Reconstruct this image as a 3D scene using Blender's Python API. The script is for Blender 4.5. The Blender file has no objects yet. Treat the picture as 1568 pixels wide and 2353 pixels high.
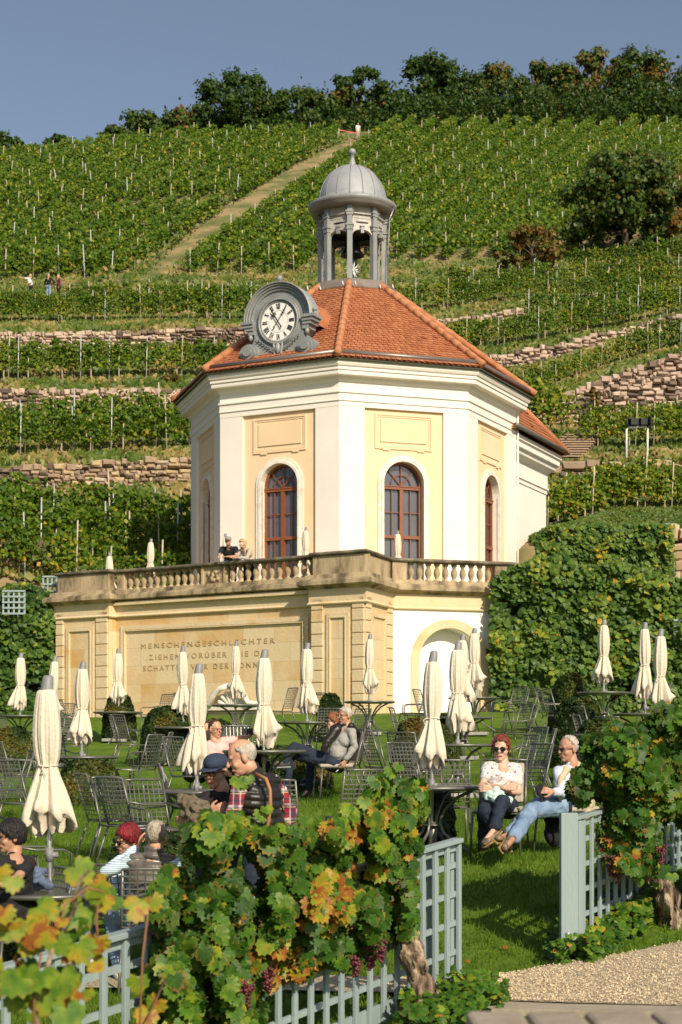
import bpy, math, random
import numpy as np
from mathutils import Vector, Matrix, noise
rnd=random.Random(11); NR=np.random.RandomState(5)
F=3650.;HZ=1710.;CX=784.;EYE=1.65
V=Vector; pi=math.pi
scene=bpy.context.scene; COL=scene.collection
def P(px,py,D): return V(((px-CX)*D/F,D,EYE+(HZ-py)*D/F))
def rad(a): return math.radians(a)
# ---------------- mesh builder
class MB:
    def __init__(s): s.v=[];s.f=[];s.m=[];s.s=[];s.c=[]
    def add(s,vs,fs,m=0,sm=False,c=0.5):
        o=len(s.v); s.v+=[tuple(v) for v in vs]; s.c+=[c]*len(vs)
        for f in fs: s.f.append(tuple(i+o for i in f)); s.m.append(m); s.s.append(sm)
    def box(s,c,d,rz=0,m=0,col=.5):
        ca,sa=math.cos(rz),math.sin(rz); vs=[]
        for z in(-1,1):
            for x,y in((-1,-1),(1,-1),(1,1),(-1,1)):
                X=x*d[0]/2;Y=y*d[1]/2
                vs.append((c[0]+X*ca-Y*sa,c[1]+X*sa+Y*ca,c[2]+z*d[2]/2))
        s.add(vs,[(3,2,1,0),(4,5,6,7),(0,1,5,4),(1,2,6,5),(2,3,7,6),(3,0,4,7)],m,False,col)
    def bar(s,a,b,w,h,up=(0,0,1),m=0):
        a=V(a);b=V(b);t=(b-a).normalized();up=V(up)
        x=t.cross(up)
        if x.length<1e-4: x=t.cross(V((1,0,0)))
        x.normalize();y=x.cross(t)
        vs=[]
        for p in(a,b):
            for i,j in((-1,-1),(1,-1),(1,1),(-1,1)): vs.append(p+x*i*w/2+y*j*h/2)
        s.add(vs,[(0,1,2,3),(7,6,5,4),(4,5,1,0),(5,6,2,1),(6,7,3,2),(7,4,0,3)],m)
    def tube(s,pts,r,seg=6,m=0,sm=True,ell=None):
        pts=[V(p) for p in pts];n=len(pts)
        rs=r if isinstance(r,(list,tuple)) else [r]*n
        vs=[];x=None
        for i,p in enumerate(pts):
            t=(pts[min(i+1,n-1)]-pts[max(i-1,0)]).normalized()
            if x is None:
                x=t.cross(V((0,0,1)))
                if x.length<.1: x=t.cross(V((0,1,0)))
            x=(x-t*x.dot(t)).normalized();y=t.cross(x)
            for k in range(seg):
                a=2*pi*k/seg; vs.append(p+(x*math.cos(a)+y*math.sin(a))*rs[i])
        fs=[]
        for i in range(n-1):
            for k in range(seg):
                k2=(k+1)%seg; fs.append((i*seg+k,i*seg+k2,(i+1)*seg+k2,(i+1)*seg+k))
        fs.append(tuple(range(seg-1,-1,-1)));fs.append(tuple((n-1)*seg+k for k in range(seg)))
        s.add(vs,fs,m,sm)
    def cap(s,a,b,ra,rb,seg=10,m=0):
        a=V(a);b=V(b);t=b-a
        if t.length<1e-5: t=V((0,0,1e-4))
        t.normalize();pts=[];rs=[]
        for q in(-.97,-.7,-.3): pts.append(a+t*ra*q);rs.append(ra*math.sqrt(1-q*q))
        pts.append(a);rs.append(ra);pts.append(b);rs.append(rb)
        for q in(.3,.7,.97): pts.append(b+t*rb*q);rs.append(rb*math.sqrt(1-q*q))
        s.tube(pts,rs,seg,m)
    def lathe(s,prof,seg=16,c=(0,0,0),m=0,sm=True,rot=0,fn=None):
        vs=[]
        for r,z in prof:
            for k in range(seg):
                a=2*pi*k/seg+rot; rr=r*(fn(a,z) if fn else 1)
                vs.append((c[0]+rr*math.cos(a),c[1]+rr*math.sin(a),c[2]+z))
        n=len(prof);fs=[]
        for i in range(n-1):
            for k in range(seg):
                k2=(k+1)%seg; fs.append((i*seg+k,i*seg+k2,(i+1)*seg+k2,(i+1)*seg+k))
        fs.append(tuple(range(seg-1,-1,-1)));fs.append(tuple((n-1)*seg+k for k in range(seg)))
        s.add(vs,fs,m,sm)
    def ball(s,c,r,seg=12,rings=8,m=0,ax=None):
        if not isinstance(r,(tuple,list)): r=(r,r,r)
        ax=ax or (V((1,0,0)),V((0,1,0)),V((0,0,1))); c=V(c);vs=[]
        for i in range(rings+1):
            th=pi*i/rings; th=min(max(th,.02),pi-.02)
            for k in range(seg):
                a=2*pi*k/seg
                vs.append(c+ax[0]*(r[0]*math.sin(th)*math.cos(a))+ax[1]*(r[1]*math.sin(th)*math.sin(a))+ax[2]*(r[2]*math.cos(th)))
        fs=[]
        for i in range(rings):
            for k in range(seg):
                k2=(k+1)%seg; fs.append((i*seg+k,(i+1)*seg+k,(i+1)*seg+k2,i*seg+k2))
        fs.append(tuple(range(seg)));fs.append(tuple(rings*seg+k for k in range(seg-1,-1,-1)))
        s.add(vs,fs,m,True)
    def prism(s,poly,off,m=0,col=.5):
        n=len(poly);poly=[V(p) for p in poly];off=V(off)
        fs=[tuple(range(n)),tuple(range(2*n-1,n-1,-1))]+[(i,i+n,(i+1)%n+n,(i+1)%n) for i in range(n)]
        s.add(poly+[p+off for p in poly],fs,m,False,col)
ORG={}
def mesh_from(name,mb,mats,org=V((0,0,0)),color=False):
    me=bpy.data.meshes.new(name)
    me.from_pydata([(v[0]-org[0],v[1]-org[1],v[2]-org[2]) for v in mb.v],[],mb.f)
    for mm in(mats if isinstance(mats,(list,tuple)) else [mats]): me.materials.append(mm)
    me.polygons.foreach_set('material_index',mb.m);me.polygons.foreach_set('use_smooth',mb.s)
    if color:
        at=me.color_attributes.new('lf','FLOAT_COLOR','POINT')
        a=np.ones((len(mb.v),4),np.float32);a[:,0]=mb.c;a[:,1]=0;a[:,2]=mb.c; at.data.foreach_set('color',a.ravel())
    me.update(); return me
def link(name,me,parent=None,loc=None):
    o=bpy.data.objects.new(name,me);COL.objects.link(o)
    if parent: o.parent=parent; ORG[o]=ORG[parent]
    else: ORG[o]=V(loc) if loc is not None else V((0,0,0)); o.location=ORG[o]
    return o
def part(name,mb,mats,parent,color=False,label=None,bevel=0):
    o=link(name,mesh_from(name,mb,mats,ORG[parent],color),parent)
    if label: o['label']=label
    if bevel: bev(o,bevel)
    return o
def bev(o,w):
    b=o.modifiers.new('Bevel','BEVEL');b.width=w;b.segments=2;b.limit_method='ANGLE'
def tag(o,label=None,cat=None,group=None,kind=None):
    if label:o['label']=label
    if cat:o['category']=cat
    if group:o['group']=group
    if kind:o['kind']=kind
    return o
def thing(name,label,cat,loc=(0,0,0),group=None,rz=0):
    o=bpy.data.objects.new(name,None);COL.objects.link(o);o.location=loc;o.rotation_euler=(0,0,rz)
    o.empty_display_size=.1;ORG[o]=V(loc); return tag(o,label,cat,group)
def proto(name,label,cat,group=None):
    o=thing(name,label,cat,(0,0,0),group); return o
def solo(name,mb,mats,label,cat,org=(0,0,0),group=None,color=False,kind=None,bevel=0):
    o=link(name,mesh_from(name,mb,mats,V(org),color),None,org)
    if bevel: bev(o,bevel)
    return tag(o,label,cat,group,kind)
def dup(root,loc,rz=0,label=None,group=None,sc=None,skip=()):
    r=root.copy();COL.objects.link(r);ORG[r]=V((0,0,0));r.location=loc;r.rotation_euler=(0,0,rz)
    if sc: r.scale=(sc,sc,sc) if not isinstance(sc,tuple) else sc
    if label:r['label']=label
    if group:r['group']=group
    for ch in KIDS[root]:
        if ch.name.split('.')[0] in skip: continue
        c=ch.copy();COL.objects.link(c);c.parent=r
        for g in KIDS.get(ch,()):
            d=g.copy();COL.objects.link(d);d.parent=c
    return r
KIDS={}
def freeze(root):
    KIDS[root]=list(root.children)
    for c in root.children: KIDS[c]=list(c.children)
# ---------------- materials
def newmat(name):
    m=bpy.data.materials.new(name);m.use_nodes=True;nt=m.node_tree
    b=nt.nodes['Principled BSDF'];return m,nt,b
def N(nt,t,**k):
    n=nt.nodes.new(t)
    for a,v in k.items(): setattr(n,a,v)
    return n
def ramp(nt,stops,interp='LINEAR'):
    r=N(nt,'ShaderNodeValToRGB');r.color_ramp.interpolation=interp
    e=r.color_ramp.elements
    while len(e)<len(stops): e.new(.5)
    for i,(p,c) in enumerate(stops): e[i].position=p;e[i].color=(c[0],c[1],c[2],1)
    return r
def pmat(name,stops,scale=4,rough=.7,bump=0,bscale=None,metal=0,detail=6,spec=.4,rot=None,stretch=None,coord='Object',sheen=0):
    m,nt,b=newmat(name)
    tc=N(nt,'ShaderNodeTexCoord');mp=N(nt,'ShaderNodeMapping')
    if stretch: mp.inputs['Scale'].default_value=stretch
    nt.links.new(tc.outputs[coord],mp.inputs[0])
    no=N(nt,'ShaderNodeTexNoise');no.inputs['Scale'].default_value=scale;no.inputs['Detail'].default_value=detail;no.inputs['Roughness'].default_value=.6
    nt.links.new(mp.outputs[0],no.inputs[0])
    if not isinstance(stops[0],tuple) or not isinstance(stops[0][1],tuple):
        a,bb=stops; stops=[(.35,a),(.65,bb)]
    r=ramp(nt,stops);nt.links.new(no.outputs[0],r.inputs[0]);nt.links.new(r.outputs[0],b.inputs['Base Color'])
    b.inputs['Roughness'].default_value=rough;b.inputs['Metallic'].default_value=metal;b.inputs['Specular IOR Level'].default_value=spec
    if sheen: b.inputs['Sheen Weight'].default_value=sheen
    if bump:
        n2=N(nt,'ShaderNodeTexNoise');n2.inputs['Scale'].default_value=bscale or scale*6;n2.inputs['Detail'].default_value=5
        nt.links.new(mp.outputs[0],n2.inputs[0])
        bp=N(nt,'ShaderNodeBump');bp.inputs['Strength'].default_value=bump;bp.inputs['Distance'].default_value=.03
        nt.links.new(n2.outputs[0],bp.inputs['Height']);nt.links.new(bp.outputs[0],b.inputs['Normal'])
    return m
def vary(c,k): return tuple(min(1,x*k) for x in c)
def flat(name,c,rough=.6,metal=0,scale=8,var=.12,bump=.0,bscale=None,spec=.4,stretch=None):
    return pmat(name,[(.3,vary(c,1-var)),(.7,vary(c,1+var))],scale,rough,bump,bscale,metal,spec=spec,stretch=stretch)
def leafmat(name,stops,edge=(.35,.16,.03),edgek=.0,trans=.3,rough=.45,nscale=9.,mott=0):
    m,nt,b=newmat(name)
    at=N(nt,'ShaderNodeAttribute',attribute_name='lf');sp=N(nt,'ShaderNodeSeparateColor')
    nt.links.new(at.outputs['Color'],sp.inputs[0])
    r=ramp(nt,stops);nt.links.new(sp.outputs[0],r.inputs[0]);col=r.outputs[0]
    tc=N(nt,'ShaderNodeTexCoord');no=N(nt,'ShaderNodeTexNoise');no.inputs['Scale'].default_value=nscale;no.inputs['Detail'].default_value=3
    if mott:
        n9=N(nt,'ShaderNodeTexNoise');n9.inputs['Scale'].default_value=nscale*1.6;n9.inputs['Detail'].default_value=4;nt.links.new(tc.outputs['Object'],n9.inputs[0])
        m9=N(nt,'ShaderNodeMapRange');m9.inputs[1].default_value=.3;m9.inputs[2].default_value=.7;m9.inputs[3].default_value=-mott*.45;m9.inputs[4].default_value=mott*.55;nt.links.new(n9.outputs[0],m9.inputs[0])
        a9=N(nt,'ShaderNodeMath',operation='ADD');nt.links.new(sp.outputs[0],a9.inputs[0]);nt.links.new(m9.outputs[0],a9.inputs[1]);nt.links.new(a9.outputs[0],r.inputs[0])
    nt.links.new(tc.outputs['Object'],no.inputs[0])
    if edgek:
        # yellow / brown margins: edge^3 * weight from third channel + noise
        pw=N(nt,'ShaderNodeMath',operation='POWER');pw.inputs[1].default_value=2.2;nt.links.new(sp.outputs[1],pw.inputs[0])
        ml=N(nt,'ShaderNodeMath',operation='MULTIPLY');nt.links.new(pw.outputs[0],ml.inputs[0]);nt.links.new(sp.outputs[2],ml.inputs[1])
        ad=N(nt,'ShaderNodeMath',operation='MULTIPLY_ADD');nt.links.new(ml.outputs[0],ad.inputs[0]);nt.links.new(no.outputs[0],ad.inputs[1]);ad.inputs[2].default_value=0
        rr=N(nt,'ShaderNodeMapRange');rr.inputs[1].default_value=.28;rr.inputs[2].default_value=.55;rr.inputs[4].default_value=edgek;nt.links.new(ad.outputs[0],rr.inputs[0])
        mx=N(nt,'ShaderNodeMix',data_type='RGBA');nt.links.new(rr.outputs[0],mx.inputs[0]);nt.links.new(col,mx.inputs[6]);mx.inputs[7].default_value=(*edge,1);col=mx.outputs[2]
    hs=N(nt,'ShaderNodeHueSaturation');mr=N(nt,'ShaderNodeMapRange');mr.inputs[3].default_value=.7;mr.inputs[4].default_value=1.3;nt.links.new(no.outputs[0],mr.inputs[0])
    nt.links.new(mr.outputs[0],hs.inputs['Value']);nt.links.new(col,hs.inputs['Color']);col=hs.outputs[0]
    nt.links.new(col,b.inputs['Base Color']);b.inputs['Roughness'].default_value=rough;b.inputs['Specular IOR Level'].default_value=.22
    tr=N(nt,'ShaderNodeBsdfTranslucent');g=N(nt,'ShaderNodeGamma');g.inputs[1].default_value=.85;nt.links.new(col,g.inputs[0]);nt.links.new(g.outputs[0],tr.inputs[0])
    ms=N(nt,'ShaderNodeMixShader');ms.inputs[0].default_value=trans
    nt.links.new(b.outputs[0],ms.inputs[1]);nt.links.new(tr.outputs[0],ms.inputs[2]);nt.links.new(ms.outputs[0],nt.nodes['Material Output'].inputs[0])
    return m
# ---------------- leaves
def tmpl(kind):
    if kind=='grape':
        T=[(0,0,0)];E=[0]
        rs=[.42,.66,.80,.70,.90,.80,.92,.70,.88,.80,1.02,.82,.90,.70,.92,.80,.90,.70,.80,.66,.42]
        for i,r in enumerate(rs):
            a=-pi/2+rad(18)+ (2*pi-rad(36))*i/(len(rs)-1)
            T.append((r*.55*math.cos(a),r*.55*math.sin(a)+.1,-.22*r*r*.5+(.05 if i%2 else -.02)));E.append(1)
        T.append((0,-.02,0));E.append(.3)
        n=len(T);return T,[(0,i,i+1 if i+1<n else 1) for i in range(1,n)],E
    if kind=='mid':
        T=[(0,0,0)];E=[0]
        for i,r in enumerate([.45,.85,.75,1,.75,.85,.45]):
            a=-pi/2+rad(30)+(2*pi-rad(60))*i/6;T.append((r*.52*math.cos(a),r*.52*math.sin(a),-.14*r));E.append(1)
        n=len(T);return T,[(0,i,i+1) for i in range(1,n-1)],E
    if kind=='blade': return [(-.07,0,0),(.07,0,0),(0,-1,.2)],[(0,1,2)],[0,0,1]
    if kind=='fold':
        return [(-.5,-.1,-.15),(0,-.5,0),(0,.5,0),(.5,.1,-.15)],[(0,1,2),(1,3,2)],[1,.3,.3,1]
    return [(-.5,-.5,0),(.5,-.5,0),(.5,.5,0),(-.5,.5,0)],[(0,1,2,3)],[1,1,1,1]
def leaves(name,pts,nrm,size,tint,kind,mat,parent=None,org=None,b=None,smooth=False):
    T,Fc,E=tmpl(kind);T=np.array(T,float);pts=np.asarray(pts,float);n=len(pts);nrm=np.asarray(nrm,float)
    nrm/=np.linalg.norm(nrm,axis=1)[:,None]+1e-9
    # leaf tips hang downwards: bottom direction = -z projected, with spin
    dz=np.tile([0,0,1.],(n,1))+NR.normal(0,.55,(n,3));t=np.cross(dz,nrm);t/=np.linalg.norm(t,axis=1)[:,None]+1e-9;u=-np.cross(nrm,t)
    size=np.broadcast_to(np.asarray(size,float),(n,));curl=NR.uniform(.3,2.2,n)
    v=pts[:,None,:]+size[:,None,None]*(T[None,:,0,None]*t[:,None,:]+T[None,:,1,None]*u[:,None,:]+(T[None,:,2]*curl[:,None])[:,:,None]*nrm[:,None,:])
    o=org if org is not None else (ORG[parent] if parent else V((0,0,0)))
    v=v-np.array(o)[None,None,:]
    m=len(T);me=bpy.data.meshes.new(name);me.vertices.add(n*m);me.vertices.foreach_set('co',v.astype(np.float32).ravel())
    k=len(Fc[0]);fc=np.array(Fc);L=(fc[None]+ (np.arange(n)*m)[:,None,None]).reshape(-1)
    me.loops.add(len(L));me.loops.foreach_set('vertex_index',L.astype(np.int32))
    nf=n*len(Fc);me.polygons.add(nf);me.polygons.foreach_set('loop_start',(np.arange(nf)*k).astype(np.int32));me.polygons.foreach_set('loop_total',np.full(nf,k,np.int32))
    me.materials.append(mat);me.update(calc_edges=True)
    if smooth: me.polygons.foreach_set('use_smooth',[True]*nf)
    at=me.color_attributes.new('lf','FLOAT_COLOR','POINT');a=np.ones((n,m,4),np.float32)
    a[:,:,0]=np.clip(np.asarray(tint),0,1)[:,None];a[:,:,1]=np.array(E)[None];a[:,:,2]=(NR.rand(n) if b is None else b)[:,None]
    at.data.foreach_set('color',a.ravel())
    return me
GREEN=[(0,(.015,.042,.006)),(.35,(.032,.092,.010)),(.62,(.075,.165,.014)),(.8,(.20,.27,.02)),(.93,(.40,.27,.025)),(1,(.30,.11,.025))]
M={}
M['leaf_far']=leafmat('leaf_far',[(0,(.026,.062,.005)),(.45,(.072,.142,.007)),(.75,(.185,.235,.012)),(.93,(.34,.33,.03)),(1,(.42,.25,.03))],trans=.35)
M['leaf_ivy']=leafmat('leaf_ivy',[(0,(.02,.05,.012)),(.45,(.05,.105,.016)),(.75,(.12,.19,.025)),(.93,(.28,.3,.03)),(1,(.5,.28,.02))],trans=.25,nscale=3)
M['leaf_near']=leafmat('leaf_near',GREEN,edge=(.3,.12,.03),edgek=.65,trans=.3,nscale=14,mott=.30)
M['leaf_tree']=leafmat('leaf_tree',[(0,(.018,.04,.008)),(.5,(.042,.088,.012)),(.8,(.095,.125,.018)),(.92,(.17,.11,.02)),(1,(.21,.085,.02))],trans=.28)
M['leaf_box']=leafmat('leaf_box',[(0,(.012,.025,.006)),(.5,(.03,.055,.01)),(.8,(.09,.09,.015)),(1,(.16,.09,.02))],trans=.1)
M['grass_bl']=leafmat('grass_bl',[(0,(.04,.09,.007)),(.5,(.075,.15,.010)),(1,(.15,.22,.02))],trans=.35)
M['steel']=flat('steel',(.15,.15,.13),.38,.45,spec=.5)
M['alu']=flat('alu',(.55,.55,.53),.35,.7)
M['capgrey']=flat('capgrey',(.22,.22,.22),.5)
M['canvas']=pmat('canvas',[(.3,(.60,.53,.41)),(.7,(.70,.62,.49))],3,.85,.25,30)
M['stonebase']=flat('stonebase',(.35,.33,.3),.9,bump=.4)
M['glass']=pmat('glass',[(.3,(.07,.075,.088)),(.7,(.095,.1,.115))],1,.05,spec=1.)  # blue-grey base colour raised to stand in for reflected sky
M['brown']=flat('brown_paint',(.22,.075,.03),.45)
M['cream']=pmat('cream_plaster',[(.3,(.74,.69,.61)),(.7,(.80,.75,.67))],.8,.9,.08,40)
M['yellow']=pmat('yellow_plaster',[(.3,(.75,.55,.34)),(.7,(.80,.61,.39))],.8,.9,.08,40)
M['surround']=pmat('surround_stone',[(.3,(.62,.52,.4)),(.5,(.74,.68,.58)),(.8,(.78,.73,.64))],5,.85,.2,30)
M['lead']=pmat('lead_sheet',[(.3,(.21,.22,.215)),(.7,(.31,.32,.31))],2.5,.5,.05,20,metal=.12)
M['dome']=pmat('dome_sheet',[(.3,(.26,.275,.29)),(.7,(.36,.37,.38))],2.5,.55,.05,20,metal=.08)
M['leadw']=pmat('lead_weathered',[(.35,(.3,.29,.27)),(.6,(.5,.46,.41)),(.75,(.42,.3,.22))],4,.6,.1,20,metal=.1)
M['fence']=pmat('fence_paint',[(.3,(.235,.30,.30)),(.7,(.285,.35,.35))],2,.55,.12,60,stretch=(1,1,.15))
M['white']=flat('white_paint',(.8,.79,.75),.6)
M['black']=flat('black',(.012,.012,.013),.5)
M['bark']=pmat('bark',[(.40,(.035,.022,.014)),(.5,(.18,.125,.08)),(.62,(.45,.35,.24))],16,.95,1.0,40,stretch=(1,1,.22))
M['trunk_far']=flat('trunk_far',(.1,.075,.05),.9)
M['twigs']=flat('leaf_gap_shade',(.03,.026,.015),.95)  # dark fill colour painting shade into leaf gaps; also topiary cores
M['stake']=pmat('stake_wood',[(.3,(.33,.27,.19)),(.7,(.52,.45,.34))],3,.85)
M['stake_grey']=flat('stake_metal',(.5,.52,.5),.5,.3)
# ---------------- people
def evalmesh(name,mb,mods,mats):
    me=mesh_from(name+'_tmp',mb,mats);o=bpy.data.objects.new('tmp',me);COL.objects.link(o)
    for t,kw in mods:
        md=o.modifiers.new(t,t)
        for a,v in kw.items(): setattr(md,a,v)
    dg=bpy.context.evaluated_depsgraph_get();r=bpy.data.meshes.new_from_object(o.evaluated_get(dg));r.name=name
    bpy.data.objects.remove(o);bpy.data.meshes.remove(me);return r
def organic(name,mb,mat,parent,vox=.007,sm=4,disp=None,label=None):
    me=evalmesh(name,mb,[('REMESH',dict(mode='VOXEL',voxel_size=vox,use_smooth_shade=True)),('SMOOTH',dict(factor=.5,iterations=sm))],[mat])
    n=len(me.vertices);co=np.empty(n*3,np.float32);me.vertices.foreach_get('co',co);co=co.reshape(-1,3)
    if disp:
        no=np.empty(n*3,np.float32);me.vertices.foreach_get('normal',no);no=no.reshape(-1,3)
        co=co+no*disp(co)[:,None]
    co=co-np.array(ORG[parent],np.float32);me.vertices.foreach_set('co',co.astype(np.float32).ravel())
    me.materials.clear();me.materials.append(mat)
    me.polygons.foreach_set('use_smooth',[True]*len(me.polygons));me.update()
    o=link(name,me,parent)
    if label:o['label']=label
    return o
def folds(amp,f=9.):
    def g(co):
        return np.array([amp*(noise.noise(V((c[0]*f,c[1]*f,c[2]*f*1.6)))+.4*noise.noise(V(c)*f*2.5)) for c in co.astype(float)],np.float32)
    return g
def puffs(amp,per):
    def g(co): return (amp*(np.abs(np.sin(co[:,2]*pi/per+.6*np.sin(co[:,0]*9)))-.5)).astype(np.float32)
    return g
def skinmat(name,c): 
    m=pmat(name,[(.3,vary(c,.88)),(.7,vary(c,1.1))],14,.5,.1,60)
    b=m.node_tree.nodes['Principled BSDF'];b.inputs['Subsurface Weight'].default_value=.12;b.inputs['Subsurface Radius'].default_value=(.02,.008,.004);return m
M['skin']=skinmat('skin',(.56,.30,.19));M['skin_tan']=skinmat('skin_tan',(.44,.235,.15));M['skin_pale']=skinmat('skin_pale',(.62,.38,.27))
def hairmat(name,c,c2): return pmat(name,[(.35,c),(.65,c2)],30,.55,.8,70,stretch=(1,1,.3))
M['h_white']=hairmat('hair_white',(.34,.29,.22),(.58,.53,.45));M['h_grey']=hairmat('hair_grey',(.25,.2,.15),(.5,.43,.34))
M['h_red']=hairmat('hair_red',(.10,.02,.01),(.24,.05,.02));M['h_crimson']=hairmat('hair_crimson',(.07,.008,.008),(.28,.012,.015))
M['h_black']=hairmat('hair_black',(.008,.006,.006),(.02,.016,.014));M['h_brown']=hairmat('hair_brown',(.03,.015,.008),(.08,.04,.02))
M['h_auburn']=hairmat('hair_auburn',(.16,.05,.02),(.3,.12,.04));M['h_blond']=hairmat('hair_blond',(.4,.28,.15),(.65,.5,.3))
def cloth(name,c,var=.2,rough=.85): return pmat(name,[(.3,vary(c,1-var)),(.7,vary(c,1+var))],7,rough,.25,22)
def waves(name,base,specs,rough=.85):
    m,nt,b=newmat(name);tc=N(nt,'ShaderNodeTexCoord');rgb=N(nt,'ShaderNodeRGB');rgb.outputs[0].default_value=(*base,1);col=rgb.outputs[0]
    for (axis,sc,w,c,fac) in specs:
        mp=N(nt,'ShaderNodeSeparateXYZ');nt.links.new(tc.outputs['Object'],mp.inputs[0])
        k=N(nt,'ShaderNodeMath',operation='MULTIPLY');k.inputs[1].default_value=sc;nt.links.new(mp.outputs[axis],k.inputs[0])
        fr=N(nt,'ShaderNodeMath',operation='FRACT');nt.links.new(k.outputs[0],fr.inputs[0])
        lt=N(nt,'ShaderNodeMath',operation='LESS_THAN');lt.inputs[1].default_value=w;nt.links.new(fr.outputs[0],lt.inputs[0])
        f2=N(nt,'ShaderNodeMath',operation='MULTIPLY');f2.inputs[1].default_value=fac;nt.links.new(lt.outputs[0],f2.inputs[0])
        mx=N(nt,'ShaderNodeMix',data_type='RGBA');nt.links.new(f2.outputs[0],mx.inputs[0]);nt.links.new(col,mx.inputs[6]);mx.inputs[7].default_value=(*c,1);col=mx.outputs[2]
    nt.links.new(col,b.inputs['Base Color']);b.inputs['Roughness'].default_value=rough;return m
M['plaid']=waves('plaid_shirt',(.26,.015,.025),[('Z',9,.30,(.62,.56,.55),.62),('X',10,.42,(.02,.022,.05),.72),('Z',18.,.3,(.02,.02,.05),.7),('X',20.,.2,(.6,.55,.52),.45),('Z',9,.05,(.6,.42,.15),.8)])
M['stripe']=waves('striped_shirt',(.62,.72,.78),[('Z',62,.35,(.12,.25,.36),.8)])
M['pattern']=pmat('patterned_blouse',[(.36,(.2,.06,.1)),(.42,(.6,.56,.54)),(.6,(.62,.6,.58)),(.66,(.08,.08,.12))],34,.85,.2,20)
M['denim']=pmat('denim',[(.3,(.13,.2,.32)),(.55,(.2,.29,.42)),(.8,(.33,.42,.52))],5,.9,.3,16)
M['navy']=cloth('navy_denim',(.014,.022,.04));M['blackc']=cloth('black_cloth',(.012,.012,.013));M['pink']=cloth('pink_cotton',(.72,.42,.38),.06)
M['greyc']=cloth('grey_jersey',(.3,.29,.27),.1);M['beige']=cloth('beige_cloth',(.42,.36,.28),.1);M['khaki']=cloth('khaki_cloth',(.5,.42,.27),.1)
M['olive']=cloth('olive_cloth',(.14,.11,.07));M['vest']=pmat('quilted_vest',[(.3,(.012,.01,.009)),(.7,(.03,.026,.022))],8,.4,.2,20)
M['vestg']=pmat('grey_quilted_vest',[(.3,(.085,.073,.062)),(.7,(.16,.14,.118))],8,.4,.2,20)
M['lightblue']=cloth('lightblue_shirt',(.52,.56,.66),.08);M['slate']=cloth('slate_cloth',(.1,.13,.21));M['mint']=cloth('mint_cloth',(.5,.68,.6),.1)
M['capblue']=cloth('capblue',(.03,.045,.08));M['leather']=flat('tan_leather',(.35,.16,.06),.5);M['wine']=cloth('wine_cloth',(.16,.02,.07))
M['shoe']=flat('shoe_dark',(.03,.028,.026),.6);M['shoe_tan']=pmat('hiking_shoe',[(.4,(.07,.055,.04)),(.6,(.28,.2,.12))],20,.8);M['sole']=flat('shoe_sole',(.3,.19,.07),.7);M['shoe_w']=flat('shoe_white',(.7,.66,.6),.6)
M['lips']=flat('lips',(.42,.13,.1),.5);M['eye']=flat('eye_dark',(.05,.03,.02),.2);M['lens']=flat('dark_lens',(.012,.012,.014),.1,spec=.8)
def frame_of(fwd,up=(0,0,1)):
    f=V(fwd).normalized();u=V(up);u=(u-f*u.dot(f)).normalized();r=f.cross(u).normalized();return r,f,u
def hand(mb,w,d,pn,side,curl=.5,s=1.):
    # wrist point w, direction d, palm normal pn; side=+1/-1 puts the thumb on that side
    d=V(d).normalized();pn=V(pn);pn=(pn-d*pn.dot(d)).normalized();x=d.cross(pn)*side
    w=V(w)
    for k in(-1,0,1): mb.cap(w+x*.018*k*s+d*.02,w+x*.026*k*s+d*.085*s,.015*s,.014*s,8)
    for i,(o,L) in enumerate(((.033,.068),(.011,.078),(-.011,.073),(-.032,.056))):
        a=w+x*o*s+d*.088*s;c=curl*(1+.12*i);d1=(d*math.cos(c*.6)+pn*math.sin(c*.6)).normalized();d2=(d*math.cos(c*1.6)+pn*math.sin(c*1.6)).normalized()
        b=a+d1*L*.52*s;mb.cap(a,b,.0095*s,.0088*s,8);mb.cap(b,b+d2*L*.5*s,.0088*s,.0072*s,8)
    a=w+x*.03*s+d*.03*s;b=a+(x*.75+d*.8+pn*.3).normalized()*.04*s;mb.cap(a,b,.013*s,.011*s,8);mb.cap(b,b+(d*.95+x*.2+pn*.3).normalized()*.03*s,.0105*s,.009*s,8)
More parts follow.
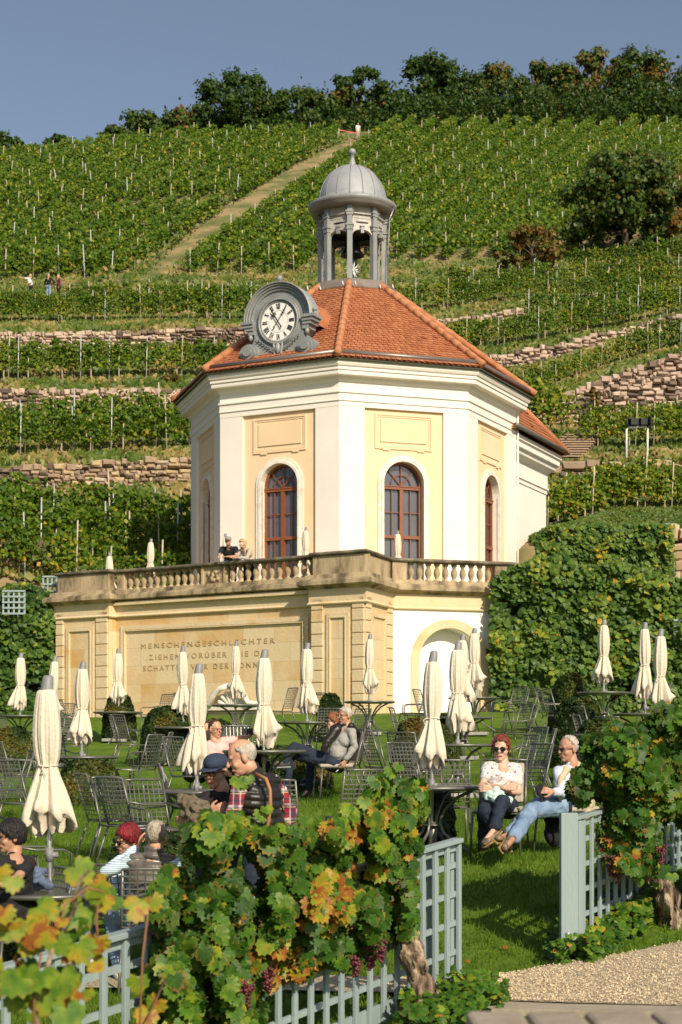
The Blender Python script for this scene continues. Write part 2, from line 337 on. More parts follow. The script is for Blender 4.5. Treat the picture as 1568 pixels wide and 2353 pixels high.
def person(label,J,top='blackc',sleeve='short',legs='navy',hair=None,shoes='shoe',skin='skin',glasses=None,vest=None,cap=None,disp=None,vox=.007,kind='m',hands=True,curl=.5,base=None,bulk=1.,hs=1.,detail=True,soles=None,name='person',pn=None,lt=1.):
    base=base or (J['pv'][0],J['pv'][1],min(J['anL'][2],J['anR'][2])-.07)
    t=thing(name,label,'person',base)
    r,f,u=frame_of(J['fwd'],J.get('up',(0,0,1)));H=V(J['head'])
    def h(a,b,c): return H+(r*a+f*b+u*c)*hs
    mb=MB();ax=(r,f,u)
    def el(a,b,c,ra,rb,rc,seg=14): mb.ball(h(a,b,c),(ra*hs,rb*hs,rc*hs),seg,10,ax=ax)
    el(0,-.012,.03,.076,.096,.088);el(0,.018,-.03,.064,.072,.085);el(0,.035,-.075,.05,.05,.042);el(0,.066,-.098,.026,.024,.02)
    mb.cap(h(0,.086,.012),h(0,.108,-.024),.010*hs,.0145*hs,8);mb.cap(h(-.036,.074,.022),h(.036,.074,.022),.012*hs,.012*hs,8)
    el(.036,.06,-.035,.024,.022,.024);el(-.036,.06,-.035,.024,.022,.024);mb.cap(h(-.018,.082,-.064),h(.018,.082,-.064),.010*hs,.010*hs,8)
    for s in(-1,1): el(s*.078,-.008,-.012,.012,.022,.033,10)
    nk=V(J['nk']);mb.cap(h(0,-.02,-.075),nk,.055*hs,.058,12)
    shL,shR,pv=V(J['shL']),V(J['shR']),V(J['pv']);hpL,hpR=V(J['hpL']),V(J['hpR'])
    sh=(shL+shR)/2
    mb.cap(nk,sh,.06,.07);mb.cap(shL,shR,.045,.045);mb.cap(sh,pv,.085,.09);mb.cap(hpL,hpR,.08,.08)
    for a in'LR':
        S,E,W=V(J['sh'+a]),V(J['el'+a]),V(J['wr'+a]);mb.cap(S,E,.044,.037);mb.cap(E,(E*.65+W*.35),.038,.036);mb.cap((E*.65+W*.35),W,.036,.025)
        d=V(J.get('hd'+a,W-E));p=V(J.get('pn'+a,pn or (0,0,-1)))
        if hands: hand(mb,W,d,p,1 if a=='L' else -1,curl)
        else: mb.cap(W,W+d.normalized()*.12,.03,.02)
        Hp,K,A,T=V(J['hp'+a]),V(J['kn'+a]),V(J['an'+a]),V(J['to'+a]);mb.cap(Hp,K,.06,.045);mb.cap(K,A,.043,.034);mb.cap(A,T,.03,.025)
    organic('body',mb,M[skin],t,vox,3)
    # clothes
    mb=MB();chest=sh*.72+pv*.28;belly=sh*.3+pv*.7
    sd=(shR-shL);hd=(hpR-hpL)
    def torso(mb,g):
        mb.cap(shL+sd*.06,shR-sd*.06,.062*g,.062*g,12);mb.cap(nk+(sh-nk)*.45,sh,.068*g,.085*g)
        mb.cap(chest-sd*.2,chest+sd*.2,.118*g*bulk,.118*g*bulk,14);mb.cap(belly-hd*.35,belly+hd*.35,.115*g*bulk,.115*g*bulk,14);mb.cap(chest,belly,.13*g*bulk,.132*g*bulk,14)
        mb.cap(hpL+hd*.1,hpR-hd*.1,.118*g,.118*g,14)
    torso(mb,1)
    if sleeve!='none':
        for a in'LR':
            S,E,W=V(J['sh'+a]),V(J['el'+a]),V(J['wr'+a])
            if sleeve=='short': mb.cap(S,S*.45+E*.55,.06,.056)
            else: mb.cap(S,E,.062,.053);mb.cap(E,E*.12+W*.88,.053,.04)
    organic('shirt',mb,M[top],t,vox*1.15,4,disp if (disp and not vest) else folds(.013,10))
    if vest:
        mb=MB();torso(mb,1.13);mb.cap(nk,nk+(H-nk)*.18,.085,.075,12)
        organic('vest',mb,M[vest],t,vox*1.1,3,disp or puffs(.013,.062))
    mb=MB();mb.cap(hpL,hpR,.122,.122,14);mb.cap(pv,(hpL+hpR)/2,.12,.12)
    for a in'LR':
        Hp,K,A=V(J['hp'+a]),V(J['kn'+a]),V(J['an'+a]);mb.cap(Hp,K,.094*lt,.070*lt,12);mb.cap(K,K*.06+A*.94,.068*lt,.054*lt**1.5,12)
    organic('trousers',mb,M[legs],t,vox*1.2,3,folds(.014,9))
    for a in'LR':
        A,T=V(J['an'+a]),V(J['to'+a]);d=(T-A).normalized();lo=V(J.get('dn',(0,0,-1)));lo=(lo-d*lo.dot(d)).normalized() if abs(lo.dot(d))<.98 else V((0,-1,0))
        mb=MB();mb.cap(A-d*.045+lo*.03,A+lo*.03+d*.05,.043,.044);mb.cap(A+lo*.035,T+lo*.005,.045,.034);mb.cap(A,A+lo*.02,.044,.045)
        sho=organic('shoe',mb,M[shoes],t,.009,3)
        mb=MB();c0=A-d*.07+lo*.072;c1=T+d*.025+lo*.045;mb.bar(c0,c1,.082,.022,up=lo);part('sole',mb,M[soles or 'capgrey'],sho,bevel=.008)
    # face
    if detail:
        for s in(-1,1):
            mb=MB();mb.ball(h(s*.03,.083,.002),(.012,.006,.007),8,6,ax=ax);part('eye',mb,M['eye'],t)
        mb=MB();mb.cap(h(-.02,.090,-.064),h(.02,.090,-.064),.0055,.0055,6);part('lips',mb,M['lips'],t)
    if hair:
        hm,style=hair;mb=MB();seg,rg=28,20;vs=[];
        for i in range(rg+1):
            th=pi*i/rg
            for k in range(seg):
                a=2*pi*k/seg;x,y,z=math.sin(th)*math.cos(a),math.sin(th)*math.sin(a),math.cos(th)
                n=noise.noise(V((x,y,z))*3)*.006+noise.noise(V((x,y,z*.5))*14)*.005
                g={'short':.004,'crop':.001,'full':.014,'bob':.013,'long':.014,'bald':.002}[style]
                p=[x*(.078+g+n),-.012+y*(.098+g+n),.03+z*(.089+g*1.2+n)]
                if style in('bob','full','long') and z<0: p[0]*=1.02;p[2]-=(-z)*(.03 if style!='long' else .14)
                vs.append(p)
        def keep(p):
            x,y,z=p
            if style=='bald': return z<.075 and z>-.055 and y<.012+.2*(z-.0) and z>-.05
            if style=='crop': return z>-.055+.0+max(0,(y+.03))*1.35
            if style=='short': return z>-.045+max(0,(y+.05))*1.75
            if style=='full': return z>-.06+max(0,(y+.02))*1.05
            if style=='bob': return z>-.06+max(0,(y+.012))*1.55
            return y<.02 or z>.045
        fs=[]
        for i in range(rg):
            for k in range(seg):
                q=(i*seg+k,(i+1)*seg+k,(i+1)*seg+(k+1)%seg,i*seg+(k+1)%seg)
                c=[sum(vs[j][m] for j in q)/4 for m in range(3)]
                if keep(c): fs.append(q)
        mb.add([h(*p) for p in vs],fs,0,True)
        o=part('hair',mb,M[hm],t);so=o.modifiers.new('Solid','SOLIDIFY');so.thickness=.012;so.offset=-1
    if glasses:
        mb=MB()
        for s in(-1,1):
            c=h(s*.032,.104,.0)
            ring=[c+(r*math.cos(a)*.027+u*math.sin(a)*(.021 if glasses!='thin' else .016))*hs for a in np.linspace(0,2*pi,13)]
            mb.tube(ring,.0028,5);mb.tube([h(s*.058,.098,.004),h(s*.08,.02,.006),h(s*.08,-.02,0)],.003,5)
        mb.tube([h(-.008,.11,.004),h(.008,.11,.004)],.003,5);g=part('glasses',mb,M['black'],t)
        if glasses in('sun','thin'):
            for s in(-1,1):
                mb=MB();mb.ball(h(s*.032,.102,.0),(.026*hs,.003,(.020 if glasses=='sun' else .015)*hs),12,6,ax=ax);part('lens',mb,M['lens'],g)
    if cap:
        mb=MB();mb.lathe([(.087,-.005),(.088,.03),(.081,.058),(.06,.08),(.03,.091),(.006,.093)],24);
        mb.v=[tuple(h(v[0],v[1]*1.15-.012,v[2]+.035)) for v in mb.v]
        o=part('cap',mb,M[cap],t)
        mb=MB();vs=[];
        for k in range(13):
            a=pi*(k/12.)*.76+pi*.12;x,y=math.cos(a),math.sin(a)
            vs.append(h(x*.092,-.012+y*.105,.036));vs.append(h(x*.085,.0+y*.185,.022-.0*y+.012*(1-abs(x))))
        mb.add(vs,[(2*k,2*k+1,2*k+3,2*k+2) for k in range(12)],0,True);b=part('cap_peak',mb,M[cap],o);so=b.modifiers.new('S','SOLIDIFY');so.thickness=.006
    return t
def stand(base,yaw,h=1.72,arms=None,lean=0):
    """generic standing pose; yaw 0 faces the camera (-Y)"""
    c,s=math.cos(yaw),math.sin(yaw);b=V(base);k=h/1.72
    def w(x,y,z): return b+V((x*c-y*s,x*s+y*c,z))*k
    J=dict(head=w(0,-.02-lean,1.6),fwd=V((s,-c,-.08)),nk=w(0,0-lean*.8,1.46),shL=w(-.19,0-lean*.75,1.40),shR=w(.19,0-lean*.75,1.40),elL=w(-.25,.03,1.12),elR=w(.25,.03,1.12),
      wrL=w(-.24,-.08,.88),wrR=w(.24,-.08,.88),pv=w(0,.02,.95),hpL=w(-.09,.02,.9),hpR=w(.09,.02,.9),knL=w(-.1,-.02,.5),knR=w(.1,0,.5),anL=w(-.11,.03,.09),anR=w(.11,.04,.09),toL=w(-.13,-.12,.05),toR=w(.13,-.11,.05))
    if arms:
        for key,v in arms.items(): J[key]=w(*v)
    return J
def sit(base,yaw,h=1.,over=None,lean=.08):
    """generic sitting pose on a .46 m seat"""
    c,s=math.cos(yaw),math.sin(yaw);b=V(base)
    def w(x,y,z): return b+V((x*c-y*s,x*s+y*c,z))*h
    J=dict(head=w(0,.1+lean,1.2),fwd=V((s,-c,-.05)),nk=w(0,.14+lean*.8,1.06),shL=w(-.18,.14+lean*.7,1.0),shR=w(.18,.14+lean*.7,1.0),elL=w(-.25,.1,.75),elR=w(.25,.1,.75),
      wrL=w(-.12,-.1,.66),wrR=w(.12,-.1,.66),pv=w(0,.08,.58),hpL=w(-.09,.06,.56),hpR=w(.09,.06,.56),knL=w(-.12,-.38,.55),knR=w(.12,-.38,.55),anL=w(-.12,-.42,.09),anR=w(.12,-.4,.09),toL=w(-.14,-.58,.05),toR=w(.13,-.56,.05))
    if over:
        for key,v in over.items(): J[key]=w(*v) if len(v)==3 and not isinstance(v,Vector) else v
    return J

# jackets, bag, backpack, phones
def lump(name,label,cat,caps,mat,org,amp=.02,vox=.009,f=9):
    t=thing(name,label,cat,org);mb=MB()
    for a,b,ra,rb in caps: mb.cap(a,b,ra,rb)
    organic('cloth' if cat!='backpack' else 'bag_body',mb,mat,t,vox,2,folds(amp,f));return t

M['tag_red2']=flat('barrier_tape_red',(.6,.12,.1),.6)
# ---------------- camera, light
cam=bpy.data.cameras.new('camera');co=bpy.data.objects.new('camera',cam);COL.objects.link(co);scene.camera=co
co.location=(0,0,EYE);co.rotation_euler=(pi/2,0,0);cam.sensor_fit='VERTICAL';cam.sensor_height=36;cam.sensor_width=24;cam.lens=F/2353*36;cam.shift_y=(HZ-1176.5)/2353
cam.clip_start=.1;cam.clip_end=3000;cam.dof.use_dof=True;cam.dof.focus_distance=17;cam.dof.aperture_fstop=5.2
SE,SA=rad(33),rad(25)
sdir=V((math.sin(SA)*math.cos(SE),-math.cos(SA)*math.cos(SE),math.sin(SE)))
sl=bpy.data.lights.new('sun','SUN');sl.energy=5;sl.angle=rad(.53);sl.color=(1,.885,.70);so=bpy.data.objects.new('sun',sl);COL.objects.link(so);so.rotation_euler=sdir.to_track_quat('Z','Y').to_euler()
w=bpy.data.worlds.new('World');scene.world=w;w.use_nodes=True;nt=w.node_tree;bg=nt.nodes['Background']
sky=N(nt,'ShaderNodeTexSky',sky_type='NISHITA');sky.sun_disc=False;sky.sun_elevation=SE;sky.sun_rotation=math.atan2(sdir.x,sdir.y)
sky.air_density=1.0;sky.dust_density=1.6;sky.ozone_density=2.2
hs_=N(nt,'ShaderNodeHueSaturation');hs_.inputs['Saturation'].default_value=.80;hs_.inputs['Value'].default_value=1.08;nt.links.new(sky.outputs[0],hs_.inputs['Color']);nt.links.new(hs_.outputs[0],bg.inputs[0]);bg.inputs[1].default_value=.090
scene.view_settings.view_transform='Standard';scene.view_settings.look='None';scene.view_settings.exposure=.10;scene.view_settings.gamma=1
scene.cycles.max_bounces=5;scene.cycles.transparent_max_bounces=4;scene.cycles.use_denoising=True
# ---------------- hillside terrain
TC=[-400,0,433,784,1000,1200,1400,1568,1968]
TL=[
 ('A',[(1414,46.5)]*5+[(1414,46.5),(1390,46.5),(1380,46.5),(1380,46.5)]),
 ('B',[(1335,50),(1335,50),(1420,50),(1463,57),(1463,57),(1250,50),(1235,50),(1230,50),(1225,50)]),
 ('C',[(1200,58),(1190,58),(1200,58),(1400,59),(1400,59),(1250,57),(1165,56),(1160,56),(1155,56)]),
 ('D',[(1130,62),(1128,62),(1112,62),(1110,62.4),(1110,62),(1100,60),(1092,60),(1088,60),(1085,60)]),
 ('E',[(1075,62.4),(1075,62.4),(1055,62.4),(1055,62.8),(1065,62.4),(1070,60.4),(1066,60.4),(1060,60.4),(1055,60.4)]),
 ('F',[(955,73),(950,73),(940,73),(940,73),(975,71),(985,69),(985,69),(975,69),(970,69)]),
 ('G',[(902,73.5),(900,73.5),(895,73.5),(890,73.5),(930,71.6),(950,70.6),(868,70.6),(812,71),(700,73)]),
 ('H',[(815,83),(812,83),(800,83),(800,83),(858,83),(845,83),(800,83.6),(758,84),(660,86)]),
 ('I',[(770,83.5),(767,83.5),(757,83.5),(757,83.5),(835,83.5),(808,83.5),(767,84.1),(724,84.5),(630,86.5)]),
 ('J',[(725,93),(722,93),(722,93),(722,93),(752,93),(728,93),(715,93),(700,93.3),(620,94)]),
 ('K',[(724,93.4),(720,93.4),(720,93.4),(720,93.4),(735,93.4),(708,93.4),(712,93.4),(698,94),(616,95)]),
 ('L',[(690,104),(688,104),(690,104),(690,104),(668,104),(655,104),(640,104),(628,104),(590,104)]),
 ('Mm',[(648,112),(645,112),(640,112),(632,112),(618,116),(605,116),(585,116),(560,117),(530,118)]),
 ('N',[(445,170),(374,170),(322,171),(304,174),(296,176),(291,178),(288,179),(286,180),(283,180)]),
]
lv=[]
for nme,pl in TL: lv.append([(d,EYE+(HZ-y)/F*d) for y,d in pl])
lv.append([(d+60,z-4) for d,z in lv[-1]]);lv.append([(d+500,z-120) for d,z in lv[-2]])
TA=np.array(lv) # level, col, (D,z)
def prof(px):
    D=[np.interp(px,TC,TA[i,:,0]) for i in range(len(lv))];z=[np.interp(px,TC,TA[i,:,1]) for i in range(len(lv))]
    return D,z
_pc={}
def terr(X,D):
    px=CX+F*X/D;k=int(round(px/4))
    if k not in _pc: _pc[k]=prof(k*4)
    a=_pc[k];return float(np.interp(D,a[0],a[1]))
pxs=list(range(-400,1969,24));mb=MB();rows=[]
sub=[3,8,8,3,1,8,1,8,1,8,1,8,8,40,4,2]
for px in pxs:
    D,z=prof(px);col=[]
    for i in range(len(D)-1):
        n=sub[i]
        for j in range(n): q=j/n;col.append((D[i]*(1-q)+D[i+1]*q,z[i]*(1-q)+z[i+1]*q))
    col.append((D[-1],z[-1]));rows.append(col)
m_=len(rows[0]);vs=[]
for px,col in zip(pxs,rows):
    for d,z in col:
        x=(px-CX)*d/F;vs.append((x,d,z+(noise.noise(V((x,d,0))*.35)*.18 if d>49 else -.3)))
fs=[(i*m_+j,(i+1)*m_+j,(i+1)*m_+j+1,i*m_+j+1) for i in range(len(pxs)-1) for j in range(m_-1)]
mb.add(vs,fs,0,True)
M['hill']=pmat('hillside_ground',[(.3,(.07,.09,.02)),(.45,(.14,.14,.045)),(.58,(.28,.21,.10)),(.75,(.34,.22,.14))],.35,.95,.8,6,detail=9)
solo('hillside',mb,M['hill'],None,None,kind='structure')
# dirt path climbing the hill
M['dirt']=pmat('dirt_path',[(.38,(.07,.11,.02)),(.5,(.17,.15,.05)),(.62,(.27,.19,.11)),(.75,(.31,.23,.13))],1.1,.95,.6,5)
mb=MB();ps=[(150,700,102),(230,645,108),(330,588,117),(450,512,131),(570,443,146),(690,380,159),(780,332,169)];vs=[]
A=[V(((px-CX)*d/F,d,0)) for px,py,d in ps];n=60
for i in range(n+1):
    t=i/n*(len(A)-1);k=min(int(t),len(A)-2);p=A[k].lerp(A[k+1],t-k);wd=(1.75-1.0*min(1,i/n*3) if i/n<.33 else .75-.15*i/n)+.35*noise.noise(V((i*.3,0,0)))
    for s in(-1,-.3,.3,1): x=p.x+s*wd;vs.append((x,p.y,terr(x,p.y)+.12))
mb.add(vs,[(i*4+j,i*4+j+1,i*4+j+5,i*4+j+4) for i in range(n) for j in range(3)],0,True)
solo('dirt_path',mb,M['dirt'],None,None,kind='structure')
PATHV=vs
# ---------------- lawn
LD=[2,10.2,11.9,12.75,14.4,15.3,17,18.6,20.8,22.6,24.4,27,29.4,31.9,34,36,38,41,47]
LP={0:[0,0,0,.02,.06,.14,.28,.40,.60,.68,.73,.95,1.1,1.25,1.45,1.62,2.05,2.3,2.4],
 600:[0,0,0,.02,.14,.25,.33,.42,.84,.88,.97,1.1,1.3,1.55,1.8,2.02,2.3,2.42,2.5],
 1150:[0,0,0,.15,.42,.53,.55,.60,.80,.92,1.05,1.2,1.42,1.68,1.9,2.08,2.35,2.48,2.5],
 1400:[0,0,0,.15,.42,.53,.56,.64,.85,1.0,1.15,1.4,1.65,1.92,2.05,2.15,2.32,2.42,2.5]}
LC=sorted(LP);LZ=np.array([LP[k] for k in LC])
def lawn(x,D):
    px=CX+F*x/D;z=[np.interp(D,LD,LZ[i]) for i in range(len(LC))];k=min(1,max(0,(15-D)/2.2));u=.8-x
    return float(np.interp(px,LC,z))+k*(-.145*min(u,1.7)-.03*max(0,u-1.7) if u>0 else -.04*u)
mb=MB();ds=list(np.arange(2,12,.5))+list(np.arange(12,24,.25))+list(np.arange(24,47.1,.5));xs=np.linspace(-1,1,71);vs=[]
for d in ds:
    for x in xs: X=x*(14+d*.15);vs.append((X,d,lawn(X,d)+noise.noise(V((X,d,3))*.8)*.015))
k=len(xs);mb.add(vs,[(i*k+j,i*k+j+1,(i+1)*k+j+1,(i+1)*k+j) for i in range(len(ds)-1) for j in range(k-1)],0,True)
M['lawn']=pmat('lawn_grass',[(.3,(.06,.12,.008)),(.5,(.095,.17,.010)),(.7,(.15,.215,.018))],2.2,.9,.6,55,detail=10,spec=.2)
solo('lawn',mb,M['lawn'],None,None,kind='structure')
# gravel path
up=[(-300,2236),(0,2240),(580,2243),(900,2255),(1056,2258),(1180,2244),(1290,2222),(1430,2200),(1568,2185),(1900,2150)]
lo=[(-300,2272),(0,2275),(600,2283),(900,2290),(1056,2302),(1180,2310),(1290,2314),(1430,2318),(1568,2322),(1900,2330)]
mb=MB();vs=[]
def gp(px,py):
    d=EYE*F/(py-HZ)
    for _ in range(8): d=(EYE-lawn((px-CX)*d/F,d))*F/(py-HZ)
    return V(((px-CX)*d/F,d,lawn((px-CX)*d/F,d)+.012))
for i in range(len(up)):
    a,b=gp(*lo[i]),gp(*up[i])
    for q in range(9): p=a.lerp(b,q/8);p.z=lawn(p.x,p.y)+.03+noise.noise(p*2)*.01*(0<q<8);vs.append(p)
mb.add(vs,[(i*9+j,(i+1)*9+j,(i+1)*9+j+1,i*9+j+1) for i in range(len(up)-1) for j in range(8)],0,True)
M['gravel']=pmat('gravel',[(.36,(.3,.22,.13)),(.47,(.52,.41,.27)),(.56,(.64,.53,.37)),(.68,(.36,.30,.24))],42,.95,1.0,70,detail=5)
solo('gravel_path',mb,M['gravel'],None,None,kind='structure')
# grass blades
def blades(name,n,dr,pxr,sz,excl=None):
    D=np.sqrt(NR.uniform(dr[0]**2,dr[1]**2,n));px=NR.uniform(pxr[0],pxr[1],n);X=(px-CX)*D/F
    ok=[]
    for i in range(n):
        py=HZ+(EYE-lawn(X[i],D[i]))/D[i]*F
        lo_=np.interp(px[i],[a for a,b in lo],[b for a,b in lo]);up_=np.interp(px[i],[a for a,b in up],[b for a,b in up])
        if up_-3<py<lo_+3 and D[i]<12: continue
        ok.append(i)
    X=X[ok];D=D[ok];px=px[ok];n=len(ok)
    z=np.array([lawn(x,d) for x,d in zip(X,D)])
    pts=np.stack([X,D,z-.005],1);nr=np.stack([NR.normal(0,.8,n),NR.normal(-1,.5,n),NR.normal(.25,.3,n)],1)
    cl=np.array([noise.noise(V((x,d,0))*1.3) for x,d in zip(X,D)])
    T=.5+cl*.5+NR.normal(0,.2,n)
    me=leaves(name,pts,nr,NR.uniform(sz*.6,sz*1.4,n),T+.14,'blade',M['grass_bl']);o=link(name,me);tag(o,'short green lawn grass blades','grass',kind='stuff');return o
blades('grass',170000,(10,26),(-150,1750),.06)
n=14000;k_=0;gpts=[]
while len(gpts)<n:
    px=rnd.uniform(850,1650);a_=np.interp(px,[a for a,b in up],[b for a,b in up]);b_=np.interp(px,[a for a,b in lo],[b for a,b in lo]);q=gp(px,rnd.uniform(a_,b_));gpts.append((q.x,q.y,q.z+.028))
M['pebble']=leafmat('pebbles',[(0,(.36,.27,.16)),(.4,(.54,.42,.26)),(.8,(.64,.51,.33)),(1,(.70,.59,.42))],trans=0,rough=.9)
me=leaves('gravel_pebbles',gpts,NR.normal(0,.4,(n,3))+np.array([0,-.3,1]),NR.uniform(.007,.016,n),NR.rand(n),'fold',M['pebble']);tag(link('gravel_pebbles',me),'loose pale pebbles on the gravel path','gravel',kind='stuff')
# stone slab edge & near wall
mb=MB();poly=[(1056,2312),(1300,2322),(1568,2328),(1850,2335),(1850,2349),(1568,2342),(1130,2334)]
M['slab']=pmat('worn_stone',[(.3,(.26,.21,.15)),(.7,(.42,.36,.27))],2,.9,.3,20)
mb.prism([gp(*q)+V((0,0,.03)) for q in poly],(0,0,-.06))
solo('kerb_strip',mb,M['slab'],None,None,kind='structure')
t=thing('garden_wall','low pale stone wall running across the bottom right corner','wall',(1.3,3.1,0))
mb=MB();x=.315*1.0
D=3.1
for i,(a,b_) in enumerate(((1100,1245),(1252,1392),(1400,1560),(1568,1740),(1748,1900))):
    x0=(a-CX)*D/F;x1=(b_-CX)*D/F
    mb.box(((x0+x1)/2,D+.12,1.015),(x1-x0,.42,.12))
part('coping',mb,M['slab'],t,bevel=.012)
mb=MB();mb.box(((.268+.95)/2+.02,D+.12,.47),(.66,.34,.96));part('wall_body',mb,M['slab'],t)
J_=lambda d,D0:{k:(P(v[0],v[1],D0+(v[2] if len(v)>2 else 0)) if k not in('fwd','up','hdL','hdR','pnL','pnR','dn') else V(v)) for k,v in d.items()}
# seated woman, arms crossed
person('woman with short red hair and round sunglasses, white patterned blouse, arms crossed, seated',J_(dict(head=(1152,1719),fwd=(-.28,-1,-.1),nk=(1156,1753),shL=(1121,1763,.0),shR=(1187,1768,.02),
 elL=(1109,1806,-.08),elR=(1192,1820,-.05),wrL=(1158,1810,-.30),wrR=(1132,1815,-.26),hdL=(1,-.05,.12),hdR=(-1,.1,.15),pnL=(0,1,0),pnR=(0,1,0),pv=(1145,1848,.02),hpL=(1124,1855,0),hpR=(1166,1855,0),
 knL=(1114,1865,-.46),knR=(1154,1842,-.50),anL=(1150,1922,-.42),anR=(1137,1905,-.62),toL=(1172,1946,-.55),toR=(1114,1935,-.78)),15.9),
 top='pattern',legs='navy',hair=('h_red','bob'),glasses='sun',skin='skin_pale',shoes='shoe_tan',soles='sole',vox=.0062,lt=1.06,bulk=.9,hs=1.06)
t=lump('cloth_bundle','mint green scarf bundled on the lap of the woman with crossed arms','scarf',[(P(1128,1829,15.6),P(1150,1836,15.55),.055,.06),(P(1140,1822,15.6),P(1166,1838,15.5),.05,.035),(P(1150,1838,15.5),P(1170,1842,15.5),.04,.03)],M['mint'],P(1145,1835,15.5),.03,f=16)
lump('cloth_bundle','dark jacket hanging below the left side of the woman’s chair','jacket',[(P(1110,1860,15.95),P(1114,1945,15.9),.07,.05),(P(1116,1870,16.),P(1122,1940,16.),.06,.05)],M['blackc'],P(1112,1900,15.9))
lump('cloth_bundle','dark jacket hanging below the chair of the man in jeans','jacket',[(P(1270,1880,16.2),P(1275,1925,16.1),.09,.1),(P(1285,1880,16.2),P(1290,1905,16.1),.09,.1)],M['blackc'],P(1275,1905,16.2))
# seated man in jeans
person('white-haired man with glasses, khaki vest and pale jeans stretched out, holding a black phone',J_(dict(head=(1306,1720),fwd=(-1,-.62,-.14),nk=(1316,1755),shL=(1284,1773,-.16),shR=(1342,1770,.10),
 elL=(1292,1822,-.30),elR=(1340,1826,.0),wrL=(1272,1820,-.44),wrR=(1262,1822,-.34),hdL=(-1,-.25,.22),hdR=(-1,-.4,-.1),pnL=(-.1,.8,-.4),pnR=(.1,.5,.6),pv=(1300,1848,.05),hpL=(1288,1852,-.08),hpR=(1300,1854,.12),
 knL=(1222,1862,-.48),knR=(1234,1852,-.3),anL=(1180,1926,-.95),anR=(1172,1918,-.72),toL=(1161,1948,-1.16),toR=(1146,1925,-.98),dn=(-.7,-.5,-.5)),15.9),
 top='lightblue',sleeve='long',lt=1.18,legs='denim',hair=('h_white','short'),glasses='thin',skin='skin_tan',shoes='shoe_tan',soles='sole',vox=.0062,bulk=1.0,hs=1.08,curl=.7)
lump('cloth_bundle','khaki sleeveless vest worn open over the pale blue shirt','vest',[(P(1322,1764,15.98),P(1346,1800,16.0),.07,.10),(P(1346,1800,16.),P(1338,1862,16.),.12,.13),(P(1303,1768,15.72),P(1286,1795,15.62),.03,.03),(P(1286,1795,15.62),P(1288,1832,15.64),.03,.035),(P(1330,1768,15.8),P(1332,1812,15.78),.035,.05)],M['khaki'],P(1335,1820,16),.015)
mb=MB();a=P(1236,1803,15.42);b=P(1252,1836,15.46);mb.bar(a,b,.085,.014,up=(.5,-1,.2));solo('phone',mb,M['black'],'black smartphone in the hands of the man in jeans','phone',tuple((a+b)/2),bevel=.004)
# near-left woman
person('woman with short black hair and glasses in a black top at the left edge',J_(dict(head=(26,1921),fwd=(-1,-.45,-.12),nk=(34,1962),shL=(-2,1982,-.12),shR=(66,1984,.05),elL=(-12,2025,-.3),elR=(38,2020,-.18),wrL=(-32,2030,-.4),wrR=(2,2032,-.38),
 hdL=(-1,0,0),hdR=(-1,0,-.05),pv=(38,2085,.1),hpL=(20,2090,.05),hpR=(56,2090,.12),knL=(-80,2085,-.25),knR=(-60,2100,-.05),anL=(-90,2200,-.25),anR=(-70,2210,-.05),toL=(-130,2215,-.3),toR=(-110,2225,-.1)),12.3),
 top='blackc',legs='blackc',hair=('h_black','full'),glasses='clear',skin='skin_tan',vox=.0068,bulk=.9,hs=1.05)
lump('cloth_bundle','slate blue sweatshirt heaped on the table beside the nearest umbrella','sweatshirt',[(P(50,2025,12.5),P(105,2030,12.5),.055,.045),(P(62,2008,12.5),P(88,2012,12.45),.055,.06),(P(60,2030,12.4),P(72,2000,12.5),.05,.04),(P(90,2018,12.4),P(112,2034,12.4),.05,.03),(P(75,1998,12.55),P(95,2005,12.5),.03,.03)],M['slate'],P(80,2020,12.5),.035,f=14)
lump('cloth_bundle','wine red and black bag under the table at the far left','bag',[(P(45,2075,12.5),P(70,2095,12.5),.09,.07),(P(20,2100,12.6),P(60,2120,12.6),.16,.14)],M['wine'],P(50,2090,12.5))
# red-haired woman leaning and grey-haired man seen from behind
person('woman with crimson hair and sunglasses leaning against the grey-haired man',J_(dict(head=(293,1927),fwd=(-.75,-.6,-.25),up=(.35,0,1),nk=(305,1962,.1),shL=(275,1985,.0),shR=(325,1985,.15),elL=(262,2035,-.05),elR=(330,2030,.2),wrL=(250,2060,-.3),wrR=(300,2065,-.1),
 pv=(300,2085,.1),hpL=(280,2092,.05),hpR=(320,2092,.15),knL=(160,2058,-.2),knR=(180,2075,.0),anL=(205,2180,-.1),anR=(225,2190,.0),toL=(185,2205,-.35),toR=(215,2212,-.25)),13.0),
 top='stripe',sleeve='long',legs='denim',hair=('h_crimson','full'),glasses='sun',skin='skin',shoes='shoe_w',vox=.0075,bulk=.85)
person('grey-haired man from behind in a quilted grey vest, hand at his cheek, seated',J_(dict(head=(360,1921),fwd=(.12,1,.02),nk=(354,1962),shL=(304,1978,.02),shR=(396,1984,.0),elL=(246,2003,.05),elR=(412,2050,.15),wrL=(318,1948,.22),wrR=(395,2085,.35),hdL=(.3,.1,1),pnL=(1,0,0),
 pv=(345,2105,.0),hpL=(320,2108,.0),hpR=(368,2108,.0),knL=(255,2098,.42),knR=(400,2070,.5),anL=(272,2225,.3),anR=(410,2200,.5),toL=(285,2258,.1),toR=(420,2225,.65)),12.35),
 top='stripe',sleeve='long',vest='vestg',legs='denim',hair=('h_grey','short'),shoes='shoe_w',skin='skin',vox=.0068,hs=1.02)
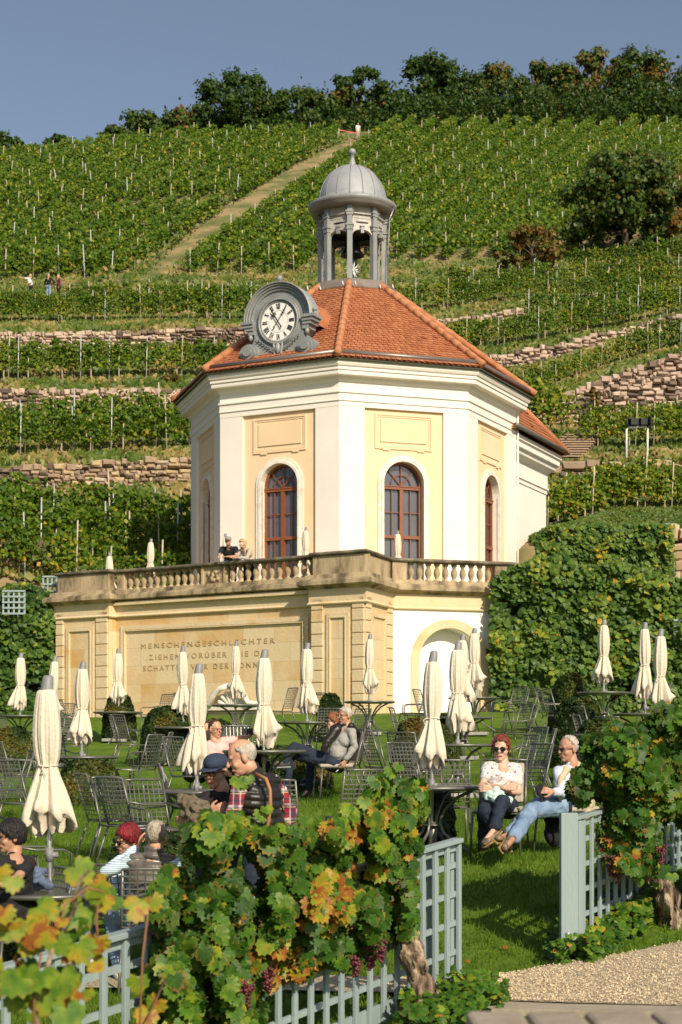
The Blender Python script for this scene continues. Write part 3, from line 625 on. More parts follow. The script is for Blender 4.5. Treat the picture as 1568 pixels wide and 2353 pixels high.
# cap man and quilted-vest man standing
zb=HZ+(EYE+.1)/12.2*F
person('man in a navy cap, glasses and black t-shirt, arms folded over an olive jacket',J_(dict(head=(496,1772),fwd=(-.48,-1,-.18),nk=(511,1812),shL=(476,1835,-.05),shR=(538,1828,.1),elL=(432,1893,-.16),elR=(508,1872,-.2),wrL=(480,1868,-.36),wrR=(446,1884,-.34),hdL=(.9,-.1,.35),hdR=(-1,.1,-.1),pnL=(0,1,0),pnR=(0,1,.2),
 pv=(496,1945,.08),hpL=(474,1955,.05),hpR=(520,1955,.1),knL=(470,2080,.0),knR=(522,2080,.1),anL=(466,2200,.1),anR=(525,2200,.2),toL=(455,2215,-.1),toR=(520,2215,.0)),12.2),
 top='blackc',legs='navy',hair=('h_grey','crop'),glasses='clear',cap='capblue',skin='skin_tan',vox=.0065,hs=1.07,bulk=1.0)
lump('cloth_bundle','olive jacket hanging from the folded arms of the capped man','jacket',[(P(420,1842,11.9),P(462,1856,11.8),.05,.07),(P(425,1850,11.9),P(446,1885,11.8),.05,.07),(P(418,1836,11.95),P(432,1842,11.9),.035,.04)],M['olive'],P(440,1860,11.9),.035,f=17)
person('white-haired man in a black quilted vest and red plaid shirt, head bowed, standing',J_(dict(head=(556,1740),fwd=(-1,-.18,-.38),up=(-.3,0,1),nk=(580,1777,.05),shL=(553,1805,-.14),shR=(630,1798,.12),elL=(538,1862,-.22),elR=(668,1866,.2),wrL=(521,1908,-.34),wrR=(655,1915,.1),hdL=(-.4,-.5,-.7),
 pv=(603,1925,.05),hpL=(584,1935,.0),hpR=(624,1935,.1),knL=(580,2070,.0),knR=(622,2070,.1),anL=(580,2205,.1),anR=(625,2205,.2),toL=(560,2222,-.05),toR=(605,2222,.05)),11.8),
 top='plaid',sleeve='long',vest='vest',legs='navy',hair=('h_white','bald'),skin='skin',vox=.0065,hs=1.12,bulk=1.02)
mb=MB();mb.tube([P(588,1778,11.68),P(612,1790,11.60),P(621,1815,11.58),P(622,1850,11.57),P(617,1890,11.57),P(610,1930,11.6)],.014,6)
solo('shoulder_strap',mb,M['leather'],'tan leather shoulder strap across the black quilted vest','strap',tuple(P(612,1790,11.6)))
# pink-shirted man
person('man with dark hair and glasses in a pink t-shirt, stretching out a phone',J_(dict(head=(495,1675),fwd=(.75,-.7,-.1),nk=(493,1702),shL=(480,1713,-.02),shR=(520,1703,.08),elL=(487,1745,-.1),elR=(550,1697,.1),wrL=(515,1765,-.2),wrR=(572,1693,.05),hdR=(.6,-.2,.5),
 pv=(505,1770,.05),hpL=(497,1776,.0),hpR=(520,1776,.08),knL=(592,1722,-.15),knR=(585,1735,.1),anL=(634,1795,-.1),anR=(610,1820,.1),toL=(655,1812,-.1),toR=(632,1835,.1)),20.9),
 top='pink',legs='blackc',hair=('h_brown','short'),glasses='clear',skin='skin',vox=.009,shoes='shoe_w')
mb=MB();c=P(569,1681,20.85);mb.box(tuple(c),(.15,.012,.085),.1);solo('phone',mb,M['black'],'black phone held out by the pink-shirted man','phone',tuple(c))
person('person in a dark jacket mostly hidden behind the umbrella left of the pink-shirted man',J_(dict(head=(472,1678),fwd=(.9,-.5,-.1),nk=(462,1706),shL=(435,1712,-.05),shR=(475,1712,.05),elL=(432,1750),elR=(490,1745),wrL=(455,1765,-.2),wrR=(500,1765,-.1),pv=(450,1772),hpL=(440,1778),hpR=(462,1778),
 knL=(515,1765,-.2),knR=(520,1768,.1),anL=(520,1835,-.2),anR=(522,1838,.1),toL=(545,1845,-.2),toR=(545,1845,.1)),21.2),top='vest',sleeve='long',legs='blackc',hair=('h_brown','short'),skin='skin',vox=.010,hands=False,detail=False)
# lounging couple
person('man in a grey hooded top and dark jeans lounging with crossed legs, cigarette in hand',J_(dict(head=(793,1644),fwd=(-.85,-.6,-.1),nk=(797,1669),shL=(775,1682,.12),shR=(808,1681,-.12),elL=(780,1718,.05),elR=(815,1716,-.16),wrL=(772,1738,.0),wrR=(794,1747,-.2),hdR=(-.35,-.05,-1),pnR=(-.5,.5,0),
 pv=(768,1750,.0),hpL=(760,1750,.1),hpR=(762,1754,-.1),knL=(676,1716,-.05),knR=(668,1732,.12),anL=(655,1752,-.12),anR=(659,1820,.1),toL=(630,1756,-.15),toR=(648,1834,.0)),21.7),
 top='greyc',sleeve='long',legs='navy',hair=('h_white','crop'),glasses='clear',skin='skin_tan',vox=.008,hs=1.04,shoes='shoe',curl=.8)
lump('cloth_bundle','black quilted vest front over the grey top of the lounging man','vest',[(P(768,1678,21.75),P(792,1664,21.7),.07,.06),(P(775,1676,21.55),P(752,1706,21.5),.07,.06),(P(752,1706,21.5),P(745,1722,21.5),.06,.05),(P(808,1668,21.6),P(822,1688,21.75),.05,.05)],M['vest'],P(765,1700,21.5),.01)
mb=MB();a=P(778,1769,21.45);mb.tube([a,a+V((-.035,-.02,-.03))],.005,5);solo('cigarette',mb,M['white'],'white cigarette between the fingers of the lounging man','cigarette',tuple(a))
person('auburn-haired woman in sunglasses seated behind the lounging man',J_(dict(head=(766,1657),fwd=(-.95,-.4,-.05),nk=(775,1682),shL=(758,1695,.1),shR=(788,1697,.25),elL=(750,1722,.1),elR=(822,1708,.35),wrL=(730,1735,.0),wrR=(835,1718,.4),pv=(778,1752,.25),hpL=(770,1756,.2),hpR=(775,1758,.35),
 knL=(715,1752,.2),knR=(712,1748,.35),anL=(708,1816,.2),anR=(716,1785,.35),toL=(694,1834,.1),toR=(694,1795,.2)),22.3),
 top='beige',sleeve='long',legs='navy',hair=('h_auburn','full'),glasses='sun',skin='skin_pale',vox=.009,bulk=.8,hs=.98)
# terrace couple
zt=5.6
J=stand(V(((529-CX)*42.45/F,42.55,zt)),rad(-6),1.72,dict(head=(0,-.34,1.45),nk=(0,-.26,1.32),shL=(-.19,-.2,1.27),shR=(.19,-.2,1.27),elL=(-.24,-.40,1.03),elR=(.22,-.40,1.03),wrL=(-.2,-.62,1.0),wrR=(.02,-.62,1.0),pv=(0,.12,.93)))
person('man with grey cap, black t-shirt and backpack leaning on the balustrade',J,top='blackc',legs='navy',hair=('h_grey','crop'),cap='greyc',skin='skin_tan',vox=.012,detail=False)
lump('backpack','blue and red backpack on the man leaning on the balustrade','backpack',[(P(541,1270,42.8),P(545,1290,42.8),.14,.15)],M['slate'],P(545,1285,42.8))
J=stand(V(((572-CX)*42.3/F,42.35,zt)),rad(-35),1.66,dict(head=(-.02,-.26,1.43),nk=(0,-.2,1.30),shL=(-.17,-.15,1.24),shR=(.17,-.15,1.24),elL=(-.2,-.38,1.02),elR=(.2,-.34,1.0),wrL=(-.16,-.5,1.03),wrR=(.05,-.55,1.0),pv=(0,.1,.93),fwd=(0,0,0)))
J['fwd']=V((-.7,-.7,-.1));person('blonde woman in a cream shirt leaning on the balustrade',J,top='beige',sleeve='long',legs='navy',hair=('h_blond','long'),skin='skin_pale',vox=.012,detail=False,bulk=.85)
# hikers on the hill
def hiker(px,D,yaw,label,h=1.7,**k):
    arms=k.pop('arms',None);X=(px-CX)*D/F;J=stand(V((X,D,terr(X,D)+.05)),yaw,h,arms);return person(label,J,vox=.016,detail=False,**k)
HD=101.8
hiker(71,HD,rad(-70),'hiker in a white shirt pointing to the left with an outstretched arm',1.76,arms=dict(elR=(-.10,-.45,1.43),wrR=(-.12,-.70,1.48),elL=(.2,.0,1.12),wrL=(.1,-.2,1.05),shR=(.0,-.15,1.42)),top='white',legs='blackc',hair=('h_blond','short'),bulk=1.1)
hiker(112,HD+.2,rad(-30),'hiker in a black top and blue jeans with hands on hips',1.76,arms=dict(elL=(-.42,.1,1.15),wrL=(-.2,-.05,1.0),elR=(.42,.1,1.15),wrR=(.2,-.05,1.0)),top='blackc',sleeve='long',legs='denim',hair=('h_white','short'),glasses='sun',bulk=.9)
hiker(135,HD+.6,rad(-60),'hiker with grey hair in a wine red top, rightmost of the three',1.68,arms=dict(elL=(-.35,.1,1.15),wrL=(-.2,-.1,1.0)),top='wine',sleeve='long',legs='blackc',hair=('h_white','short'),bulk=.9)
hiker(823,169,rad(20),'person in white at the top of the dirt path below the trees',1.75,top='white',legs='beige',hair=('h_brown','short'))
mb=MB();a=P(779,325,168.5);a.z=terr(a.x,a.y);b=V((P(822,0,168.5).x,168.5,0));b.z=terr(b.x,b.y);mb.tube([a-V((0,0,.3)),a+V((0,0,1.3))],.06,6)
s_=solo('barrier_post',mb,M['stake'],'pale post with barrier tape at the top end of the dirt path','post',tuple(a))
mb=MB();mb.bar(a+V((0,0,1.15)),b+V((0,0,.8)),.01,.09);o=part('barrier_tape',mb,M['tag_red2'],s_)
# ---------------- pavilion
PC=V((.351,49.5,0));PHI=rad(-4.55)
def ocp(R,k,z): a=PHI+k*pi/4;return V((PC.x+R*math.sin(a),PC.y-R*math.cos(a),z))
def ring(mb,prof,m=0,n=8,cap=True,sm=False):
    vs=[ocp(R,k,z) for R,z in prof for k in range(8)];fs=[]
    for i in range(len(prof)-1):
        for k in range(8): k2=(k+1)%8;fs.append((i*8+k,i*8+k2,(i+1)*8+k2,(i+1)*8+k))
    if cap: fs.append(tuple(range(7,-1,-1)));fs.append(tuple((len(prof)-1)*8+k for k in range(8)))
    mb.add(vs,fs,m,sm)
AP=math.cos(pi/8)
def face(k,R):
    """frame of face between corner k and k+1: returns fn(u,n,z); n measured from face plane of circumradius R"""
    a,b=ocp(R,k,0),ocp(R,k+1,0);c=(a+b)/2;u=(b-a).normalized();nn=V((u.y,-u.x,0))
    if nn.dot(c-PC)<0: nn=-nn
    return lambda x,y,z:V((c.x+u.x*x+nn.x*y,c.y+u.y*x+nn.y*y,z)),(b-a).length
def archpts(w,zs,n=14): return [(w*math.cos(pi*i/n),zs+w*math.sin(pi*i/n)) for i in range(n+1)]  # right to left
def archwall(mb,f,uw,z0,z1,w,zs,y=0,m=0,depth=.3,reveal=None):
    """flat wall from -uw..uw, z0..z1 with arched hole half-width w spring zs, and its reveal"""
    vs=[];A=archpts(w,zs);n=len(A)
    def q(p): mb.add([f(a,y,b) for a,b in p],[tuple(range(len(p)))],m)
    q([(-uw,z0),(-w,z0),(-w,zs),(-uw,zs)]);q([(w,z0),(uw,z0),(uw,zs),(w,zs)])
    q([(w,zs),(uw,zs),(uw,z1)]+[]);
    top=[(uw-2*uw*i/(n-1),z1) for i in range(n)]
    for i in range(n-1): q([A[i],top[i],top[i+1],A[i+1]])
    q([(-uw,zs),(-w,zs),(-uw,z1)])
    if reveal is not None:
        rp=[(w,z0)]+A+[(-w,z0)]
        for i in range(len(rp)-1):
            a,b=rp[i],rp[i+1];reveal.add([f(a[0],y,a[1]),f(b[0],y,b[1]),f(b[0],y-depth,b[1]),f(a[0],y-depth,a[1])],[(0,1,2,3)],0)
FL=5.6;RB=4.99
pav=thing('pavilion','cream and yellow octagonal baroque pavilion with orange tiled roof and grey lantern','building',(PC.x,PC.y,FL))
core=MB();pil=MB()
LW=[]
for k in range(8):
    f,w=face(k,RB);hw=w/2
    vis=k in(6,7,0,1);rev=MB();surr=MB()
    if vis: archwall(core,f,hw,FL-.3,11.3,.60,9.07,0,0,.30,rev)
    else: core.add([f(-hw,0,FL-.3),f(hw,0,FL-.3),f(hw,0,11.3),f(-hw,0,11.3)],[(0,1,2,3)])
    # corner pilasters
    for s in(-1,1):
        e=hw+.035;i_=hw-.72
        us=sorted((s*i_,s*e));vs=[f(us[0],-.02,FL-.3),f(us[1],-.02,FL-.3),f(us[1],.085,FL-.3),f(us[0],.085,FL-.3)]
        pil.prism(vs,(0,0,11.14-FL+.3))
    if vis:
        # arched stone surround
        for (wi,wo,y0) in((.60,.68,.07),(.68,.77,.045)):
            A=[(wi,FL-.3)]+archpts(wi,9.07,18)+[(-wi,FL-.3)];B=[(wo,FL-.3)]+archpts(wo,9.07,18)+[(-wo,FL-.3)]
            for i in range(len(A)-1):
                a,b,c,d=A[i],A[i+1],B[i+1],B[i];surr.add([f(a[0],y0,a[1]),f(b[0],y0,b[1]),f(c[0],y0,c[1]),f(d[0],y0,d[1]),f(d[0],-.01,d[1]),f(c[0],-.01,c[1]),f(a[0],-.05,a[1]),f(b[0],-.05,b[1])],[(0,1,2,3),(3,2,5,4),(1,0,6,7)])
        # moulded sunk panel above the arch
        for (x0,x1,z0,z1,y,tw) in((-.86,.86,10.0,11.0,.035,.05),(-.80,.80,10.06,10.94,.018,.04)):
            for(a,b,c,d) in((x0,x1,z1-tw,z1),(x0,x1,z0,z0+tw),(x0,x0+tw,z0+tw,z1-tw),(x1-tw,x1,z0+tw,z1-tw)):
                pp=[f(a,-.02,c),f(b,-.02,c),f(b,y,c),f(a,y,c)];core.prism(pp,(0,0,d-c))
        core.prism([f(-.70,-.02,10.2),f(.70,-.02,10.2),f(.70,.03,10.2),f(-.70,.03,10.2)],(0,0,.64))
        part('window_surround',surr,M['surround'],pav);part('window_reveal',rev,M['surround'],pav)
        for sx in(-.62,.42): core.prism([f(sx,-.02,9.96),f(sx+.2,-.02,9.96),f(sx+.2,.04,9.96),f(sx,.04,9.96)],(0,0,.045))
part('wall',core,M['yellow'],pav);part('corner_pilasters',pil,M['cream'],pav)
M['inside']=flat('dark_room',(.05,.045,.04),.9)
mb=MB();ring(mb,[(4.4,FL-.2),(4.4,11.2)]);
# windows
for k in(6,7,0,1):
    f,w=face(k,RB);mb=MB();mb.add([f(x,-.26,z) for x,z in [(.60,FL-.3)]+archpts(.60,9.07)+[(-.60,FL-.3)]],[tuple(range(17))])
    win=part('window',MB(),M['brown'],pav);bpy.data.objects.remove(win)
    fr=MB()
    def fb(a,b,wd=.05,dp=.06,y=-.2): fr.bar(f(a[0],y,a[1]),f(b[0],y,b[1]),wd,dp,up=f(0,1,0)-f(0,0,0))
    A=archpts(.57,9.07,16)
    for i in range(16): fb(A[i],A[i+1],.07,.07)
    for s in(-1,1): fb((s*.565,FL-.3),(s*.565,9.07),.07,.07)
    fb((0,FL-.3),(0,8.95),.075,.08);fb((-.6,8.95),(.6,8.95),.10,.1);fb((-.6,7.55),(.6,7.55),.09,.09)
    fb((-.6,8.99),(.6,8.99),.03,.14)
    for s in(-1,1):
        fb((s*.28,FL-.3),(s*.28,8.95),.024,.03);fb((s*.045,FL),(s*.045,8.9),.02,.09)
        for z in(8.25,6.95,6.35,5.95): fb((s*.05,z),(s*.56,z),.024,.03)
    for a in(45,90,135): fb((0,9.02),(.56*math.cos(rad(a)),9.07+.56*math.sin(rad(a))),.022,.03)
    I=archpts(.30,9.03,10)
    for i in range(10): fb(I[i],I[i+1],.022,.03)
    wf=part('window',fr,M['brown'],pav);part('pane',mb,M['glass'],wf)
mb=MB();ring(mb,[(RB+.1,11.12),(RB+.1,11.27),(RB+.135,11.275),(RB+.135,11.30),(RB+.115,11.31),(RB+.115,11.49),(RB+.16,11.50),(RB+.16,11.545),(RB+.10,11.56),(RB+.10,11.80),(RB+.16,11.84),(RB+.22,11.93),(RB+.25,11.945),(RB+.40,11.95),(RB+.41,11.99),(RB+.41,12.06),(RB+.45,12.075),(RB+.45,12.16),(RB+.49,12.175),(RB+.53,12.24),(RB+.53,12.33),(RB+.3,12.34)])
part('cornice',mb,M['cream'],pav)
# roof with stepped tile courses
def tilemat():
    m,nt,b=newmat('roof_tiles');tc=N(nt,'ShaderNodeTexCoord');at=N(nt,'ShaderNodeAttribute',attribute_name='lf');sp=N(nt,'ShaderNodeSeparateColor');nt.links.new(at.outputs['Color'],sp.inputs[0])
    no=N(nt,'ShaderNodeTexNoise');no.inputs['Scale'].default_value=1.6;no.inputs['Detail'].default_value=8;nt.links.new(tc.outputs['Object'],no.inputs[0])
    r=ramp(nt,[(0,(.25,.075,.03)),(.5,(.385,.13,.05)),(1,(.49,.20,.09))]);ad=N(nt,'ShaderNodeMath',operation='MULTIPLY_ADD');nt.links.new(sp.outputs[0],ad.inputs[0]);ad.inputs[1].default_value=.6;
    m2=N(nt,'ShaderNodeMath',operation='MULTIPLY');m2.inputs[1].default_value=.4;nt.links.new(no.outputs[0],m2.inputs[0]);nt.links.new(m2.outputs[0],ad.inputs[2]);nt.links.new(ad.outputs[0],r.inputs[0])
    nt.links.new(r.outputs[0],b.inputs['Base Color']);b.inputs['Roughness'].default_value=.85;return m
M['tile']=tilemat()
M['ridge']=pmat('ridge_tiles',[(.3,(.36,.135,.055)),(.7,(.50,.23,.11))],3,.85,.3,20)
def tiled(mb,a,b,c,d,nc,tw=.17,lift=.02):
    """courses between eave a-b and top d-c, each tile its own quad wedge with rounded look"""
    a,b,c,d=map(V,(a,b,c,d));nn=(b-a).cross(d-a).normalized()
    if nn.z<0: nn=-nn
    for i in range(nc):
        q0,q1=i/nc,(i+1.04)/nc;l0,r0=a.lerp(d,q0),b.lerp(c,q0);l1,r1=a.lerp(d,q1),b.lerp(c,q1)
        n=max(1,int((r0-l0).length/tw));off=.5*(i%2)
        for j in range(-1,n+1):
            s0,s1=(j+off)/n,(j+1+off)/n;s0=max(0,min(1,s0));s1=max(0,min(1,s1))
            if s1-s0<1e-3: continue
            e=(s1-s0)*.04;h=lift*rnd.uniform(.8,1.25);col=min(1,max(0,rnd.gauss(.5,.22)))
            if rnd.random()<.02: h*=2.2
            p0,p1=l0.lerp(r0,s0+e)+nn*h,l0.lerp(r0,s1-e)+nn*h;pm=l0.lerp(r0,(s0+s1)/2)+nn*h-(d-a).normalized()*.03
            p2,p3=l1.lerp(r1,s1-e),l1.lerp(r1,s0+e);b0,b1=l0.lerp(r0,s0+e),l0.lerp(r0,s1-e)
            mb.add([p0,pm,p1,p2,p3,b0,b1],[(0,1,2,3,4),(5,6,2,1,0)],0,False,col)
RE,ZE=5.66,12.40;RT,ZT=1.26,15.66
mb=MB();under=MB();ring(under,[(RE-.02,ZE-.03),(RT,ZT-.03)],cap=False)
for k in(5,6,7,0,1,2):
    tiled(mb,ocp(RE,k,ZE),ocp(RE,k+1,ZE),ocp(RT,k+1,ZT),ocp(RT,k,ZT),34)
roof=part('roof',mb,M['tile'],pav,color=True)
part('roof_boarding',under,M['tile'],roof,color=True)
for k in range(8):
    mb=MB();a,b=ocp(RE+.02,k,ZE+.05),ocp(RT,k,ZT+.05);n=14
    for i in range(n): mb.tube([a.lerp(b,i/n),a.lerp(b,(i+1.1)/n)],[.115,.095],8)
    part('hip_tiles',mb,M['ridge'],roof)
mb=MB()
for k in range(8):
    mb.tube([ocp(RE-.16,k,ZE+.135),ocp(RE-.16,k+1,ZE+.135)],.075,8)
part('gutter',mb,flat('gutter_zinc',(.22,.19,.17),.4,.5),roof)
mb=MB();ring(mb,[(RE-.06,ZE-.09),(RE-.04,ZE-.05),(RE-.3,ZE-.045)],cap=False);part('eaves_flashing',mb,M['steel'],roof)
mb=MB()
for k in(6,7,0,1):
    for s in(-.06,.06):
        a=ocp(RE,k,ZE).lerp(ocp(RT,k,ZT),.93);p=a+V((s*3.2,0,.08));mb.tube([p,p+V((0,-.05,.1)),p+V((.03,-.1,-.02))],.018,5)
part('roof_hooks',mb,M['white'],roof)
# ---------------- lantern
lan=MB();ring(lan,[(1.2,15.5),(1.5,15.48),(1.52,15.52),(1.34,15.80),(1.0,15.84)]);lan_o=part('lantern_base',lan,pmat('lantern_flashing',[(.3,(.2,.16,.13)),(.7,(.32,.27,.23))],2,.4,metal=.4),pav)
for k in range(8):
    c=ocp(1.0,k,0);a=PHI+k*pi/4;mb=MB()
    mb.box((c.x,c.y,16.66),(.155,.16,1.66),a);mb.box((c.x,c.y,17.42),(.19,.2,.12),a);mb.box((c.x,c.y,17.505),(.25,.24,.045),a);mb.box((c.x,c.y,17.53),(.21,.22,.03),a)
    mb.box((c.x,c.y,17.70),(.155,.17,.32),a);mb.box((c.x,c.y,17.85),(.21,.21,.09),a);mb.box((c.x,c.y,17.91),(.26,.24,.04),a);mb.box((c.x,c.y,18.05),(.155,.17,.27),a)
    part('column',mb,M['lead'],pav)
mb=MB();ks=MB();
for k in range(8):
    rv=MB();f,w=face(k,1.0)
    hw=w/2;A=[(hw*.82*math.cos(pi*(.0+i/12)),17.2+.2*math.sin(pi*i/12)) for i in range(13)]
    # segmental arch panel
    for i in range(12):
        t0,t1=(A[i][0],17.62),(A[i+1][0],17.62);mb.add([f(A[i][0],0,A[i][1]),f(t0[0],0,17.62),f(t1[0],0,17.62),f(A[i+1][0],0,A[i+1][1])],[(0,1,2,3)])
        mb.add([f(A[i][0],0,A[i][1]),f(A[i+1][0],0,A[i+1][1]),f(A[i+1][0],-.12,A[i+1][1]),f(A[i][0],-.12,A[i][1])],[(0,1,2,3)])
        rv.add([f(A[i][0],.035,A[i][1]),f(A[i][0]*1.0,.035,A[i][1]+.05),f(A[i+1][0],.035,A[i+1][1]+.05),f(A[i+1][0],.035,A[i+1][1]),f(A[i][0],0,A[i][1]+.05),f(A[i+1][0],0,A[i+1][1]+.05),f(A[i][0],0,A[i][1]),f(A[i+1][0],0,A[i+1][1])],[(0,1,2,3),(1,4,5,2),(0,3,7,6)])
    for z0,z1,y in((17.62,17.84,0),(17.84,17.88,.03),(17.74,17.76,.012),(17.88,18.2,-.015)):
        mb.prism([f(-hw,-.12,z0),f(hw,-.12,z0),f(hw,y,z0),f(-hw,y,z0)],(0,0,z1-z0))
    mb.prism([f(-hw,.02,17.86),f(hw,.02,17.86),f(hw,.065,17.86),f(-hw,.065,17.86)],(0,0,.035))
    part('arch_moulding',rv,M['leadw'],pav);ks=MB()
    ks.prism([f(-.05,-.0,17.28),f(.05,-.0,17.28),f(.05,.08,17.28),f(-.05,.08,17.28)],(0,0,.19));ks.prism([f(-.07,-.0,17.47),f(.07,-.0,17.47),f(.07,.10,17.47),f(-.07,.10,17.47)],(0,0,.04));part('keystone',ks,M['lead'],pav)
part('arcade',mb,M['leadw'],pav)
mb=MB();mb.lathe([(.2,17.6),(.95,17.6),(.95,17.64),(.2,17.66)],24,(PC.x,PC.y,0));part('lantern_ceiling',mb,M['black'],pav)  # black disc paints the shade inside the lantern
mb=MB();mb.lathe([(.9,18.12),(1.22,18.12),(1.28,18.13),(1.30,18.2),(1.33,18.22),(1.375,18.28),(1.375,18.36),(1.34,18.375),(1.12,18.40),(1.07,18.42),(1.0,18.5)],48,(PC.x,PC.y,0));part('lantern_cornice',mb,M['lead'],pav)
mb=MB();pr=[(1.075,18.40),(1.07,18.46)]+[(1.055*math.cos(a),18.46+1.20*math.sin(a)) for a in np.linspace(0,pi/2*.97,18)]+[(.02,19.67)]
mb.lathe(pr,64,(PC.x,PC.y,0));dome=part('dome',mb,M['dome'],pav)
mb=MB()
for k in range(16):
    a=2*pi*k/16+PHI;mb.tube([(PC.x+(r+.008)*math.sin(a),PC.y-(r+.008)*math.cos(a),z) for r,z in pr[1:-1]],.014,5)
part('dome_seams',mb,M['capgrey'],dome)
mb=MB();mb.lathe([(.15,19.6),(.13,19.68),(.08,19.85),(.05,19.96),(.07,19.975),(.07,19.99),(.045,20.0)]+[(.115*math.sin(a),20.1-.115*math.cos(a)) for a in np.linspace(.4,pi-.05,12)],20,(PC.x,PC.y,0));part('finial',mb,M['lead'],dome)
mb=MB();mb.tube([(PC.x+1.36*math.sin(rad(75)),PC.y-1.36*math.cos(rad(75)),18.3),(PC.x+1.15,PC.y-.32,17.9),(PC.x+1.13,PC.y-.32,17.3),(PC.x+1.08,PC.y-.3,15.8)],.012,5);part('lightning_rod',mb,M['alu'],pav)
mb=MB();mb.lathe([(.02,17.6),(.03,17.4),(.12,17.38),(.2,17.3),(.23,17.15),(.28,17.0),(.36,16.9),(.38,16.86),(.34,16.86),(.02,17.2)],24,(PC.x,PC.y,0))
solo('bell','mb' and mb,flat('bell_bronze',(.03,.03,.028),.4,.6),'dark bronze bell hanging inside the roof lantern','bell',(PC.x,PC.y,17.6))
mb=MB();c=V((PC.x+.02,PC.y,16.42))
dirs=[V((math.cos(t)*math.cos(p),math.sin(t)*math.cos(p),math.sin(p))) for p in(-1.1,-.45,.15,.7,1.3) for t in np.linspace(0,2*pi,7)[:-1]+p]
for d in dirs:
    x=d.cross(V((.3,.1,1))).normalized()*.035;y=d.cross(x).normalized()*.035;mb.add([c+x,c+y,c-x,c-y,c+d*.30],[(0,1,4),(1,2,4),(2,3,4),(3,0,4)])
solo('star_ornament',mb,M['white'],'white many-pointed star hung between the lantern columns','star',tuple(c))
# ---------------- clock gable
M['clockf']=flat('clock_dial',(.84,.81,.75),.5,var=.04)
f0,_=face(7,RB)
def ck(u,n,z): return f0(u+.02,n-.02+.03,z)
zc=13.70
g=MB();prof_=[(-1.12,12.62),(1.12,12.62),(1.16,12.86),(1.05,13.02),(.88,13.1),(.80,13.3),(.78,13.7)]
out=[( .84,13.72)]+[(.9*math.cos(a),13.74+.86*math.sin(a)) for a in np.linspace(.05,pi-.05,20)]+[(-.84,13.72),(-.78,13.7),(-.80,13.3),(-.88,13.1),(-1.05,13.02),(-1.16,12.86)]
g.prism([ck(u,.10,z) for u,z in prof_+out],ck(0,-.3,0)-ck(0,.10,0))
gab=part('clock_gable',g,M['lead'],pav)
mo=MB()
for (r0,r1,y,zo) in((.84,.92,.14,0),(.92,.99,.175,0),(.99,1.055,.21,0),(1.055,1.09,.245,0)):
    A=[(r0*math.cos(a),13.76+r0*.96*math.sin(a)) for a in np.linspace(0,pi,26)];B=[(r1*math.cos(a),13.76+r1*.96*math.sin(a)) for a in np.linspace(0,pi,26)]
    for i in range(25):
        a,b,c_,d=A[i],A[i+1],B[i+1],B[i]
        mo.add([ck(a[0],y,a[1]),ck(b[0],y,b[1]),ck(c_[0],y,c_[1]),ck(d[0],y,d[1]),ck(a[0],-.3,a[1]),ck(b[0],-.3,b[1]),ck(c_[0],-.3,c_[1]),ck(d[0],-.3,d[1])],[(0,1,2,3),(3,2,6,7),(1,0,4,5)],0,True)
for s in(-1,1):
    for i,(x0,x1,z0,z1,y) in enumerate(((.80,1.20,13.70,13.78,.24),(.80,1.14,13.61,13.70,.2),(.80,1.07,13.52,13.61,.17),(.78,.98,13.40,13.52,.14))):
        a,b=sorted((s*x0,s*x1));mo.prism([ck(a,-.3,z0),ck(b,-.3,z0),ck(b,y,z0),ck(a,y,z0)],(0,0,z1-z0))
    mo.ball(ck(s*.92,.1,13.33),(.07,.07,.1),8,6)
part('arched_moulding',mo,M['lead'],gab)
for s in(-1,1):
    v=MB()
    for r,y0,y1 in((.27,.1,.2),(.20,.2,.27),(.12,.27,.33)):
        pts=[(s*.93+r*1.12*math.cos(a),12.88+r*.95*math.sin(a)) for a in np.linspace(0,2*pi,24)[:-1]];v.prism([ck(x,y1,z) for x,z in pts],ck(0,y0-.25,0)-ck(0,y1,0))
    part('scroll',v,M['lead'],gab)
v=MB()
for s in(-1,1):
    for i in range(7):
        q=i/6.;c0=(s*(.12+.5*q),12.86+.34*q**1.2)
        for sd in(-1,1):
            d=V((s*.09,0,.09*sd*.6+.05));a=ck(c0[0],.13,c0[1]);b=ck(c0[0]+d.x,.17,c0[1]+d.z);v.cap(a,b,.022,.008,6)
    v.tube([ck(s*.1,.13,12.84),ck(s*.35,.14,12.98),ck(s*.64,.13,13.22)],.014,5)
v.ball(ck(0,.15,12.92),(.09,.09,.16),12,8);v.cap(ck(-.14,.14,13.06),ck(-.10,.14,12.76),.035,.05,8);v.cap(ck(.14,.14,13.06),ck(.10,.14,12.76),.035,.05,8)
part('laurel_ornament',v,M['lead'],gab)
v=MB()
for x,z,r in((0,14.84,.10),(-1.14,13.86,.07),(1.14,13.86,.07)):
    v=MB();c=ck(x,.05,z);v.lathe([(r*.8,-r*.9),(r*.5,-.3*r),(r*.45,0)]+[(r*math.sin(a),r*.95-r*math.cos(a)) for a in np.linspace(.5,pi-.05,8)],12,tuple(c));part('ball_finial',v,M['lead'],gab)
def disc(mb,r,y0,y1,z=zc,n=40):
    mb.prism([ck(r*math.cos(a),y1,z+r*math.sin(a)) for a in np.linspace(0,2*pi,n+1)[:-1]],ck(0,y0,0)-ck(0,y1,0))
mb=MB();ringp=[]
for r0,r1,y in((.545,.60,.13),(.60,.66,.16),(.66,.70,.13)):
    for i in range(48):
        a,b=2*pi*i/48,2*pi*(i+1)/48
        q=lambda r,t,yy:ck(r*math.cos(t),yy,zc+r*math.sin(t));mb.add([q(r0,a,y),q(r0,b,y),q(r1,b,y),q(r1,a,y),q(r0,a,.09),q(r0,b,.09),q(r1,a,.09),q(r1,b,.09)],[(0,1,2,3),(0,4,5,1),(3,2,7,6)],0,True)
part('dial_ring',mb,M['lead'],gab)
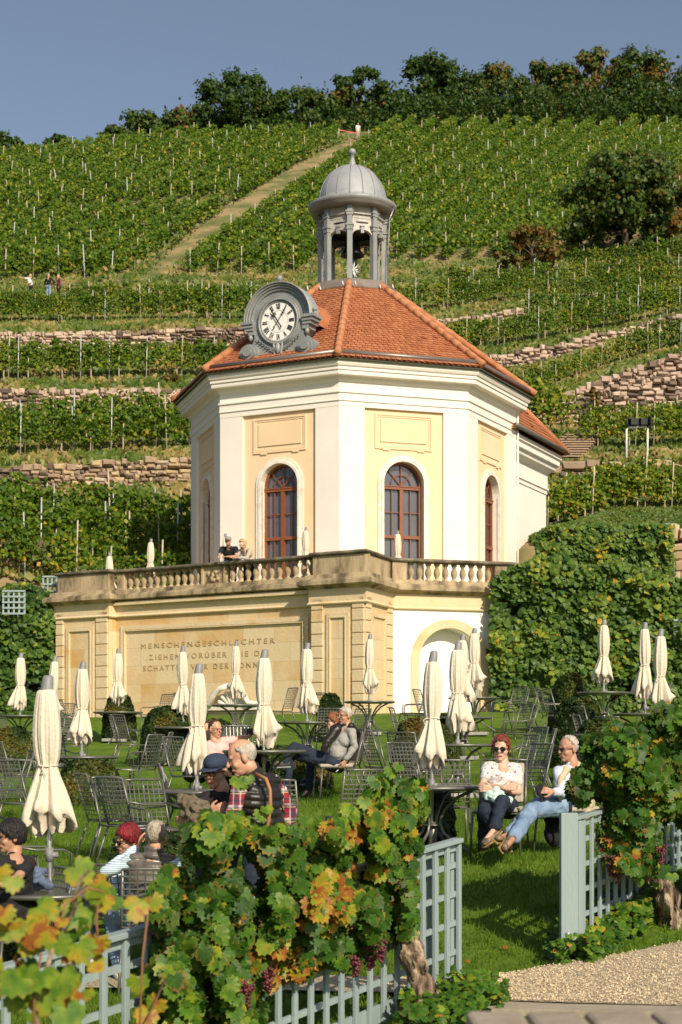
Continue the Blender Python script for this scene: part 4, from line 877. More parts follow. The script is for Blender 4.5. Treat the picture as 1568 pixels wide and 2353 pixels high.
mb=MB();disc(mb,.55,.08,.115);dial=part('clock_dial',mb,M['clockf'],gab)
num=MB()
def stroke(c,rt,ang,a,b,wd):
    # local numeral coords (x right,y up) rotated so that y points outward
    def T(p): 
        x,y=p;ca,sa=math.cos(ang),math.sin(ang);return ck(c[0]+x*ca+y*sa,.128,c[1]-x*sa+y*ca)
    num.bar(T(a),T(b),wd,.006,up=ck(0,1,0)-ck(0,0,0))
for h_,s in enumerate(['XII','I','II','III','IIII','V','VI','VII','VIII','IX','X','XI']):
    ang=2*pi*h_/12;c=(.435*math.sin(ang),zc+.435*math.cos(ang));wd={'I':.034,'V':.065,'X':.065};tot=sum(wd[q] for q in s);x=-tot/2
    for ch in s:
        w_=wd[ch];m0=x+w_/2;H_=.075
        if ch=='I': stroke(c,0,ang,(m0,-H_),(m0,H_),.017);stroke(c,0,ang,(m0-.014,H_),(m0+.014,H_),.008);stroke(c,0,ang,(m0-.014,-H_),(m0+.014,-H_),.008)
        elif ch=='V': stroke(c,0,ang,(m0-.024,H_),(m0,-H_),.018);stroke(c,0,ang,(m0+.024,H_),(m0,-H_),.009)
        else: stroke(c,0,ang,(m0-.026,H_),(m0+.026,-H_),.018);stroke(c,0,ang,(m0+.026,H_),(m0-.026,-H_),.009)
        x+=w_
part('roman_numerals',num,M['black'],dial)
mb=MB()
for i in range(36):
    a,b=2*pi*i/36,2*pi*(i+1)/36;mb.bar(ck(.31*math.sin(a),.118,zc+.31*math.cos(a)),ck(.31*math.sin(b),.118,zc+.31*math.cos(b)),.008,.004,up=ck(0,1,0)-ck(0,0,0))
part('inner_ring',mb,M['leadw'],dial)
for ang,L,wd in((rad(-33),.38,.05),(rad(36),.50,.018)):
    mb=MB();q=lambda r,o=0:ck(r*math.sin(ang)+o*math.cos(ang),.165,zc+r*math.cos(ang)-o*math.sin(ang))
    mb.bar(q(-.2),q(L),wd*.55+.008,.008,up=ck(0,1,0)-ck(0,0,0))
    for r in(L*.55,L*.68):
        for o in(-.04,.04): mb.ball(q(r,o*(1.2 if wd>.02 else .7)),.024 if wd>.02 else .016,8,6)
    mb.ball(q(-.2),.028,8,6);part('clock_hand',mb,M['black'],dial)
# dormer body behind the gable
mb=MB();mb.prism([ck(u,-.28,z) for u,z in((-.72,12.6),(.72,12.6),(.72,13.66),(-.72,13.66))],ck(0,-1.9,0)-ck(0,-.28,0));part('dormer_cheeks',mb,M['lead'],gab)
mb=MB()
for i in range(11):
    y0=-.26-i*.16;
    for j in range(16):
        t0,t1=pi*j/16,pi*(j+1)/16;q=lambda r,t,y:ck(r*math.cos(t),y,13.62+r*.96*math.sin(t));col=min(1,max(0,rnd.gauss(.5,.22)))
        mb.add([q(.97,t0,y0),q(.97,t1,y0),q(.99,t1,y0-.15),q(.99,t0,y0-.15),q(.93,t0,y0),q(.93,t1,y0)],[(0,1,2,3),(4,5,1,0)],0,False,col)
part('dormer_roof',mb,M['tile'],gab,color=True)
# ---------------- annex
ax=[V((4.95,49.2,0)),V((6.87,53.2,0)),V((.5,56.4,0)),V((-1.5,52.5,0))];cen=(ax[0]+ax[1]+ax[2]+ax[3])/4
def aring(mb,prof,cap=True):
    vs=[]
    for o,z in prof:
        for p in ax: d=(p-cen).normalized();q=p+d*o*1.3;vs.append((q.x,q.y,z))
    fs=[(i*4+k,i*4+(k+1)%4,(i+1)*4+(k+1)%4,(i+1)*4+k) for i in range(len(prof)-1) for k in range(4)]
    if cap: fs+= [(3,2,1,0),tuple((len(prof)-1)*4+k for k in range(4))]
    mb.add(vs,fs)
ann=thing('pavilion_annex','lower cream annex with tiled roof joined to the right rear of the pavilion','building',(3,52.5,FL))
mb=MB();aring(mb,[(0,FL-1.2),(0,11.2)]);part('wall',mb,M['cream'],ann)
mb=MB();aring(mb,[(.03,10.0),(.03,10.12),(.07,10.14),(.07,10.2),(.04,10.22),(.04,10.65),(.12,10.72),(.25,10.8),(.27,10.9),(.36,10.95),(.36,11.1),(.42,11.15),(.42,11.3),(.2,11.32)]);part('cornice',mb,M['cream'],ann)
mb=MB();top=V((4.55,52.2,14.1));E_=[p+(p-cen).normalized()*.75 for p in ax]
for k in(0,1): a,b=E_[k],E_[(k+1)%4];tiled(mb,(a.x,a.y,11.36),(b.x,b.y,11.36),top+V((.05,.05,0)),top,16)
r=part('roof',mb,M['tile'],ann,color=True)
mb=MB();mb.tube([(E_[0].x,E_[0].y,11.42),(E_[1].x,E_[1].y,11.42),(E_[2].x,E_[2].y,11.42)],.075,8);part('gutter',mb,M['steel'],r)
mb=MB();mb.tube([(E_[1].x,E_[1].y,11.42),tuple(top)],.11,8);part('hip_tiles',mb,M['ridge'],r)
mb=MB();mb.add([(p.x,p.y,11.33) for p in E_]+[tuple(top-V((0,0,.06)))],[(0,1,4),(1,2,4),(2,3,4),(3,0,4)]);part('roof_boarding',mb,M['ridge'],r)
mb=MB();q=ocp(RB+.14,2,0);mb.tube([(q.x,q.y-.02,11.9),(q.x,q.y-.02,5.6)],.03,6);part('downpipe',mb,M['cream'],pav)
# ---------------- terrace
P0=V((.606,39.5,0));du=V((-.839,.545,0)).normalized();dn=V((-.545,-.839,0)).normalized()
def tw(t,n,z): p=P0+du*t+dn*n;return V((p.x,p.y,z))
P1=V((1.326,41.38,0));dv=V((.951,.309,0)).normalized();dm=V((.309,-.951,0)).normalized()
def rw(t,n,z): p=P1+dv*t+dm*n;return V((p.x,p.y,z))
def ashlar(name,c1,c2,c3,bw=1.0,bh=.5):
    m,nt,b=newmat(name);tc=N(nt,'ShaderNodeTexCoord');mp=N(nt,'ShaderNodeMapping');mp.inputs['Rotation'].default_value=(0,0,0)
    sx=N(nt,'ShaderNodeSeparateXYZ');nt.links.new(tc.outputs['Object'],sx.inputs[0]);
    cm=N(nt,'ShaderNodeCombineXYZ');ml=N(nt,'ShaderNodeMath',operation='MULTIPLY');ml.inputs[1].default_value=1.19;nt.links.new(sx.outputs[0],ml.inputs[0]);nt.links.new(ml.outputs[0],cm.inputs[0]);nt.links.new(sx.outputs[2],cm.inputs[1])
    br=N(nt,'ShaderNodeTexBrick');br.inputs['Scale'].default_value=1;br.inputs['Brick Width'].default_value=bw;br.inputs['Row Height'].default_value=bh;br.inputs['Mortar Size'].default_value=.006;br.inputs['Color1'].default_value=(0,0,0,1);br.inputs['Color2'].default_value=(1,1,1,1);br.inputs['Mortar'].default_value=(.5,.5,.5,1)
    nt.links.new(cm.outputs[0],br.inputs[0])
    no=N(nt,'ShaderNodeTexNoise');no.inputs['Scale'].default_value=.9;no.inputs['Detail'].default_value=7;no.inputs['Roughness'].default_value=.6;nt.links.new(tc.outputs['Object'],no.inputs[0])
    ad=N(nt,'ShaderNodeMath',operation='MULTIPLY_ADD');nt.links.new(br.outputs[0],ad.inputs[0]);ad.inputs[1].default_value=.3;
    m2=N(nt,'ShaderNodeMath',operation='MULTIPLY');m2.inputs[1].default_value=.75;nt.links.new(no.outputs[0],m2.inputs[0]);nt.links.new(m2.outputs[0],ad.inputs[2])
    r=ramp(nt,[(.2,c1),(.45,c2),(.75,c3)]);nt.links.new(ad.outputs[0],r.inputs[0])
    mx=N(nt,'ShaderNodeMix',data_type='RGBA');nt.links.new(br.outputs['Fac'],mx.inputs[0]);nt.links.new(r.outputs[0],mx.inputs[6]);mx.inputs[7].default_value=(.45,.35,.2,1)
    nt.links.new(mx.outputs[2],b.inputs['Base Color']);b.inputs['Roughness'].default_value=.9
    n2=N(nt,'ShaderNodeTexNoise');n2.inputs['Scale'].default_value=12;n2.inputs['Detail'].default_value=6;nt.links.new(tc.outputs['Object'],n2.inputs[0])
    bp=N(nt,'ShaderNodeBump');bp.inputs['Strength'].default_value=.4;bp.inputs['Distance'].default_value=.02;nt.links.new(n2.outputs[0],bp.inputs['Height']);nt.links.new(bp.outputs[0],b.inputs['Normal']);return m
M['sand']=ashlar('sandstone_ashlar',(.62,.475,.275),(.67,.53,.32),(.57,.35,.13))
M['sandp']=pmat('sandstone_plain',[(.3,(.62,.48,.28)),(.55,(.67,.53,.33)),(.75,(.58,.37,.15))],1.3,.9,.35,14)
M['sandd']=pmat('sandstone_weathered',[(.31,(.07,.05,.03)),(.41,(.20,.15,.085)),(.52,(.39,.30,.18)),(.7,(.52,.40,.24))],2.2,.92,.5,14,detail=9,stretch=(1,1,.4))
M['coping']=pmat('sandstone_coping',[(.34,(.07,.058,.04)),(.52,(.15,.125,.085)),(.7,(.30,.25,.17))],2.5,.92,.5,14,detail=9)
M['whitew']=pmat('white_plaster',[(.3,(.80,.75,.68)),(.7,(.84,.80,.74))],.7,.9,.08,40)
Tl,Tp,Tr=10.37,8.41,1.62
ter=thing('terrace_wall','tall sandstone terrace wall with carved inscription under the pavilion','wall',(-3,41,2.3))
GZ=1.6
mb=MB()
mb.prism([tw(0,0,GZ),tw(Tr,0,GZ),tw(Tr,-.3,GZ),tw(Tp,-.3,GZ),tw(Tp,0,GZ),tw(Tl,0,GZ),tw(Tl,-4.5,GZ),rw(3.4,-.5,GZ)+V((0,3,0)),rw(3.4,-.5,GZ),rw(.3,-.5,GZ),rw(0,-.02,GZ)],(0,0,5.2-GZ));part('wall_body',mb,M['sand'],ter)
# rusticated piers
mb=MB()
for t0,t1,nn in((.02,.37,.05),(1.25,1.60,.05),(8.43,8.85,.05),(10.08,10.36,.05)):
    z=2.0
    while z<5.1:
        mb.prism([tw(t0,nn,z),tw(t1,nn,z),tw(t1,-.02,z),tw(t0,-.02,z)],(0,0,.285));z+=.305
# side return quoins
sd=(P1-P0).normalized();sn=V((sd.y,-sd.x,0))
def sw(t,n,z): p=P0+sd*t+sn*n;return V((p.x,p.y,z))
L2=(P1-P0).length
for t0,t1 in((.0,.35),(L2-.4,L2-.02)):
    z=2.0
    while z<5.1: mb.prism([sw(t0,.05,z),sw(t1,.05,z),sw(t1,-.02,z),sw(t0,-.02,z)],(0,0,.285));z+=.305
part('quoins',mb,M['sandp'],ter,bevel=.012)
mb=MB()
def framep(F_,a,b,z0,z1,w_,y,y0=-.01):
    for(p,q,c,d) in((a,b,z1-w_,z1),(a,b,z0,z0+w_),(a,a+w_,z0+w_,z1-w_),(b-w_,b,z0+w_,z1-w_)): mb.prism([F_(p,y,c),F_(q,y,c),F_(q,y0,c),F_(p,y0,c)],(0,0,d-c))
framep(tw,.47,1.15,1.9,4.95,.09,.035);framep(tw,.56,1.06,1.99,4.86,.03,.05)
framep(tw,8.95,9.98,1.9,4.95,.10,.035);framep(tw,9.05,9.88,2.0,4.85,.03,.05)
framep(sw,.45,L2-.5,1.9,4.95,.09,.035)
framep(lambda t,n,z:tw(t,n-.3,z),1.9,8.2,2.35,4.93,.11,.05);framep(lambda t,n,z:tw(t,n-.3,z),2.03,8.07,2.47,4.81,.03,.07)
part('panel_moulding',mb,M['sandp'],ter)
# cornices as swept profiles along the plan polyline
plan=[('t',Tl,-4.5),('t',Tl,0),('t',Tp,0),('t',Tp,-.3),('t',Tr,-.3),('t',Tr,0),('t',0,0)]
pl=[tw(a,b,0) for _,a,b in plan]+[rw(0,0,0),rw(3.5,0,0)]
def sweep(mb,prof,close=True):
    n=len(pl);vs=[]
    for i,p in enumerate(pl):
        dirs=[]
        if i>0: dirs.append((pl[i]-pl[i-1]).normalized())
        if i<n-1: dirs.append((pl[i+1]-pl[i]).normalized())
        ns=[V((d.y,-d.x,0)) for d in dirs]
        # outward = toward the camera side
        ns=[x if True else -x for x in ns];m_=sum(ns,V((0,0,0)));m_.normalize();k=1/max(.35,m_.dot(ns[0]))
        for o,z in prof: q=p+m_*o*k;vs.append((q.x,q.y,z))
    L=len(prof);fs=[(i*L+j,(i+1)*L+j,(i+1)*L+j+1,i*L+j+1) for i in range(n-1) for j in range(L-1)]
    if close:
        fs+=[(i*L+L-1,(i+1)*L+L-1,(i+1)*L,i*L) for i in range(n-1)]
        fs+=[tuple(range(L-1,-1,-1)),tuple((n-1)*L+j for j in range(L))]
    mb.add(vs,fs)
d_=(pl[2]-pl[1]).normalized();SG=1 if V((d_.y,-d_.x,0)).dot(dn)>0 else -1
def sg(p): return [(o*SG,z) for o,z in p]
mb=MB();sweep(mb,sg([(-.3,5.17),(.07,5.17),(.09,5.2),(.05,5.25),(.05,5.57),(-.3,5.57)]));part('frieze',mb,M['sandp'],ter)
mb=MB();sweep(mb,sg([(-.4,5.56),(.08,5.565),(.12,5.62),(.24,5.64),(.28,5.66),(.28,5.76),(.24,5.78),(.24,5.80),(.14,5.83),(.12,5.93),(-.4,5.93)]));part('ledge',mb,M['sandd'],ter)
# white wall with niche
mb=MB();rv=MB();W=lambda u,n,z:rw(1.62+u,n,z)
A=archpts(.87,3.84,20)
def q(p,m=0,y=0.01): mb.add([W(a,y,b) for a,b in p],[tuple(range(len(p)))],m)
q([(-1.6,GZ),(-1.1,GZ),(-1.1,5.18),(-1.6,5.18)]);q([(1.1,GZ),(1.9,GZ),(1.9,5.18),(1.1,5.18)])
B=archpts(1.10,3.84,20)
for i in range(20):
    t0,t1=(1.1-2.2*i/20,5.18),(1.1-2.2*(i+1)/20,5.18);q([B[i],t0,t1,B[i+1]])
part('plastered_wall',mb,M['whitew'],ter)
mb=MB();A2=[(.87,GZ)]+A+[(-.87,GZ)];B2=[(1.1,GZ)]+B+[(-1.1,GZ)]
for i in range(len(A2)-1):
    a,b,c_,d=A2[i],A2[i+1],B2[i+1],B2[i];mb.add([W(a[0],.035,a[1]),W(b[0],.035,b[1]),W(c_[0],.035,c_[1]),W(d[0],.035,d[1]),W(a[0],-.05,a[1]),W(b[0],-.05,b[1]),W(c_[0],0,c_[1]),W(d[0],0,d[1])],[(0,1,2,3),(3,2,6,7),(1,0,4,5)])
part('arch_border',mb,M['sandp'],ter)
mb=MB();
for i in range(len(A2)-1):
    a,b=A2[i],A2[i+1];mb.add([W(a[0],-.03,a[1]),W(b[0],-.03,b[1]),W(b[0],-.45,b[1]),W(a[0],-.45,a[1])],[(0,1,2,3)])
mb.add([W(a,-.45,b) for a,b in A2],[tuple(range(len(A2)))]);part('niche',mb,M['whitew'],ter)
# wall body must not fill the niche: cut by placing body behind (handled below)
# shell ornament
mb=MB();cx=4.30
for s in(-1,1): mb.tube([tw(cx-.0+s*.95,-.1,2.72),tw(cx+s*.62,-.08,2.72),tw(cx+s*.5,-.05,2.95),tw(cx+s*.28,-.05,3.12),tw(cx,-.05,3.18)],[.05,.08,.09,.08,.08],8)
for i in range(9):
    a=pi*i/8;mb.cap(tw(cx,-.22,2.6),tw(cx+.42*math.cos(a),-.2,2.6+.42*math.sin(a)),.03,.07,8)
mb.prism([tw(cx-.9,-.12,2.55),tw(cx+.9,-.12,2.55),tw(cx+.9,-.32,2.55),tw(cx-.9,-.32,2.55)],(0,0,.12))
part('shell_ornament',mb,M['surround'],ter)
# terrace floor
mb=MB();mb.prism([tw(0,-.1,5.5),tw(Tl,-.1,5.5),tw(Tl,-9,5.5),V((9,54,5.5)),V((6.5,46,5.5)),rw(3.4,-.1,5.5),rw(0,-.1,5.5)],(0,0,.09));part('paving',mb,M['sandp'],ter)
# text
def text_mesh(txt,size,sp,ext=.006):
    cu=bpy.data.curves.new('t','FONT');cu.body=txt;cu.size=size;cu.space_character=sp;cu.extrude=ext;cu.align_x='CENTER'
    o=bpy.data.objects.new('t',cu);COL.objects.link(o);dg=bpy.context.evaluated_depsgraph_get();me=bpy.data.meshes.new_from_object(o.evaluated_get(dg));bpy.data.objects.remove(o);bpy.data.curves.remove(cu);return me
M['bronze']=flat('letter_bronze',(.2,.13,.06),.6,.2)
M['carved']=flat('carved_letters',(.45,.33,.17),.85)
def place_text(lines,parent,F_,name='inscription_line',mat=None):
    # lines:(text,size,spacing,centre t,z)
    for txt,size,sp,tc_,z in lines:
        me=text_mesh(txt,size,sp)
        co=[];
        for v in me.vertices: p=F_(tc_-v.co.x,0,z+v.co.y)+dn*v.co.z;v.co=p-ORG[parent]
        me.materials.clear();me.materials.append(mat);o=link(name,me,parent)
wallL=lambda t,n,z:tw(t,n-.3+.012,z)
def line(px0,px1,py,txt,size,ini=None):
    def tpx(px): a=(px-784)/F;return (P0.x-a*P0.y)/(-du.x+a*du.y)   # ignores the small recess
    t0,t1=tpx(px0),tpx(px1);return txt,t0,t1,size
for txt,px0,px1,py,size in(('MENSCHENGESCHLECHTER',325,632,1484,.2),('.ZIEHEN VORÜBER WIE DIE',337,618,1511,.2),('SCHATTEN VOR DER SONNE',330,606,1537,.2)):
    a0=(px0-CX)/F;a1=(px1-CX)/F;o_=P0+dn*-.288
    t0=(o_.x-a0*o_.y)/(-du.x+a0*du.y);t1=(o_.x-a1*o_.y)/(-du.x+a1*du.y)
    tm=(t0+t1)/2;Dm=o_.y+du.y*tm;z=EYE+(HZ-py)/F*Dm
    me=text_mesh(txt,size,1.5);xs_=[v.co.x for v in me.vertices];sc=(t0-t1)/(max(xs_)-min(xs_));mid=(max(xs_)+min(xs_))/2
    for v in me.vertices:
        p=tw(tm-(v.co.x-mid)*sc,-.3+.012+v.co.z*.8,z+v.co.y);v.co=p-ORG[ter]
    me.materials.clear();me.materials.append(M['carved']);link('inscription_line',me,ter)
# ---------------- balustrade
bal=thing('stone_balustrade','weathered sandstone balustrade along the terrace edge with carved crest panel','balustrade',(-3,41,5.93))
mb=MB();sweep(mb,sg([(-.33,6.42),(.03,6.42),(.06,6.45),(.06,6.49),(.03,6.51),(-.33,6.51)]));part('coping',mb,M['coping'],bal)
mb=MB()
def blk(F_,a,b,n0=-.27,n1=-.02):
    mb=MB();mb.prism([F_(a,n1,5.93),F_(b,n1,5.93),F_(b,n0,5.93),F_(a,n0,5.93)],(0,0,.485));part('pedestal',mb,M['sandd'],bal,bevel=.015)
wl=lambda t,n,z:tw(t,n-.3,z)
blk(tw,Tp+.02,Tl-.02);blk(tw,.02,Tr-.02);blk(sw,.28,L2-.05,-.27,-.02);blk(rw,.02,.42);blk(rw,2.92,3.4);blk(wl,Tp-.28,Tp-.02)
blk(wl,4.62,4.70);blk(wl,5.35,5.43);blk(wl,Tr+.02,Tr+.1)
mb=MB();mb.prism([wl(4.70,-.06,5.93),wl(5.35,-.06,5.93),wl(5.35,-.24,5.93),wl(4.70,-.24,5.93)],(0,0,.485))
for i in range(12):
    a=rnd.uniform(-.16,.16);b=rnd.uniform(-.15,.12);mb.ball(wl(5.03+a,-.05,6.17+b),rnd.uniform(.025,.06),8,6)
mb.ball(wl(5.03,-.05,6.1),(.1,.05,.12),10,8)
part('crest_panel',mb,M['sandd'],bal)
bp_=MB();pr=[(.085,0),(.085,.05),(.05,.06),(.045,.09),(.075,.16),(.088,.22),(.075,.30),(.048,.36),(.045,.385),(.06,.4),(.06,.415),(.08,.43),(.08,.485)]
bp_.lathe(pr,12);bme=mesh_from('baluster',bp_,M['sandd'])
spots=[wl(x,-.15,5.93) for x in list(np.linspace(1.9,4.45,11))+list(np.linspace(5.6,8.0,11))]+[rw(x,-.15,5.93) for x in np.linspace(.58,2.78,10)]
for p in spots:
    o=bpy.data.objects.new('baluster',bme);COL.objects.link(o);o.parent=bal;o.location=p-ORG[bal];o.rotation_euler.z=rnd.random()
# ---------------- dry stone walls
def rubblemat(name,stops):
    m,nt,b=newmat(name);at=N(nt,'ShaderNodeAttribute',attribute_name='lf');sp=N(nt,'ShaderNodeSeparateColor');nt.links.new(at.outputs['Color'],sp.inputs[0])
    r=ramp(nt,stops);nt.links.new(sp.outputs[0],r.inputs[0]);tc=N(nt,'ShaderNodeTexCoord');no=N(nt,'ShaderNodeTexNoise');no.inputs['Scale'].default_value=5;no.inputs['Detail'].default_value=7;nt.links.new(tc.outputs['Object'],no.inputs[0])
    mr=N(nt,'ShaderNodeMapRange');mr.inputs[3].default_value=.6;mr.inputs[4].default_value=1.4;nt.links.new(no.outputs[0],mr.inputs[0]);hs=N(nt,'ShaderNodeHueSaturation');nt.links.new(mr.outputs[0],hs.inputs['Value']);nt.links.new(r.outputs[0],hs.inputs['Color'])
    nt.links.new(hs.outputs[0],b.inputs['Base Color']);b.inputs['Roughness'].default_value=.95;return m
M['rub_pink']=rubblemat('rubble_pink',[(0,(.10,.07,.055)),(.15,(.2,.14,.10)),(.3,(.40,.29,.22)),(.7,(.52,.395,.31)),(1,(.55,.43,.29))])
M['rub_brown']=rubblemat('rubble_brown',[(0,(.06,.045,.035)),(.35,(.18,.13,.09)),(.6,(.34,.24,.16)),(.85,(.48,.36,.2)),(1,(.5,.4,.28))])
M['mortar']=flat('wall_core',(.05,.035,.025),.95)
def stonewall(name,label,pts,mat,sw=.33,sh=.18,thick=.5,darkfn=None):
    """pts: list of (px, ytop, ybot, D)"""
    a=[(V(((px-CX)*d/F,d,EYE+(HZ-yt)/F*d)),EYE+(HZ-yb)/F*d) for px,yt,yb,d in pts]
    mb=MB();core=MB();L=[0]
    for i in range(1,len(a)): L.append(L[-1]+(V(a[i][0].xy)-V(a[i-1][0].xy)).length)
    def at(s):
        s=max(0,min(L[-1],s));i=0
        while i<len(L)-2 and L[i+1]<s:i+=1
        q=(s-L[i])/(L[i+1]-L[i]);p=a[i][0].lerp(a[i+1][0],q);zb=a[i][1]*(1-q)+a[i+1][1]*q;d=(a[i+1][0]-a[i][0]);d.z=0;return p,zb,d.normalized()
    s=0
    nrow=int(max(p.z-zb for p,zb in a)/sh)+1
    for r in range(nrow):
        s=-rnd.random()*sw
        while s<L[-1]:
            w_=sw*rnd.choice((.5,.7,.9,1.1,1.5));p,zb,d=at(s+w_/2);H=p.z-zb;n_=max(1,round(H/sh))
            if r<n_:
                h=H/n_;z0=zb+h*r+rnd.uniform(-.05,.05)+.09*noise.noise(V((s*.9,r*2.1,0)));z1=z0+h*rnd.uniform(.75,1.15)+(rnd.uniform(0,.12) if r==n_-1 else 0);nn=V((d.y,-d.x,0));
                if nn.y>0: nn=-nn
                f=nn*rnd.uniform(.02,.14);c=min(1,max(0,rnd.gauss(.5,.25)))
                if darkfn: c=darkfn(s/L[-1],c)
                i_=.055;x0,x1=-w_/2+.015,w_/2-.015
                q=lambda x,y,z:V((p.x,p.y,0))+d*x+nn*y+V((0,0,z))
                j=lambda:rnd.uniform(-.045,.045)
                back=[q(x0,-.05,z0),q(x1,-.05,z0),q(x1,-.05,z1),q(x0,-.05,z1)]
                mid=[q(x0+j(),.03,z0+j()),q(x1+j(),.03,z0+j()),q(x1+j(),.03,z1+j()),q(x0+j(),.03,z1+j())]
                fr=[q(x0+i_+j(),0,z0+i_)+f+nn*.05,q(x1-i_+j(),0,z0+i_)+f+nn*.05,q(x1-i_+j(),0,z1-i_)+f+nn*.05,q(x0+i_+j(),0,z1-i_)+f+nn*.05]
                mb.add(back+mid+fr,[(0,1,5,4),(1,2,6,5),(2,3,7,6),(3,0,4,7),(4,5,9,8),(5,6,10,9),(6,7,11,10),(7,4,8,11),(8,9,10,11)],0,False,c)
            s+=w_
    t=thing(name,label,'wall',tuple(a[0][0]))
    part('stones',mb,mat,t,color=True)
    for i in range(len(a)-1):
        p,q=a[i],a[i+1];core.add([(p[0].x,p[0].y+.03,p[1]-.6),(q[0].x,q[0].y+.03,q[1]-.6),(q[0].x,q[0].y+.03,q[0].z-.06),(p[0].x,p[0].y+.03,p[0].z-.06),(p[0].x,p[0].y+thick,p[0].z-.1),(q[0].x,q[0].y+thick,q[0].z-.1)],[(0,1,2,3),(3,2,5,4)])
    part('wall_core',core,M['mortar'],t)
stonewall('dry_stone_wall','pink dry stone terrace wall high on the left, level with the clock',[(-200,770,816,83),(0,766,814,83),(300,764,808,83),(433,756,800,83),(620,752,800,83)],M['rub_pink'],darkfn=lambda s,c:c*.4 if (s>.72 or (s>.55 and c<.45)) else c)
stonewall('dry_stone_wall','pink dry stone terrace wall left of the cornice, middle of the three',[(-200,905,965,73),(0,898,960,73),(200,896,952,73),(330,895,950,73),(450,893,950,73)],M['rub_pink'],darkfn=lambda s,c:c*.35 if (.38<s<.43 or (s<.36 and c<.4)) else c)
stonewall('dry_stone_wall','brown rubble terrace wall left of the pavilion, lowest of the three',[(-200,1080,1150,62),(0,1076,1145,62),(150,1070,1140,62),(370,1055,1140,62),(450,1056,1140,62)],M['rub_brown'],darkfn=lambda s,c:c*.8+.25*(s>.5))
stonewall('dry_stone_wall','short pink stone wall right beside the orange roof, uppermost',[(960,736,760,93),(1100,728,748,93),(1215,706,726,93)],M['rub_pink'])
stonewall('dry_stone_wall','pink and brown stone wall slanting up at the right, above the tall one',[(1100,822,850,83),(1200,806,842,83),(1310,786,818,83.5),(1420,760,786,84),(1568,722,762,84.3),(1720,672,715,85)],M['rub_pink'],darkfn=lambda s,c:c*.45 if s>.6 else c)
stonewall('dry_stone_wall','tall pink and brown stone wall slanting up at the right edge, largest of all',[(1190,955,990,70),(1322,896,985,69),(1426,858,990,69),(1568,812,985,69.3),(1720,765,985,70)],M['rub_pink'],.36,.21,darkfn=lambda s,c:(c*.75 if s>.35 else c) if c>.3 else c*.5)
stonewall('dry_stone_wall','low brown stone wall under the two floodlights',[(1240,1082,1108,60),(1300,1070,1098,60),(1450,1064,1090,60),(1568,1058,1084,60),(1720,1052,1080,60)],M['rub_brown'],.6,.25)
stonewall('dry_stone_wall','dark low rubble wall under the vines at the far left edge',[(-200,1235,1285,52),(30,1240,1290,52),(110,1250,1300,52)],M['rub_brown'],darkfn=lambda s,c:c*.5)
stonewall('garden_retaining_wall','sunlit sandstone retaining wall at the right edge beside the trellis ivy',[(1535,1215,1335,46.5),(1640,1213,1340,46)],M['rub_brown'],.5,.3,darkfn=lambda s,c:c*.4+.6)
# stone steps
st=thing('stone_steps','brown stone steps climbing the slope behind the annex','stairs',tuple(P(1290,1085,59)))
mb=MB()
for i in range(10):
    D=60.9+i*.42;px=1292+i*5;x=(px-CX)*D/F;z=terr(1.0+x,60.9)+.1+i*.17;mb.box((x,D,z-.2),(1.45,.42,.5),0,0,.12);mb.box((x,D-.03,z+.08),(1.5,.5,.05),0,0,.6)  # dark risers under pale treads: shade lines put into the colour
part('steps',mb,M['rub_brown'],st,color=True)
# ---------------- vines
def vinecloud(n,w,d,z0,z1,seed=0,droop=.12):
    r=np.random.RandomState(seed);p=np.stack([r.normal(0,w*.33,n),r.normal(0,d*.4,n),r.uniform(z0,z1,n)],1)
    p[:,2]+=np.array([noise.noise(V((a*1.7,seed*3.1,0)))*.22 for a in p[:,0]])
    sh_=r.rand(n)<.06;p[sh_,2]+=r.uniform(0,.35,sh_.sum())
    nr=np.stack([r.normal(0,.6,n),np.where(p[:,1]<.05,-1,.8)+r.normal(0,.4,n),r.normal(.45,.4,n)],1)
    return p,nr
VP=[]
for i in range(6):
    yl=i in(4,5);t=proto('grapevine','green staked grapevine','grapevine')
    p,n_=vinecloud(420,1.55,.42,.55,1.75,i)
    tint=np.clip(NR.normal(.42+(.14 if yl else 0),.16,len(p)),0,1);yy=NR.rand(len(p))<(.12 if yl else .045);tint[yy]=NR.uniform(.8,1,yy.sum())
    tint[p[:,2]<.75]+=.12
    me=leaves('foliage',p,n_,NR.uniform(.10,.19,len(p)),tint,'fold',M['leaf_far'],org=V((0,0,0)));link('foliage',me,t)
    mb=MB();a=rnd.uniform(-.1,.1);mb.tube([(0,0,-.3),(a,0,.3),(a*.3,.02,.65),(a*2,0,1.1)],[.035,.03,.028,.02],6);part('trunk',mb,M['trunk_far'] if i%2 else M['stake'],t)
    mb=MB();x=rnd.uniform(-.5,.5);mb.tube([(x,-.12,-.3),(x+rnd.uniform(-.1,.12),-.2,rnd.uniform(1.75,2.15))],.026,5);part('stake',mb,M['stake'] if i%3 else M['stake_grey'],t)
    freeze(t);VP.append(t)
used=set();nv=0
def vrow(D,p0,p1,gl,label,sp=1.35,sc=1.,yl=False,jd=.25):
    global nv
    x=(p0-CX)*D/F;x1=(p1-CX)*D/F;k=0
    while x<x1:
        i=rnd.choice((4,5,4,5,1)) if yl else rnd.choice((0,1,2,3,0,1,2,3,4))
        d=D+rnd.uniform(-jd,jd);loc=V((x,d,terr(x,d)+.05));s=sc*rnd.uniform(.80,1.14);rz=rnd.uniform(-.12,.12)+(pi if rnd.random()<.5 else 0)
        src=VP[i]
        if src not in used:
            used.add(src);src.location=loc;src.rotation_euler=(0,0,rz);src.scale=(s,s,s);src['label']=label;src['group']=gl
        else: dup(src,loc,rz,label,gl,s)
        x+=sp*rnd.uniform(.8,1.2)*sc**.5;nv+=1
